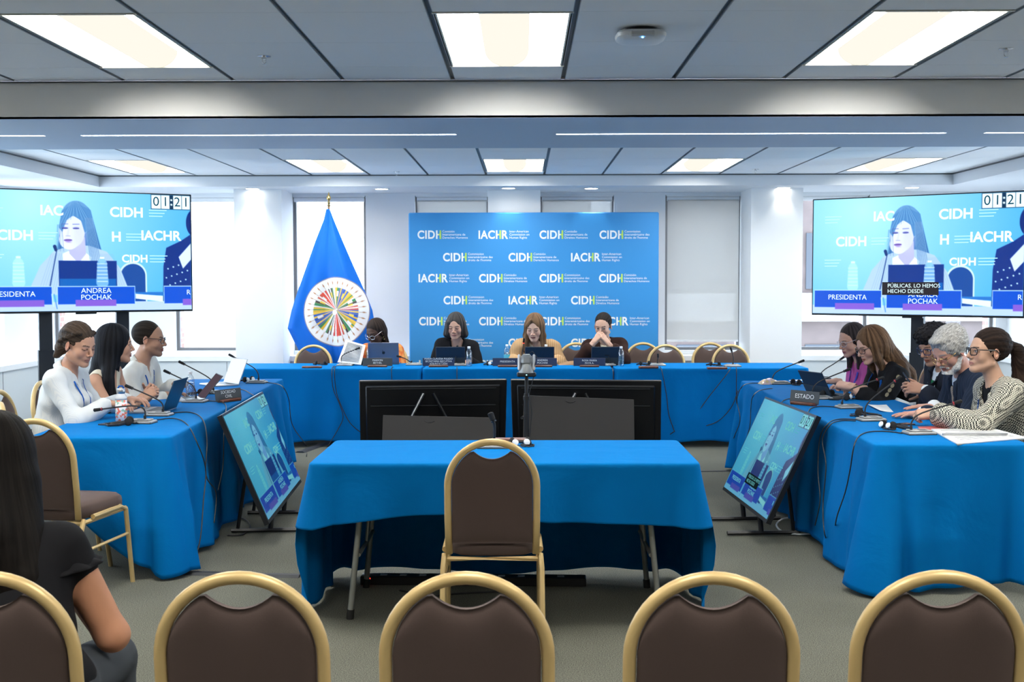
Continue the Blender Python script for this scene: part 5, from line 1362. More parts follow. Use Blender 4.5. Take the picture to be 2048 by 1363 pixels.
ROWS = [(469, [(835, 'es'), (957, 'en'), (1079, 'pt'), (1199, 'fr')]), (514, [(886, 'fr'), (1017, 'es'), (1142, 'en')]), (556, [(837, 'en'), (958, 'pt'), (1079, 'fr'), (1198, 'es')]), (600, [(887, 'fr'), (1017, 'en'), (1142, 'pt')]),
        (642, [(838, 'es'), (958, 'pt'), (1080, 'fr'), (1198, 'en')]), (685, [(887, 'fr'), (1017, 'es'), (1142, 'es')]), (728, [(838, 'en'), (958, 'pt'), (1080, 'fr'), (1198, 'es')])]
_lg = {}
for py, row in ROWS:
    for px, kd in row:
        p = at_y(px, py, YBN - .006)
        if kd not in _lg: q = logo_mb(kd).build('printed_logo', [M['logo'], M['lime']], o); _lg[kd] = q
        else: q = _lg[kd].copy(); col.objects.link(q)
        q.location = (p.x - o.location.x, -.0055, p.z); q.rotation_euler = (R(90), 0, 0)
# ------------------------------------------------------------------ flag
def flag():
    Y = 12.22; ap = at_y(656, 418, Y); o = thing('flag_on_pole', 'large blue flag with a round white seal, draped on a gold tipped pole', 'flag', (ap.x, Y, 0))
    zt = ap.z; L = [(418, 653, 660), (440, 648, 668), (480, 632, 684), (530, 614, 705), (580, 596, 727), (620, 583, 742), (655, 575, 748), (690, 592, 744), (740, 618, 738), (800, 640, 715), (860, 650, 690)]
    rows = 380; cols_ = 215; ys = np.linspace(418, 860, rows)
    lx = np.interp(ys, [l[0] for l in L], [l[1] for l in L]); rx = np.interp(ys, [l[0] for l in L], [l[2] for l in L])
    k = Y / F_PX; X0_ = (lx - 656) * k; X1_ = (rx - 656) * k; Z = zt - (ys - 418) * k
    u = np.linspace(0, 1, cols_)[None, :]; X = X0_[:, None] * (1 - u) + X1_[:, None] * u; ZZ = Z[:, None] + 0 * u; g = np.clip((zt - Z) / 1.1, 0, 1)[:, None]
    dep = -.02 - .055 * np.sin(u * 2 * math.pi * 1.6 + .5) * g ** .6 - .02 * np.sin(u * 2 * math.pi * 3.7 + 1) * g - .10 * np.sin(math.pi * u) * g - .07 * np.exp(-((u - .42) / .10) ** 2) * np.clip(1 - g * 1.2, 0, 1) * g ** .5 * 2
    cx_, cz_ = (673 - 656) * k, zt - (622 - 418) * k; RX, RZ = 64.5 * k, 69 * k
    hxs = (X1_ - X0_).mean() / cols_; hzs = (Z[0] - Z[-1]) / rows; ACC = 0
    for ox, oz in [(i_ / 4 - .375, j_ / 4 - .375) for i_ in range(4) for j_ in range(4)]:
        du, dv = (X + ox * hxs - cx_) / RX, (ZZ + oz * hzs - cz_) / RZ; rr = np.hypot(du, dv); an = np.degrees(np.arctan2(dv - .06, du - .02)) % 360
        C = np.zeros(X.shape + (3,)); C[:] = (.0, .125, .58)
        C[rr < 1.0] = (.80, .82, .86); C[(rr > .975) & (rr < 1.0)] = (.25, .22, .25)
        pal = [(.60, .06, .05), (.02, .10, .45), (.78, .78, .78), (.75, .48, .04), (.03, .22, .10), (.78, .78, .78), (.02, .12, .5), (.70, .08, .06), (.80, .55, .08), (.04, .04, .05), (.78, .78, .8), (.05, .25, .12)]
        NF = 31; q = an / 360 * NF; fi = np.floor(q).astype(int); fr = q - fi
        # the fan opens from a bent centre line, so the flag roots do not meet in one point
        root = .07 + .04 * np.sin(np.radians(an * 2)); inn = (rr > root) & (rr < .70)
        for f_ in range(NF):
            m = inn & (fi == f_); t = np.clip((rr - .2) / .5, 0, 1)
            a, b_, c_ = pal[(f_ * 5) % 12], pal[(f_ * 7 + 2) % 12], pal[(f_ * 3 + 5) % 12]
            if f_ % 3 == 0: bands = [(0, .33, a), (.33, .66, b_), (.66, .95, a)]
            elif f_ % 3 == 1: bands = [(0, .5, a), (.5, .95, b_)]
            else: bands = [(0, .3, c_), (.3, .62, b_), (.62, .95, a)]
            for lo_, hi_, cc in bands: C[m & (fr >= lo_) & (fr < hi_)] = cc
            if f_ % 4 == 1: C[m & (t > .45) & (t < .75) & (fr > .2) & (fr < .7)] = (.78, .6, .1)
            if f_ % 5 == 2: C[m & (t > .5) & (t < .8) & (fr < .6)] = (.8, .8, .82)
            C[m & (fr > .93)] = (.35, .22, .08)
            dd = np.abs(fr - .5) * (2 * math.pi / NF) * rr
            C[(fi == f_) & (rr > .70) & (rr < .79) & (dd < .006)] = (.35, .20, .10)
            C[(fi == f_) & (rr > .79) & (rr < .92) & (dd < .022 * (1 - np.abs(rr - .84) / .08))] = (.42, .20, .08)
        ACC = ACC + C
    C = ACC / 16
    vs = np.stack([X, dep, ZZ], -1).reshape(-1, 3); ii = np.arange(rows * cols_).reshape(rows, cols_)
    fs = np.stack([ii[:-1, :-1], ii[1:, :-1], ii[1:, 1:], ii[:-1, 1:]], -1).reshape(-1, 4)
    m = colmat('flag_cloth', .6, .3); f = npmesh('flag_cloth', vs, fs, m, o, cols=C.reshape(-1, 3)); sd = f.modifiers.new('t', 'SOLIDIFY'); sd.thickness = .002
    b = MB(); b.tube([(0, .055, 0.02), (0, .055, zt + .05)], .012, 12); b.build('pole', mat('varnished_pole', (.25, .12, .05), .4), o, True)
    b = MB(); b.lathe([(.012, zt + .03), (.02, zt + .04), (.012, zt + .055), (.018, zt + .07), (.008, zt + .09), (.02, zt + .11), (.024, zt + .125), (.012, zt + .15), (.002, zt + .185)], 16, T=Matrix.Translation((0, .055, 0)))
    b.build('finial', M['gold2'], o, True)
    b = MB(); b.lathe([(.16, 0), (.16, .015), (.05, .04), (.025, .08)], 24, T=Matrix.Translation((0, .055, 0))); b.build('base', M['gold2'], o, True)
flag()
# ------------------------------------------------------------------ the live picture shown on the screens
def picture(w, h, tint):
    x = (np.arange(w) / (w - 1))[None, :] * 1.778; y = (np.arange(h) / (h - 1))[:, None]; X = x + 0 * y; Y = y + 0 * x
    C = np.zeros((h, w, 3)); g = np.clip(np.hypot((X - .45), (Y - .1)) / 1.4, 0, 1)[..., None]
    C[:] = np.array((.62, .86, .98)) * (1 - g) + np.array((.22, .58, .86)) * g
    def s(d, e=.006): return np.clip(.5 - d / e, 0, 1)
    def ell(cx, cy, rx, ry, a=0):
        c_, s_ = math.cos(a), math.sin(a); u = (X - cx) * c_ + (Y - cy) * s_; v = -(X - cx) * s_ + (Y - cy) * c_
        return (np.hypot(u / rx, v / ry) - 1) * min(rx, ry)
    def seg(ax, ay, bx, by, ra, rb):
        dx, dy = bx - ax, by - ay; t = np.clip(((X - ax) * dx + (Y - ay) * dy) / (dx * dx + dy * dy + 1e-9), 0, 1); return np.hypot(X - ax - t * dx, Y - ay - t * dy) - (ra + (rb - ra) * t)
    def box(x0, x1, y0, y1, r=0): return np.maximum(np.maximum(x0 - X, X - x1), np.maximum(y0 - Y, Y - y1)) - r
    def poly(P):
        ins = np.zeros(X.shape, bool); d = np.full(X.shape, 9.)
        for i in range(len(P)):
            (ax, ay), (bx, by) = P[i], P[(i + 1) % len(P)]; c = ((ay > Y) != (by > Y)) & (X < (bx - ax) * (Y - ay) / (by - ay + 1e-12) + ax); ins ^= c
            t = np.clip(((X - ax) * (bx - ax) + (Y - ay) * (by - ay)) / ((bx - ax) ** 2 + (by - ay) ** 2 + 1e-12), 0, 1); d = np.minimum(d, np.hypot(X - ax - t * (bx - ax), Y - ay - t * (by - ay)))
        return np.where(ins, -d, d)
    def put(d, c, a=1.0, e=.006):
        m = (s(d, e) * a)[..., None]; C[:] = C * (1 - m) + np.asarray(c, float) * m
    u = 1.778
    # empty chair, second person at the right edge
    put(seg(.72 * u, .70, .72 * u, 1.0, .115, .115), (.75, .85, .85)); put(seg(.72 * u, .705, .72 * u, 1.0, .103, .103), (.05, .20, .50))
    put(poly([(.86 * u, .95), (.865 * u, .62), (.88 * u, .46), (.95 * u, .40), (1.0 * u, .34), (1.0 * u, .95)]), (.03, .12, .40)); put(poly([(.94 * u, .54), (1.0 * u, .42), (1.0 * u, .56), (.96 * u, .64)]), (.80, .86, 1.0))
    put(ell(1.02 * u, .24, .075, .12), (.02, .10, .35)); put(ell(1.035 * u, .30, .06, .12), (.85, .88, 1.0))
    for i in range(14): a, b_ = .87 + .12 * ((i * 37) % 14) / 14, .58 + .22 * ((i * 53) % 14) / 14; put(ell(a * u, b_, .006, .006), (.7, .85, .95))
    # hair behind, blouse, neck, face
    put(seg(.485 * u, .19, .545 * u, .56, .085, .07), (.18, .36, .60)); put(seg(.42 * u, .25, .395 * u, .50, .05, .035), (.16, .34, .58)); put(ell(.464 * u, .225, .122, .150), (.30, .50, .72))
    put(poly([(.24 * u, .86), (.30 * u, .62), (.36 * u, .50), (.44 * u, .45), (.52 * u, .45), (.60 * u, .50), (.66 * u, .64), (.71 * u, .88)]), (.62, .72, .86))
    for i in range(11): put(seg((.29 + .012 * i) * u, .84, (.35 + .009 * i) * u, .52, .0016, .0016), (.42, .54, .74), .6)
    for i in range(9): put(seg((.60 + .011 * i) * u, .84, (.57 + .007 * i) * u, .52, .0016, .0016), (.42, .54, .74), .6)
    put(poly([(.40 * u, .52), (.47 * u, .46), (.53 * u, .55), (.50 * u, .72), (.40 * u, .72)]), (.90, .94, .98))
    put(poly([(.42 * u, .40), (.50 * u, .38), (.505 * u, .52), (.47 * u, .60), (.43 * u, .52)]), (.66, .64, .92))
    put(ell(.443 * u, .335, .102, .132), (.84, .84, 1.0)); put(ell(.430 * u, .40, .080, .085), (.86, .86, 1.0)); put(ell(.475 * u, .37, .055, .10), (.74, .72, .97), .5, .05)
    # fringe and strands
    put(poly([(.385 * u, .30), (.40 * u, .16), (.46 * u, .09), (.53 * u, .15), (.545 * u, .30), (.50 * u, .34), (.485 * u, .24), (.45 * u, .20), (.42 * u, .24), (.40 * u, .34)]), (.24, .44, .68))
    for i in range(16):
        t = i / 15; put(seg((.445 + .03 * t) * u, .085, (.385 + .16 * t) * u, .20 + .10 * abs(t - .5) * 2, .003, .002), ((.45, .66, .85), (.16, .34, .58))[i % 2], .5)
    for i in range(15):
        t = i / 14; put(seg((.505 + .03 * t) * u, .22, (.52 + .05 * t) * u, .60 - .08 * abs(t - .4), .003, .0018), ((.50, .68, .86), (.10, .24, .48))[i % 2], .7)
    for i in range(6): put(seg((.378 + .004 * i) * u, .28, (.365 + .008 * i) * u, .50, .0028, .0015), ((.42, .62, .82), (.10, .25, .5))[i % 2], .6)
    # features
    for ex in (.412, .462): put(ell(ex * u, .305, .025, .009), (.30, .30, .62), .8); put(seg((ex - .014) * u, .273, (ex + .014) * u, .271, .0035, .0035), (.25, .30, .58), .75); put(seg((ex - .012) * u, .309, (ex + .012) * u, .307, .003, .003), (.08, .10, .35), .9)
    put(seg(.430 * u, .30, .424 * u, .362, .006, .010), (.72, .70, .95), .5); put(seg(.416 * u, .371, .435 * u, .371, .003, .003), (.45, .42, .75), .7)
    put(ell(.425 * u, .408, .032, .013), (.50, .36, .70), .9); put(seg(.409 * u, .406, .441 * u, .404, .003, .003), (.20, .12, .40)); put(ell(.428 * u, .425, .022, .005), (.62, .48, .80), .7)
    # microphone, tablet, bottles
    put(seg(.37 * u, .49, .365 * u, .46, .012, .014), (.06, .14, .35)); put(seg(.373 * u, .50, .340 * u, .80, .004, .005), (.05, .16, .42))
    put(box(.385 * u, .640 * u, .585, .82, .008), (.02, .13, .42)); put(box(.385 * u, .640 * u, .73, .82), (.03, .28, .62))
    def bottle(cx, c1, c2):
        put(seg(cx * u, .60, cx * u, .76, .040, .050), c1, .8); put(seg(cx * u, .555, cx * u, .58, .016, .026), c1, .9); put(box((cx - .010) * u, (cx + .010) * u, .545, .560), c2)
        for k in range(6): put(box((cx - .024) * u, (cx + .024) * u, .60 + .03 * k, .606 + .03 * k), c2, .7)
    bottle(.577, (.45, .68, .90), (.92, .97, 1.0)); bottle(.205, (.60, .85, .93), (.80, .95, .97))
    # desk, name signs
    put(box(0, u, .925, 1.0), (.66, .74, .95)); put(box(.72 * u, .87 * u, .845, .875), (.1, .35, .7)); put(poly([(.73 * u, .86), (.86 * u, .88), (.86 * u, .93), (.73 * u, .90)]), (.85, .9, .95))
    for a, b_ in ((.008, .350), (.372, .728), (.865, 1.0)): put(box(a * u, b_ * u, .792, .945), (.70, .85, .98)); put(box(a * u + .004, b_ * u - .004, .798, .945), (.01, .22, .72))
    for a, b_ in ((.115, .315), (.452, .640), (.955, 1.0)): put(box(a * u + .012, b_ * u - .012, .918, .952, .010), (.42, .26, .72))
    put(seg(.355 * u, .96, .348 * u, .86, .004, .004), (.7, .85, 1)); put(seg(.358 * u, .86, .37 * u, .98, .004, .004), (.2, .45, .9))
    # clock
    put(box(.810 * u, 1.0 * u, .0, .128), (.02, .12, .22))
    for a, b_ in ((.813, .857), (.860, .899), (.918, .957), (.960, .998)): put(box(a * u, b_ * u, .006, .122), (.90, .97, 1.0))
    for yy in (.045, .085): put(ell(.9085 * u, yy, .008, .008), (.9, .97, 1))
    C = C * np.asarray(tint)[None, None, :]
    return np.clip(C, 0, 1)
def pic_mat(name, strength):
    m = bpy.data.materials.new(name); m.use_nodes = True; nt = m.node_tree; p = nt.nodes['Principled BSDF']
    a = nt.nodes.new('ShaderNodeAttribute'); a.attribute_name = 'Col'; p.inputs['Base Color'].default_value = (.01, .01, .01, 1); p.inputs['Roughness'].default_value = .25
    nt.links.new(a.outputs['Color'], p.inputs['Emission Color']); p.inputs['Emission Strength'].default_value = strength; return m
def screen(root, c00, c10, c01, tint, strength, caption, teal=False, w=420, h=236):
    """c00 top left, c10 top right, c01 bottom left of the picture, in the thing's frame; the picture faces du x dv"""
    c00, c10, c01 = (np.array(c, float) for c in (c00, c10, c01)); du, dv = c10 - c00, c01 - c00; nrm = unit(np.cross(dv, du))
    C = picture(w, h, (1, 1, 1)); C = np.clip(C, 0, 1) ** 1.75 * np.array(tint)
    U = (np.arange(w) / (w - 1))[None, :, None]; V_ = (np.arange(h) / (h - 1))[:, None, None]
    vs = (c00 + U * du + V_ * dv + nrm * .002).reshape(-1, 3); ii = np.arange(w * h).reshape(h, w)
    fs = np.stack([ii[:-1, :-1], ii[1:, :-1], ii[1:, 1:], ii[:-1, 1:]], -1).reshape(-1, 4)
    pm = pic_mat('live_picture', strength); s = npmesh('screen_picture', vs, fs, pm, root, cols=C.reshape(-1, 3))
    T = Matrix(((du[0], -dv[0], nrm[0], c00[0]), (du[1], -dv[1], nrm[1], c00[1]), (du[2], -dv[2], nrm[2], c00[2]), (0, 0, 0, 1)))
    def lay(k): return T @ Matrix.Translation((0, 0, .0025 + .0004 * k))
    sx = 1 / 1.778
    def words(txt, cu, cv, hgt, c, k=1, bold=0, st_=None, al='CENTER', name='caption_text', wmax=None):
        v, f = text_geo(txt, hgt, bold, al); b = MB(); b.add([(cu + x * sx, -(cv) + y, 0) for x, y, z in v], f, T=lay(k))
        return b.build(name, emat('screen_text', tuple(np.array(c) ** 1.75 * np.array(tint)), strength if st_ is None else st_), root)
    wt = (.90, .98, 1.0)
    for t, cu, cv, hg, cc in (('IAC', .315, .165, .115, wt), ('CIDH', .655, .165, .115, wt), ('CIDH', .155, .375, .115, wt), ('IACHR', .815, .36, .115, wt), ('H', .605, .375, .115, wt), ('CIDH', .690, .56, .09, wt)):
        words(t, cu + .04, cv, hg, cc, 1, .030, name='screen_logo')
    for cu, cv in ((.06, .18), (.80, .165), (.295, .375), (.690, .375), (.06, .56), (.80, .56)):
        b = MB()
        for i in range(3): b.add([(cu, -(cv - .03 + .026 * i) - .005, 0), (cu + .085 - .01 * i, -(cv - .03 + .026 * i) - .005, 0), (cu + .085 - .01 * i, -(cv - .03 + .026 * i) + .002, 0), (cu, -(cv - .03 + .026 * i) + .002, 0)], [(0, 1, 2, 3)], T=lay(0))
        b.build('screen_logo', emat('faint', tuple(np.array((.68, .90, 1.0)) ** 1.75 * np.array(tint)), strength), root)
    for ch, cu in (('0', .835), ('1', .880), ('2', .937), ('1', .979)): words(ch, cu, .064, .115, (.03, .18, .25), 1, 0, name='clock_digit')
    words('PRESIDENTA', .178, .858, .062, wt, 1, 0); words('R', .985, .85, .06, wt, 1, 0)
    words('POCHAK', .548, .888, .062, wt, 1, 0)
    words('ANDREA', .548, .832, .062, wt, 1, 0)
    if caption:
        b = MB(); b.add([(.352, -.835, 0), (.622, -.835, 0), (.622, -.725, 0), (.352, -.725, 0)], [(0, 1, 2, 3)], T=lay(3)); b.build('caption_box', emat('caption_box', tuple(np.array((.03, .025, .03)) * np.array(tint)), strength), root)
        words('PÚBLICAS. LO HEMOS\nHECHO DESDE', .378, .780, .046, wt, 4, 0, al='LEFT')
M['bez'] = mat('screen_casing', (.008, .009, .011), .35); M['bezb'] = mat('screen_back_plastic', (.006, .006, .007), .45)
def wall_tv(name_label, pl, pr, zb, zt, caption, posts, postlabel, st):
    """pl, pr: world xy of the picture's left and right ends as seen from the room"""
    pl, pr = np.array(pl), np.array(pr); c = (pl + pr) / 2; w = np.linalg.norm(pr - pl); a = math.atan2(pr[1] - pl[1], pr[0] - pl[0]); H = zt - zb
    o = thing('wall_screen', name_label, 'television', (c[0], c[1], 0), a)
    b = MB(); b.box(-w/2 - .012, w/2 + .012, 0, .035, zb - .018, zt + .010, bev=.004); b.box(-w/2 + .2, w/2 - .2, .035, .07, zb + .15, zt - .15, bev=.01); b.build('casing', M['bez'], o)
    b = MB(); b.box(-.09, .09, -.004, .02, zb - .032, zb - .018); b.build('sensor_bar', M['bez'], o)
    screen(o, (-w/2, -.001, zt), (w/2, -.001, zt), (-w/2, -.001, zb), (.86, .97, 1.0), st, caption)
    s = thing('screen_stand', postlabel, 'stand', (c[0], c[1], 0), a)
    for px in posts:
        xs_ = px; b = MB(); b.box(xs_ - .055, xs_ + .055, .085, .15, .05, zb + .45); b.box(xs_ - .065, xs_ + .065, .08, .16, .05, zb - .35); b.build('post', mat('dark_post', (.012, .016, .024), .5), s)
        b = MB(); b.box(xs_ - .06, xs_ + .06, -.25, .45, .0, .05, bev=.01); b.build('foot', M['bez'], s)
    b = MB(); b.box(-.45, .45, .071, .085, zb + .2, zb + .4); b.build('bracket', M['bez'], s)
PW = .80
wall_tv('large wall screen on the left showing a woman at a microphone, no caption', (-4.73, 9.80), (-3.10, 10.72), 1.334, 2.39, False, (-.33, .33), 'two dark posts carrying the left wall screen', PW)
wall_tv('large wall screen on the right showing a woman and a dark caption box', (2.735, 10.90), (4.265, 9.86), 1.285, 2.345, True, (.02,), 'single dark post carrying the right wall screen', PW)
def floor_monitor(label, A, B_, C_, D_, caption, tint, st, nside):
    """A top left, B top right, C bottom left, D bottom right of the picture in world coordinates"""
    A, B_, C_, D_ = (np.array(p, float) for p in (A, B_, C_, D_)); c = (C_ + D_) / 2; o = thing('floor_monitor', label, 'monitor', (c[0], c[1], 0))
    A, B_, C_, D_ = (p - V(c[0], c[1], 0) for p in (A, B_, C_, D_)); D_ = B_ + C_ - A
    du, dv = B_ - A, C_ - A; n = unit(np.cross(dv, du)); e = .014; eu, ev = unit(du), unit(dv)
    def slab(u0, u1, v0, v1, t0, t1, b):
        P = [A + eu * uu + ev * vv + n * t for t in (t0, t1) for vv in (v0, v1) for uu in (u0, u1)]
        b.add([tuple(p) for p in P], [(0, 1, 3, 2), (4, 6, 7, 5), (0, 4, 5, 1), (2, 3, 7, 6), (0, 2, 6, 4), (1, 5, 7, 3)])
    Lu, Lv = np.linalg.norm(du), np.linalg.norm(dv)
    b = MB(); slab(-e, Lu + e, -e, Lv + e * 1.6, -.030, 0, b); slab(Lu * .15, Lu * .85, Lv * .3, Lv * .85, -.060, -.030, b); b.build('casing', M['bez'], o)
    screen(o, A, B_, C_, tint, st, caption, w=380, h=214)
    for t in (.3, .7):
        q = C_ + du * t; b = MB(); k = q - n * .06; b.tube([tuple(q + ev * .0 - n * .045), (k[0], k[1], .03)], .016, 8)
        out = V(n[0], n[1], 0); out = unit(out); b.tube([tuple(V(q[0], q[1], .018) + out * .16), tuple(V(q[0], q[1], .018) - out * .30)], .017, 6, flat=.8)
        top = A + du * t + dv * .45 - n * .05; b.tube([tuple(top), tuple(V(q[0], q[1], .03) - out * .26)], .012, 6); b.build('tilt_stand', M['bezb'], o)
    return o
TEAL = (.20, .60, .60)
LM = [V(-1.784, 6.78, .79), V(-1.868, 8.20, .79), V(-1.526, 6.79, .17), V(-1.610, 8.22, .17)]
floor_monitor('tilted floor monitor in front of the left wing showing the live picture in teal', LM[0], LM[1], LM[2], LM[3], False, TEAL, .46, 1)
RM = [V(1.645, 7.82, .79), V(1.710, 6.73, .79), V(1.386, 7.90, .17), V(1.43, 6.80, .17)]
floor_monitor('tilted floor monitor in front of the right wing showing the live picture with a caption', RM[0], RM[1], RM[2], RM[3], True, TEAL, .50, 1)
# two monitors for the panel, their black backs to the room
def back_monitor(label, xl, xr, yl, yr, rib):
    pl, pr = at_y(xl[0], xl[1], yl), at_y(xr[0], xr[1], yr); c = (pl + pr) / 2; a = math.atan2(pr.y - pl.y, pr.x - pl.x); w = (pr - pl).xy.length; zt = (pl.z + pr.z) / 2
    o = thing('floor_monitor', label, 'monitor', (c.x, c.y, 0), a, 'monitors facing the panel'); H = .70; th = math.asin(min(1, (zt - .12) / H)); Tm = Matrix.Translation((0, 0, zt)) @ Matrix.Rotation(-(math.pi / 2 - th), 4, 'X') if False else Matrix.Translation((0, 0, zt)) @ Matrix.Rotation((math.pi / 2 - th), 4, 'X')
    b = MB(); b.box(-w/2, w/2, .0, .028, -H, 0, bev=.006, T=Tm); b.box(-w/2 + .05, w/2 - .05, -.022, .0, -H + .03, -.035, bev=.012, T=Tm); b.build('casing', M['bezb'], o, True)
    for z in (-.062, -.21):
        b = MB(); b.tube([(-w/2 + .09, -.022, z), (w/2 - .09, -.022, z)], .007, 8, T=Tm); b.build('rib', M['bez'], o, True)
    b = MB(); b.box(-w/2 + .012, w/2 - .012, .028, .0285, -H + .015, -.012, T=Tm); b.build('screen_picture', emat('dim_picture', (.10, .35, .45), .6), o)
    for s_ in (-1, 1):
        b = MB(); p0 = Tm @ Vector((s_ * .04 - .04, -.03, -.10)); p1 = Vector((s_ * .38 - .04, -.02, .03)); b.tube([tuple(p0), tuple(p1)], .012, 8); b.tube([tuple(p1), (p1.x, .34, .018)], .014, 8); b.build('strut', M['silver'] if s_ < 0 else M['bez'], o, True)
    return o
back_monitor('black back of the left one of the two monitors tilted towards the panel', (718, 763), (1014, 758), 9.22, 9.34, 1)
back_monitor('black back of the right one of the two monitors tilted towards the panel', (1021, 758), (1323, 763), 9.34, 9.22, 1)
M['pan'] = mat('dark_grey_sheet', (.036, .032, .030), .6)
for lab, x0, y0, x1, y1, Y in (('low dark grey sheet leaning behind the lone chair, left of the camera pole', 766, 830, 986, 835, 8.98), ('taller dark grey sheet leaning right of the camera pole', 1047, 790, 1268, 799, 8.98)):
    a, c = at_y(x0, y0, Y), at_y(x1, y1, Y); o = thing('grey_sheet', lab, 'panel', (a.x, Y, 0)); w_ = c.x - a.x
    b = MB(); P = [(0, 0, a.z), (w_, 0, c.z), (w_, -.10, .0), (-.01, -.10, .0)]; b.add([(x, y, z) for x, y, z in P] + [(x, y + .012, z) for x, y, z in P], [(0, 3, 2, 1), (4, 5, 6, 7), (0, 1, 5, 4), (1, 2, 6, 5), (2, 3, 7, 6), (3, 0, 4, 7)])
    b.build('sheet', M['pan'], o); b = MB(); b.tube([(w_ * .38, -.006, a.z - .045), (w_ * .41, -.012, a.z - .056), (w_ * .44, -.012, a.z - .056), (w_ * .47, -.006, a.z - .045)], .003, 6); b.build('handle', M['bez'], o, True)
# ------------------------------------------------------------------ things on and around the tables
TZ = .7545
def T_(px, py, z=TZ): return at_z(px, py, z)
M['grey'] = mat('grey_metal', (.30, .31, .31), .4, .3); M['wood'] = mat('reddish_wood', (.16, .050, .026), .4, var=(30, .3)); M['cable'] = mat('black_cable', (.012, .012, .014), .5); M['wcable'] = mat('white_cable', (.7, .7, .7), .5)
M['paper'] = mat('paper', (.82, .82, .80), .8); M['folder'] = mat('red_folder', (.50, .10, .09), .6); M['manila'] = mat('manila_paper', (.72, .64, .47), .8); M['ink'] = mat('print_ink', (.20, .20, .22), .8)
M['alu'] = mat('space_grey_aluminium', (.20, .21, .27), .4, .6); M['aluS'] = mat('silver_aluminium', (.50, .51, .53), .4, .6); M['navy'] = mat('navy_board', (.006, .022, .075), .5); M['slate'] = mat('slate_board', (.040, .046, .052), .5)
M['darkfab'] = mat('dark_blue_cover', (.010, .022, .045), .6); M['redl'] = mat('red_ring', (.35, .01, .02), .4); M['redlit'] = emat('red_ring_lit', (1, .05, .03), 1.5); M['foam'] = mat('black_foam', (.01, .01, .011), .9)
M['pet'] = thin_glass('clear_plastic', (.93, .96, .98), .10); M['water'] = thin_glass('water', (.88, .93, .96), .12); M['blabel'] = mat('blue_label', (.10, .50, .62), .5)
def px_yaw(dx, dy): return math.atan2(dy, dx)
def microphone(label, base, neck, rz, big=1.0, red=False, grp='table microphones'):
    """base: pixel of the box on the cloth; neck: pixels from foot to tip; optional third value shifts the depth"""
    p = T_(*base[:2]); o = thing('conference_microphone', label, 'microphone', (p.x, p.y, TZ), rz, grp); inv = (Matrix.Translation((p.x, p.y, TZ)) @ Matrix.Rotation(rz, 4, 'Z')).inverted()
    b = MB(); b.box(-.078, .078, -.052, .052, .0, .018, bev=.006); b.box(-.060, .060, -.040, .040, .018, .026, bev=.006); b.build('base', M['grey'], o, True)
    b = MB(); b.box(-.080, .080, -.054, .054, .0, .008, bev=.003); b.build('base_rim', M['blk'], o, True)
    b = MB(); b.box(-.012, .030, -.035, -.005, .026, .0275); b.build('button', M['slate'], o)
    pts = []
    for i, q in enumerate(neck):
        Y = p.y + (q[2] if len(q) > 2 else 0); v = inv @ at_y(q[0], q[1], Y)
        if i == 0: v.z = .022
        pts.append(v)
    # smooth the bend
    P = []
    for i in range(len(pts) - 1):
        for t in (0, .25, .5, .75):
            p0, p1, p2, p3 = pts[max(i - 1, 0)], pts[i], pts[i + 1], pts[min(i + 2, len(pts) - 1)]
            P.append(.5 * ((2 * p1) + (-p0 + p2) * t + (2 * p0 - 5 * p1 + 4 * p2 - p3) * t * t + (-p0 + 3 * p1 - 3 * p2 + p3) * t ** 3))
    P.append(pts[-1]); d = (P[-1] - P[-2]).normalized()
    b = MB(); b.tube(P, .0042 * big, 8); b.tube([P[0], P[0] + Vector((0, 0, .022))], .008, 10); b.build('gooseneck', M['cable'], o, True)
    b = MB(); b.tube([P[-1] - d * .045, P[-1] - d * .04, P[-1] - d * .004, P[-1]], [.006, .0085 * big, .0095 * big, .005], 12); b.build('capsule', M['foam'], o, True)
    b = MB(); b.tube([P[-1] - d * .052, P[-1] - d * .046], .0088 * big, 12); b.build('light_ring', M['redlit'] if red == 2 else M['redl'] if red else M['frameb'], o, True)
    return o
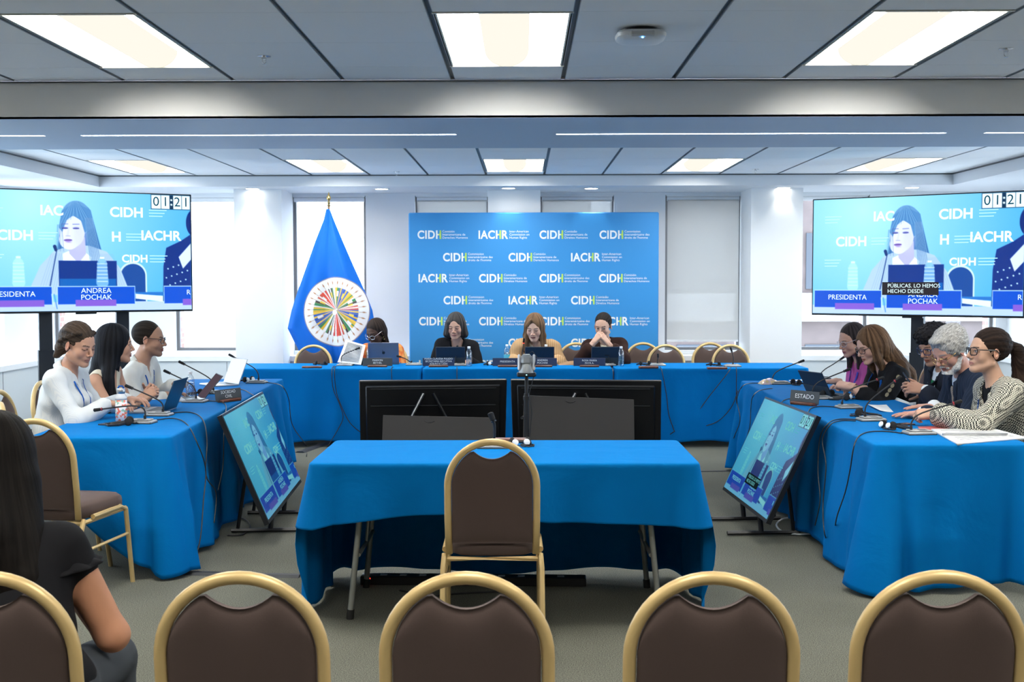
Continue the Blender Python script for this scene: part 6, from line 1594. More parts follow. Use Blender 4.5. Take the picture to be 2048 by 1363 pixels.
MC = [
 ('conference microphone nearest the camera on the left wing, neck bowed over the flowered bottle', (283, 846), [(290, 838), (288, 818), (262, 811), (187, 820)], -.1, True),
 ('conference microphone beside the blue backed laptop on the left wing', (318, 831), [(326, 826), (324, 806), (302, 792), (250, 770)], -.1, False),
 ('conference microphone in front of the clasped hands on the left wing', (391, 804), [(392, 800), (390, 778), (374, 763), (327, 740)], -.1, False),
 ('conference microphone left of the dark sign on the left wing', (430, 787), [(427, 783), (425, 764), (410, 750), (357, 722)], -.1, False),
 ('conference microphone at the far end of the left wing', (514, 766), [(517, 760), (516, 746), (503, 732), (457, 708)], -.1, False),
 ('conference microphone nearest the camera on the right wing, beside the ring binder', (1838, 868), [(1822, 862), (1824, 842), (1845, 825), (1924, 801)], .12, True),
 ('conference microphone behind the nearest one on the right wing, above the white card', (1742, 841), [(1730, 836), (1732, 812), (1752, 790), (1803, 752)], .12, True),
 ('conference microphone between the ESTADO sign and the loose papers', (1697, 816), [(1684, 812), (1687, 794), (1706, 776), (1768, 754)], .12, True),
 ('conference microphone in front of the dark tablet cover on the right wing', (1640, 798), [(1625, 794), (1627, 774), (1644, 760), (1701, 737)], .12, False),
 ('conference microphone beside the colourful packet on the right wing', (1560, 768), [(1545, 763), (1547, 750), (1562, 738), (1609, 720)], .12, False),
 ('conference microphone behind the dark tablet cover on the right wing', (1640, 757), [(1638, 748, .1), (1650, 738, .1), (1668, 727, .1), (1690, 712, .1)], .12, False),
 ('conference microphone left of the paper the woman in orange holds', (690, 731), [(683, 729), (683, 714), (692, 706), (720, 695)], 0, False),
 ('conference microphone lying low in front of the grey laptop', (828, 730), [(823, 724), (816, 720), (806, 715), (793, 711)], 0, False),
 ('conference microphone standing upright before the tablet of the woman with the grey bob', (917, 731), [(910, 727), (911, 716), (913, 704), (915, 690)], 0, False),
 ('conference microphone with a lit red ring in front of the speaking woman', (1040, 730), [(1044, 726), (1044, 710), (1046, 694), (1048, 676)], 0, 2),
 ('conference microphone right of the sign of the woman with clasped hands', (1216, 731), [(1218, 727), (1218, 716), (1215, 710), (1209, 709)], 0, False),
 ('conference microphone in front of the chair with a black headset, on the right panel table', (1315, 731), [(1315, 727), (1315, 720), (1316, 714), (1316, 706)], 0, False),
 ('conference microphone in front of the rightmost empty panel chair', (1465, 733), [(1466, 729), (1467, 716), (1464, 704), (1461, 694)], 0, False),
 ('black conference microphone on the middle table, just behind the lone chair', (986, 895), [(987, 886), (989, 866), (988, 846), (980, 824)], 0, False)]
for m_ in MC: microphone(m_[0], m_[1], m_[2], m_[3], 1.6 if m_[1][1] > 890 else 1.1, m_[4])
def headset(label, px, py, rz, white=True):
    p = T_(px, py); o = thing('headset', label, 'headphones', (p.x, p.y, TZ), rz, 'interpretation headsets')
    for s_ in (-1, 1):
        b = MB(); b.lathe([(.004, 0), (.020, .004), (.024, .012), (.020, .022), (.008, .026)], 16, T=Matrix.Translation((s_ * .03, 0, .024)) @ Matrix.Rotation(R(80 * s_), 4, 'Y')); b.build('earpad', M['foam'], o, True)
        if white: b = MB(); b.lathe([(.004, 0), (.017, .002), (.015, .007), (.003, .010)], 16, T=Matrix.Translation((s_ * .056 if False else s_ * .03, -.022, .026)) @ Matrix.Rotation(R(70), 4, 'X')); b.build('ear_shell', M['plast'], o, True)
    b = MB(); b.tube([(-.04, .0, .026), (-.07, .05, .012), (-.05, .11, .008), (0, .13, .008), (.05, .11, .008), (.07, .05, .012), (.04, 0, .026)], .0045, 8, flat=1.6); b.build('headband', M['cable'], o, True)
    b = MB(); rnd = random.Random(px); pts = [(-.03, -.01, .01)]
    for k in range(22): a = k * .9; pts.append((.035 + .035 * math.cos(a) + rnd.uniform(-.008, .008), -.02 + .03 * math.sin(a) + rnd.uniform(-.008, .008), .006 + .002 * (k % 6)))
    b.tube(pts, .0022, 6); b.build('cord', M['cable'], o, True); return o
for lab, px, py, rz, wh in (('headset with coiled cord beside the flowered bottle on the left wing', 258, 850, 1.8, False), ('headset beside the elbow of the woman in the striped shirt', 196, 828, .9, True), ('headset with silver shells between two laptops on the left wing', 408, 789, 1.2, True), ('headset at the base of the far microphone on the left wing', 497, 764, 1.0, True),
    ('headset with a white shell left of the nearest right wing microphone', 1776, 858, -1.2, True), ('black headset on the white card on the right wing', 1718, 832, -1.9, False), ('headset with a white shell under the loose papers on the right wing', 1694, 800, 1.2, True), ('headset in front of the dark tablet cover', 1655, 792, .5, False), ('headset behind the colourful packet on the right wing', 1592, 770, -1.2, False),
    ('headset between two dark signs of the panel', 984, 731, .3, True), ('headset left of the laptop of the woman in orange', 716, 730, .4, False), ('headset on the papers at the left end of the panel', 641, 730, .2, False), ('headset behind the wooden sign foot right of the clear bottle', 1290, 731, .2, False), ('headset behind the rightmost wooden sign foot of the panel', 1430, 732, .2, False), ('headset with white shells on the middle table', 1040, 893, .25, True)):
    headset(lab, px, py, rz, wh)
def sign(label, px, py, text, board, w=.30, rz=0.0, size=.030, hgt=.078):
    p = T_(px, py); o = thing('name_sign' if text else 'sign_holder', label, 'sign', (p.x, p.y, TZ), rz, None)
    b = MB(); b.box(-.095, .095, -.028, .028, 0, .022, bev=.006); (b.build('holder', M['wood'], o, True) if text else b.build('holder', M['wood'], o, True))
    if text:
        Tm = Matrix.Translation((0, .005, .012)) @ Matrix.Rotation(R(-8), 4, 'X'); b = MB(); b.box(-w/2, w/2, -.002, .002, 0, hgt, bev=.0015, T=Tm); b.build('board', board, o)
        v, f = text_geo(text, size, 0); ys = [q[1] for q in v]; yc = (max(ys) + min(ys)) / 2; b = MB(); b.add([(x, y - yc, 0) for x, y, z in v], f, T=Tm @ Matrix.Translation((0, -.0025, hgt * .56)) @ Matrix.Rotation(R(90), 4, 'X')); b.build('lettering', M['logo'], o)
    return o
sign('slate grey sign with two lines in front of the grey fruit emblem laptop', 755, 734, 'MARION\nBETHEL', M['slate'], .29, 0, .026)
sign('navy sign with three crowded lines before the grey bobbed woman', 877, 734, 'MARIA CLAUDIA PULIDO\nSECRETARIA EJECUTIVA\nADJUNTA CIDH', M['navy'], .31, 0, .0245)
sign('navy sign reading PRESIDENTA left of the camera head', 1015, 734, 'PRESIDENTA', M['navy'], .29, 0, .026)
sign('navy sign with two lines partly behind the camera head', 1085, 734, 'ANDREA\nPOCHAK', M['navy'], .28, 0, .026)
sign('navy sign with two lines in front of the woman with clasped hands', 1179, 734, 'ROSA MARÍA\nPAYÁ A.', M['navy'], .31, 0, .025)
sign('dark sign of the left wing beside the white laptop', 459, 803, 'SOCIEDAD\nCIVIL', M['slate'], .26, R(62), .030)
sign('dark sign reading ESTADO at the edge of the right wing', 1607, 810, 'ESTADO', M['slate'], .24, R(-52), .042, .085)
sign('wooden sign foot without a board at the left end of the panel', 624, 736, '', None); sign('wooden sign foot without a board just right of the last clear bottle', 1297, 736, '', None); sign('wooden sign foot without a board near the right end of the panel', 1434, 738, '', None)
sign('wooden sign foot on the middle table behind the lone chair', 1020, 884, '', None)
def apple(T, b):
    pts = []
    for k in range(28):
        a = 2 * math.pi * k / 28; r = 1 + .10 * math.cos(2 * a) * (1 if math.sin(a) > 0 else .6) - .22 * math.exp(-((a - math.pi / 2) / .35) ** 2) - .12 * math.exp(-((a - 3 * math.pi / 2) / .3) ** 2) - .38 * math.exp(-(min(a, 2 * math.pi - a) / .38) ** 2)
        pts.append((.011 * r * math.cos(a) * .92, .012 * r * math.sin(a), 0))
    b.add(pts, [tuple(range(28))], T=T); lf = [(.001, .012, 0), (.003, .017, 0), (.007, .020, 0), (.007, .016, 0), (.004, .013, 0)]; b.add(lf, [tuple(range(5))], T=T)
def laptop(label, px, py, rz, w=.31, d=.215, ang=110, lidm=None, scr=None, basem=None, mark=False):
    """rz: direction the user faces (local +y); the lid is hinged at the far edge"""
    p = T_(px, py); o = thing('laptop', label, 'laptop', (p.x, p.y, TZ), rz)
    b = MB(); b.box(-w/2, w/2, -d/2, d/2, 0.001, .014, bev=.004); b.build('base', basem or M['aluS'], o, True)
    b = MB(); b.box(-w*.42, w*.42, -.01, d*.40, .0142, .0150); b.build('keyboard', M['slate'], o)
    Tm = Matrix.Translation((0, d/2 - .004, .012)) @ Matrix.Rotation(R(90 - ang), 4, 'X') @ Matrix.Identity(4)
    b = MB(); b.box(-w/2, w/2, 0, .006, 0, d, bev=.002, T=Tm); lid = b.build('lid', lidm or M['aluS'], o, True)
    b = MB(); b.box(-w/2 + .006, w/2 - .006, -.0008, 0, .008, d - .006, T=Tm); b.build('display', scr or M['scr'], lid)
    if mark: b = MB(); apple(Tm @ Matrix.Translation((0, .0066, d * .52)) @ Matrix.Rotation(R(-90), 4, 'X') @ Matrix.Scale(-1, 4, (1, 0, 0)) @ Matrix.Scale(-1, 4, (0, 1, 0)) @ Matrix.Scale(1.5, 4) if False else Tm @ Matrix.Translation((0, .0066, d * .52)) @ Matrix.Rotation(R(90), 4, 'X') @ Matrix.Scale(1.5, 4), b); b.build('logo', M['blk'], lid)
    return o
M['lit'] = emat('laptop_display', (.72, .80, .88), .75); M['dimd'] = emat('dim_display', (.10, .07, .09), .5)
laptop('laptop with a blue dark lid in front of the woman in the striped shirt', 306, 822, R(-90), lidm=mat('blue_lid', (.012, .065, .12), .35, .3), ang=112, w=.30)
laptop('laptop with a reddish dark screen in front of the clasped hands', 370, 800, R(-66), lidm=M['slate'], scr=M['dimd'], ang=130, w=.28)
laptop('white screened laptop in front of the man in the cream shirt', 438, 770, R(-50), lidm=M['aluS'], scr=M['lit'], ang=112, w=.28)
laptop('grey laptop with a fruit emblem in front of the woman in orange', 770, 727, R(180), lidm=M['alu'], basem=M['alu'], mark=True, w=.31, ang=100)
def tablet(label, px, py, rz, w=.29, h=.20, lean=20, kb=True):
    p = T_(px, py); o = thing('tablet', label, 'tablet', (p.x, p.y, TZ), rz)
    Tm = Matrix.Translation((0, .03, .004)) @ Matrix.Rotation(R(-lean), 4, 'X')
    b = MB(); b.box(-w/2, w/2, 0, .008, 0, h, bev=.004, T=Tm); b.build('body', M['darkfab'], o, True)
    b = MB(); b.box(-w/2 + .008, w/2 - .008, -.0006, 0, .01, h - .008, T=Tm); b.build('display', M['scr'], o)
    b = MB(); b.box(-w/2, w/2, .009, .012, 0, h * .42, T=Tm); b.build('cover_flap', M['slate'], o)
    if kb: b = MB(); b.box(-w/2, w/2, -.17, .03, 0.0, .006, bev=.002); b.build('keyboard_cover', M['darkfab'], o, True)
    return o
tablet('dark tablet in front of the woman with the grey bob', 902, 730, R(180)); tablet('dark tablet in front of the speaking woman', 1079, 730, R(180)); tablet('dark tablet in front of the woman with clasped hands', 1211, 730, R(180))
tablet('dark blue tablet in its stand cover on the right wing', 1648, 790, R(112), lean=28)
def bottle(label, px, py, lab=None, h=.20, z=TZ):
    p = T_(px, py, z); o = thing('water_bottle', label, 'bottle', (p.x, p.y, z), 0, 'clear plastic water bottles')
    pr = [(.026, 0), (.031, .004), (.031, .02)] + [(.031 - .002 * (k % 2), .02 + .009 * k) for k in range(1, 12)] + [(.031, .135), (.024, .155), (.014, .17), (.012, .178)]
    b = MB(); b.lathe(pr, 20); b.build('bottle_body', M['pet'], o, 'all'); b = MB(); b.lathe([(.0235, .002), (.0285, .006), (.0285, .118), (.02, .119)], 20); b.build('water', M['water'], o, 'all')
    b = MB(); b.lathe([(.014, .176), (.0145, .178), (.0145, .194), (.013, .196)], 16); b.build('cap', M['plast'], o, True)
    b = MB(); b.lathe([(.0322, .055), (.0322, .095)], 24, capb=False, capt=False); b.build('label_band', M['blabel'] if lab else M['pet'], o, 'all'); return o
for lab, px, py, q in (('clear water bottle in front of the grey laptop', 739, 727, 0), ('clear water bottle behind the paper the woman in orange holds', 711, 725, 0), ('clear water bottle right of the tablet of the woman with the grey bob', 938, 732, 0), ('water bottle with a light blue label left of the speaking woman', 1014, 727, 1), ('clear water bottle in front of the tablet of the speaking woman', 1092, 727, 0), ('clear water bottle right of the woman with clasped hands', 1242, 732, 0), ('clear water bottle between the laptops on the left wing', 381, 797, 0)):
    bottle(lab, px, py, q)
p = T_(243, 842); o = thing('drinking_bottle', 'white reusable bottle with a coral and green flower print on the left wing', 'bottle', (p.x, p.y, TZ))
fm = mat('flower_print', (.72, .72, .78), .4); nt = fm.node_tree; tc = nt.nodes.new('ShaderNodeTexCoord'); vo = nt.nodes.new('ShaderNodeTexVoronoi'); vo.inputs['Scale'].default_value = 75; r_ = nt.nodes.new('ShaderNodeValToRGB'); r_.color_ramp.interpolation = 'CONSTANT'
el_ = r_.color_ramp.elements; el_[0].color = (.75, .18, .12, 1); el_[1].position = .3; el_[1].color = (.25, .5, .42, 1); e2 = el_.new(.5); e2.color = (.74, .74, .80, 1)
sep = nt.nodes.new('ShaderNodeSeparateColor'); nt.links.new(tc.outputs['Object'], vo.inputs[0]); nt.links.new(vo.outputs['Color'], sep.inputs[0]); nt.links.new(sep.outputs[0], r_.inputs[0]); nt.links.new(r_.outputs[0], nt.nodes['Principled BSDF'].inputs['Base Color'])
b = MB(); b.lathe([(.030, 0), (.034, .004), (.034, .13)], 28); b.build('bottle_body', fm, o, 'all'); b = MB(); b.lathe([(.034, .13), (.034, .145), (.024, .165), (.022, .17)], 28); b.build('shoulder', M['plast'], o, 'all')
b = MB(); b.lathe([(.024, .168), (.025, .17), (.025, .195), (.022, .199)], 24); b.build('cap', M['silver'], o, True); b = MB(); b.tube([(-.018, 0, .199), (-.01, 0, .212), (.01, 0, .212), (.018, 0, .199)], .005, 8); b.build('loop', M['lany'], o, True)
def paper(label, corners, m=None, lines=0, z=TZ, thick=.0015, curl=0, name='paper_sheet'):
    P = [T_(x, y, z) for x, y in corners]; P = [P[1], P[0], P[3], P[2]] if ((P[1] - P[0]).cross(P[3] - P[0])).z < 0 else P; c = sum(P, Vector()) / 4; o = thing(name, label, 'paper', (c.x, c.y, z)); P = [q - Vector((c.x, c.y, z)) for q in P]
    b = MB(); b.grid(lambda u, v: tuple((P[0] * (1-u) + P[1] * u) * (1-v) + (P[3] * (1-u) + P[2] * u) * v + Vector((0, 0, thick + curl * max(0, u - .6) ** 2 * 6))), 10, 6)
    s = b.build('sheet', m or M['paper'], o, 'all'); md = s.modifiers.new('t', 'SOLIDIFY'); md.thickness = thick; md.offset = -1
    if lines:
        b = MB()
        for i in range(lines):
            v = .12 + .78 * i / lines; a, d_ = .1, .9 - .25 * ((i * 7) % 4 == 3)
            q = [(P[0] * (1-u) + P[1] * u) * (1-w_) + (P[3] * (1-u) + P[2] * u) * w_ + Vector((0, 0, thick + .0006 + curl * max(0, u - .6) ** 2 * 6)) for u, w_ in ((a, v), (d_, v), (d_, v + .25 / lines), (a, v + .25 / lines))]; b.add([tuple(t) for t in q], [(0, 1, 2, 3)])
        b.build('text_lines', M['ink'], o)
    return o
paper('large white sheet in front of the woman with long brown hair', [(1690, 784), (1778, 788), (1822, 806), (1688, 800)], lines=0)
paper('white sheets under the hands of the grey bearded man', [(1736, 812), (1832, 804), (1832, 824), (1760, 824)], curl=.012)
paper('white card under the black headset on the right wing', [(1700, 828), (1765, 829), (1776, 835), (1708, 834)])
paper('manila paper under the hands of the woman in the houndstooth jacket', [(1810, 842), (1912, 846), (1925, 856), (1832, 854)], M['manila'])
paper('red folder beside the ring binder on the right wing', [(1835, 854), (1915, 850), (1925, 858), (1842, 861)], M['folder'], thick=.004)
paper('paper at the far end of the right wing beside the packet', [(1578, 760), (1620, 758), (1628, 766), (1580, 768)])
paper('pale sheet in front of the woman in the magenta shirt', [(1660, 772), (1692, 776), (1690, 784), (1662, 782)])
paper('pink sheet at the left end of the panel table', [(552, 731), (612, 729), (617, 731), (560, 733)], mat('pink_paper', (.75, .60, .66), .8)); paper('white sheet beside the left wooden sign foot', [(640, 727), (700, 728), (700, 731), (644, 731)])
paper('white sheet under the microphone of the panel left end', [(702, 728), (736, 727), (742, 731), (706, 732)])
paper('white notes in front of the man in the cream shirt', [(385, 776), (425, 772), (432, 782), (392, 784)])
paper('white sheets under the two panel signs in the middle', [(978, 733), (1140, 733), (1146, 735), (976, 735)]); paper('papers right of the speaking woman', [(1112, 731), (1142, 729), (1150, 732), (1118, 733)], M['manila'])
# ring binder
o = paper('open white ring binder full of printed pages at the corner of the right wing', [(1862, 861), (1990, 861), (2052, 878), (1915, 890)], lines=9, thick=.012, name='ring_binder')
q0, q1 = T_(1885, 868, TZ + .02), T_(2015, 867, TZ + .02); inv = o.location; b = MB(); b.tube([q0 - inv, q1 - inv], .006, 8); o2 = b.build('ring_bar', M['silver'], o, True)
# paper held by the woman in orange
o = thing('held_paper', 'printed sheet held up by the woman in orange', 'paper', tuple(at_y(700, 705, 11.48))); c = Vector(o.location); b = MB(); Q = [at_y(x, y, Y) - c for x, y, Y in ((692, 679, 11.50), (731, 690, 11.50), (722, 729, 11.38), (675, 724, 11.38))]
b.add([tuple(q) for q in Q] + [tuple(q + Vector((0, .002, 0))) for q in Q], [(0, 3, 2, 1), (4, 5, 6, 7), (0, 1, 5, 4), (1, 2, 6, 5), (2, 3, 7, 6), (3, 0, 4, 7)]); b.build('sheet', M['paper'], o)
b = MB()
for i in range(14):
    v = .08 + .85 * i / 14; q = [(Q[0] * (1-u) + Q[1] * u) * (1-w_) + (Q[3] * (1-u) + Q[2] * u) * w_ + Vector((0, -.006, 0)) for u, w_ in ((.12, v), (.88, v), (.88, v + .03), (.12, v + .03))]; b.add([tuple(t) for t in q], [(0, 3, 2, 1)])
b.build('text_lines', M['ink'], o)
def phone(label, p, rz, rot=None):
    o = thing('mobile_phone', label, 'phone', tuple(p), rz, rot=rot); b = MB(); b.box(-.036, .036, -.075, .075, 0, .009, bev=.004); b.build('case', M['darkfab'], o, True); b = MB(); b.box(-.033, .033, -.071, .071, .009, .0094); b.build('display', M['scr'], o); return o
phone('dark phone lying left of the manila paper on the right wing', T_(1803, 850), R(-65)); phone('phone lying beside the flowered bottle', T_(224, 850), R(70))
phone('phone held by the man with the green tie', at_y(1818, 764, 7.55), 0, (R(55), R(8), R(70)))
p = T_(1538, 768); o = thing('snack_packet', 'small shiny colourful packet at the far end of the right wing', 'packet', (p.x, p.y, TZ), .2)
pk = mat('foil_packet', (.55, .45, .65), .3, .3, var=(28, .5, (.75, .55, .15))); b = MB(); b.grid(lambda u, v: ((u - .5) * .16, (v - .5) * .10, .002 + .045 * (math.sin(math.pi * u) ** .5) * (math.sin(math.pi * v) ** .6) + .004 * math.sin(17 * u + 9 * v)), 20, 12); s = b.build('foil', pk, o, 'all')
b = MB(); b.box(-.08, .08, -.05, .05, 0, .003); b.build('seam', pk, o)
p = T_(1142, 730); o = thing('folded_headphone_pouch', 'brown pouch behind the panel table beside the speaking woman', 'pouch', (p.x, p.y, TZ)); b = MB(); b.grid(lambda u, v: ((u - .5) * .26, (v - .5) * .10 + .05, .002 + .05 * math.sin(math.pi * u) ** .6 * math.sin(math.pi * v) ** .5 * (.5 + .5 * u)), 16, 10); b.build('leather', mat('tan_leather', (.28, .15, .06), .5), o, 'all')
# PTZ camera on a pole
cp = at_y(1053, 745, 8.6); o = thing('camera_on_pole', 'grey and white remote pan camera on a thin black pole behind the middle table', 'camera', (cp.x, 8.6, 0)); zc = at_y(1053, 752, 8.6).z
b = MB(); b.box(-.072, .072, -.06, .06, zc, zc + .028, bev=.008); b.build('base', M['blk'], o, True)
b = MB(); b.lathe([(.058, zc + .028), (.056, zc + .05), (.046, zc + .08), (.04, zc + .10)], 24); b.build('turret', M['grey'], o, True)
for s_ in (-1, 1): b = MB(); b.box(s_ * .056 - .010, s_ * .056 + .010, -.035, .035, zc + .045, zc + .165, bev=.009); b.build('yoke_arm', M['plast'], o, True)
b = MB(); b.box(-.043, .043, -.05, .055, zc + .085, zc + .165, bev=.02); b.build('camera_head', M['grey'], o, True); b = MB(); b.lathe([(.026, 0), (.028, .03), (.022, .034)], 20, T=Matrix.Translation((0, .05, zc + .125)) @ Matrix.Rotation(R(-90), 4, 'X')); b.build('lens', M['scr'], o, True)
b = MB(); b.box(-.004, .004, -.062, -.060, zc + .012, zc + .018); b.build('status_light', emat('green_led', (.3, .9, 1), 3), o)
b = MB(); b.tube([(0, 0, .45), (0, 0, zc)], .014, 12); b.tube([(0, 0, .02), (0, 0, .75)], .019, 12); b.build('pole', M['blk'], o, True)
b = MB(); b.tube([(-.03, -.02, .57), (-.035, -.035, .57)], .012, 8); b.tube([(0, 0, .70), (0, 0, .73)], .026, 12); b.build('clamp', M['blk'], o, True)
for k in range(3): a = k * 2.094 + .5; b = MB(); b.tube([(0, 0, .38), (.30 * math.cos(a), .30 * math.sin(a), .012)], .011, 8); b.build('leg', M['blk'], o, True)
b = MB(); b.tube([(.01, -.03, zc + .17), (.045, -.05, zc + .19), (.075, -.04, zc + .15), (.05, -.02, zc + .02), (.06, -.03, .9), (.02, -.025, .75), (.04, -.03, .6), (.02, -.02, .4)], .003, 6); b.build('cord', M['cable'], o, True)
# ------------------------------------------------------------------ cables, floor ramps, power strip
def smooth(pts, n=6):
    P = [Vector(p) for p in pts]; out = []
    for i in range(len(P) - 1):
        p0, p1, p2, p3 = P[max(i - 1, 0)], P[i], P[i + 1], P[min(i + 2, len(P) - 1)]
        for k in range(n):
            t = k / n; out.append(.5 * ((2 * p1) + (-p0 + p2) * t + (2 * p0 - 5 * p1 + 4 * p2 - p3) * t * t + (-p0 + 3 * p1 - 3 * p2 + p3) * t ** 3))
    return out + [P[-1]]
def cable(label, pts, r=.0035, m=None, grp='black microphone cables'):
    P = smooth(pts); c = P[0].copy(); b = MB(); b.tube([q - c for q in P], r, 7); o = b.build('cable', m or M['cable'], None, 'all'); o.location = c; tag(o, label, 'cable', grp); return o
tz = TZ + .004
def t3(px, py): return T_(px, py, tz + .003)
lx = lambda px, py, X=-1.80: at_x(px, py, X)
cable('cable running from the nearest left microphone over the table edge down to the floor', [t3(303, 841), t3(345, 836), t3(372, 846), lx(392, 880, -1.835), lx(411, 935, -1.82), lx(407, 1000, -1.81), lx(398, 1090, -1.80), at_z(372, 1142, .01), at_z(345, 1140, .01)])
cable('second cable over the near end of the left table edge', [t3(338, 826), t3(380, 824), t3(405, 838), lx(414, 880, -1.84), lx(412, 950, -1.83), lx(432, 985, -1.82), lx(428, 1045, -1.81)])
cable('cable looping over the left table edge beside the floor monitor', [t3(408, 801), t3(438, 803), t3(452, 812), lx(448, 850, -1.86), lx(446, 930, -1.85), lx(436, 980, -1.85)])
cable('cable behind the dark sign of the left wing', [t3(440, 784), t3(480, 778), t3(500, 786), at_x(512, 800, -1.95), at_x(520, 860, -1.93)])
cable('cable from the far left microphone down to the floor', [t3(532, 764), t3(556, 768), t3(568, 776), at_x(578, 800, -1.93), at_x(585, 850, -1.92), at_z(612, 890, .01), at_z(613, 912, .01)])
cable('black loop of cable on the floor at the folded corner of the left cloth', [at_z(352, 1100, .012), at_z(356, 1075, .05), at_z(376, 1068, .06), at_z(390, 1098, .012), at_z(376, 1125, .012), at_z(356, 1127, .012)], .005)
rx_ = lambda px, py, X=1.74: at_x(px, py, X)
cable('cable from the nearest right microphone over the cloth to the floor', [t3(1805, 866), t3(1770, 862), t3(1730, 865), rx_(1710, 885, 1.735), rx_(1700, 940, 1.72), rx_(1690, 985, 1.71), rx_(1672, 1040, 1.70), at_z(1670, 1082, .01)])
cable('first of two cables hanging from the second right microphone', [t3(1712, 838), t3(1675, 838), t3(1655, 848), rx_(1640, 875, 1.745), rx_(1636, 940, 1.73), rx_(1640, 1000, 1.72), rx_(1630, 1050, 1.71)])
cable('second of two cables hanging from the second right microphone', [t3(1712, 841), t3(1680, 841), t3(1660, 850), rx_(1645, 880, 1.74), rx_(1652, 930, 1.73), rx_(1646, 1010, 1.72), rx_(1650, 1070, 1.70), at_z(1665, 1090, .01)])
cable('cable under the ESTADO sign', [t3(1668, 813), t3(1640, 812), t3(1622, 816), rx_(1615, 826, 1.77)]); cable('cable left of the ESTADO sign', [t3(1612, 797), t3(1580, 797), t3(1568, 800), rx_(1562, 806, 1.775)])
cable('long cable hanging at the far left corner of the right wing', [t3(1528, 766), t3(1500, 766), t3(1483, 774), rx_(1474, 800, 1.775), rx_(1480, 840, 1.765), rx_(1466, 880, 1.76), at_z(1462, 912, .01)])
cable('second cable hanging at the far left corner of the right wing', [t3(1545, 776), t3(1520, 780), t3(1506, 792), rx_(1502, 812, 1.77), rx_(1500, 850, 1.76), rx_(1492, 880, 1.75)])
yb = lambda px, py, Y=10.975: at_y(px, py, Y)
for lab, pts in (('pair cable hanging from the panel table left of the screens', [t3(668, 732), yb(664, 738), yb(666, 775), yb(680, 810), yb(686, 835), yb(675, 860), at_z(655, 893, .01)]), ('cable beside the pair, crossing to the black screen', [t3(672, 732), yb(669, 738), yb(672, 780), yb(683, 812), yb(700, 845), yb(724, 866)]),
    ('cable hanging below the slate grey sign', [t3(786, 733), yb(783, 738), yb(784, 765)]), ('cable hanging below the navy sign with three lines', [t3(914, 733), yb(914, 740), yb(914, 775)]), ('cable hanging right of the sign of the woman with clasped hands', [t3(1222, 733), yb(1226, 742), yb(1227, 775)]),
    ('cable hanging from the panel table right of the screens', [t3(1320, 733), yb(1324, 742), yb(1333, 790), yb(1338, 830), yb(1352, 870)]), ('long cable sweeping from the right microphone of the panel', [t3(1462, 734), yb(1455, 746), yb(1420, 790), yb(1385, 835), yb(1340, 868)]), ('cable hanging straight from the right end of the panel table', [t3(1472, 734), yb(1473, 745), yb(1473, 800), yb(1478, 850), at_z(1475, 893, .01)]), ('lower cable sweep on the right panel cloth', [yb(1476, 780), yb(1462, 815), yb(1430, 845), yb(1380, 855), yb(1350, 850)])):
    cable(lab, pts, .004)
cable('white cable loop on the floor beside the right floor monitor', [at_z(1650, 1062, .01), at_z(1618, 1055, .02), at_z(1600, 1038, .01), at_z(1570, 1036, .01), at_z(1553, 1048, .01), at_z(1565, 1062, .01), at_z(1600, 1068, .01), at_z(1640, 1062, .02), at_z(1622, 1046, .012), at_z(1590, 1040, .01)], .006, M['wcable'], 'white floor cables')
cable('thin cable curling on the floor below the left floor monitor', [at_z(455, 1070, .008), at_z(485, 1068, .008), at_z(500, 1052, .008), at_z(490, 1038, .008), at_z(470, 1035, .008)], .005)
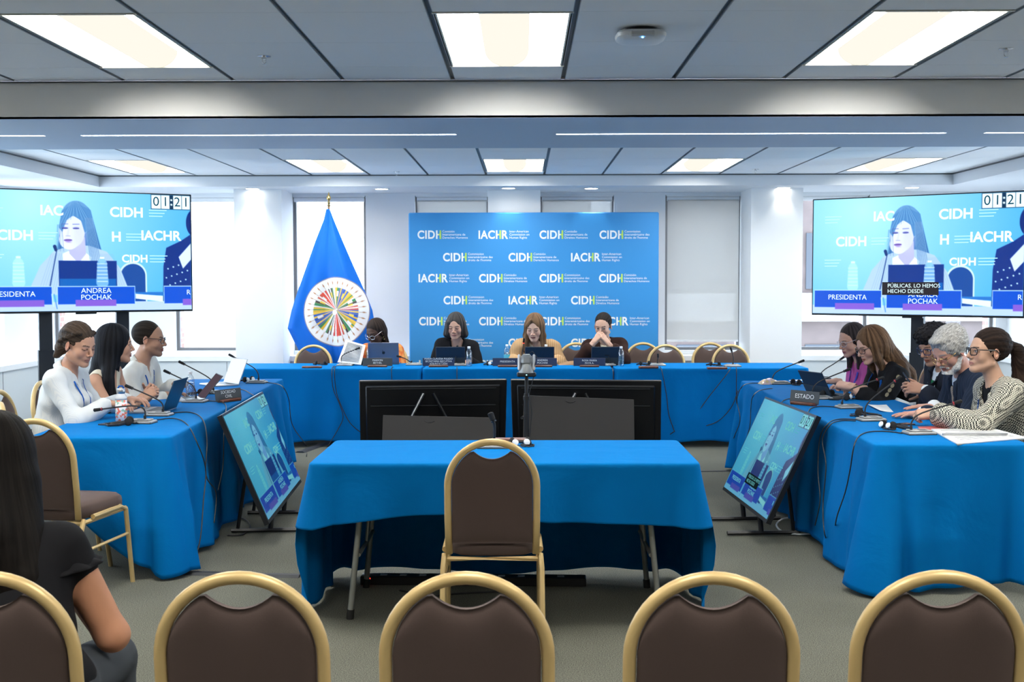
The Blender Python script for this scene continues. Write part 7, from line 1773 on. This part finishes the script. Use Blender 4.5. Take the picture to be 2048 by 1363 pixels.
def ramp(label, P0, P1, w=.06, h=.014):
    a, c = at_z(*P0, 0), at_z(*P1, 0); L = (c - a).length; o = thing('cable_cover', label, 'cable cover', (a.x, a.y, 0), math.atan2(c.y - a.y, c.x - a.x)); b = MB()
    pr = [(-w/2, .001), (-w/4, h), (w/4, h), (w/2, .001)]; b.add([(x, y, z) for x in (0, L) for y, z in pr], [(0, 1, 2, 3), (4, 7, 6, 5), (0, 4, 5, 1), (1, 5, 6, 2), (2, 6, 7, 3), (3, 7, 4, 0)]); b.build('strip', mat('floor_strip', (.030, .032, .036), .6), o)
ramp('flat dark cable cover on the carpet between the left wing and the middle table', (330, 1146), (600, 1153)); ramp('dark cable cover behind the middle table at the left', (600, 905), (690, 872), .10); ramp('thin dark cable cover on the carpet right of the middle table', (1395, 943), (1462, 942), .03, .008)
p0, p1 = at_z(722, 1166, 0), at_z(1172, 1170, 0); o = thing('power_strip', 'long black power strip on the floor under the middle table', 'power strip', (p0.x, p0.y, 0), math.atan2(p1.y - p0.y, p1.x - p0.x)); Lp = (p1 - p0).length
b = MB(); b.box(0, Lp, -.03, .05, 0.0, .045, bev=.004); b.build('housing', M['blk'], o)
for k in range(10): b = MB(); x = .12 + (Lp - .2) * k / 9.5; b.box(x - .018, x + .018, -.004, .022, .045, .0465); b.build('socket', M['cover'], o)
b = MB(); b.box(.045, .055, -.032, -.03, .03, .038); b.build('switch_light', M['redlit'], o)
cable('cable lying in a flat curve in front of the power strip', [at_z(800, 1180, .006), at_z(860, 1190, .006), at_z(920, 1186, .006), at_z(1000, 1182, .006)], .005)
# ------------------------------------------------------------------ remaining empty chairs
def back_chair(px, topY, lab, rz=0.0, grp='empty chairs behind the panel tables'):
    p = at_y(px, 690, topY); chair(p.x, topY - .276, R(180) + rz, lab, grp)
back_chair(627, 12.02, 'empty banquet chair in front of the blue flag'); back_chair(1152, 12.42, 'empty banquet chair between the speaking woman and the woman with clasped hands')
back_chair(1286, 12.42, 'empty banquet chair half behind another, at the right edge of the banner'); back_chair(1334, 12.00, 'empty banquet chair with a black headset seen before its back', .05); back_chair(1420, 12.40, 'empty banquet chair half hidden behind the rightmost one'); back_chair(1461, 12.00, 'rightmost empty banquet chair of the panel')
chair(-2.33, 5.80, R(-9), 'empty banquet chair at the near end of the left wing, beside the woman in black', 'empty chairs at the left wing')
chair(-2.64, 6.42, R(-62), 'empty banquet chair behind the woman in the striped shirt, nearest to her', 'empty chairs at the left wing')
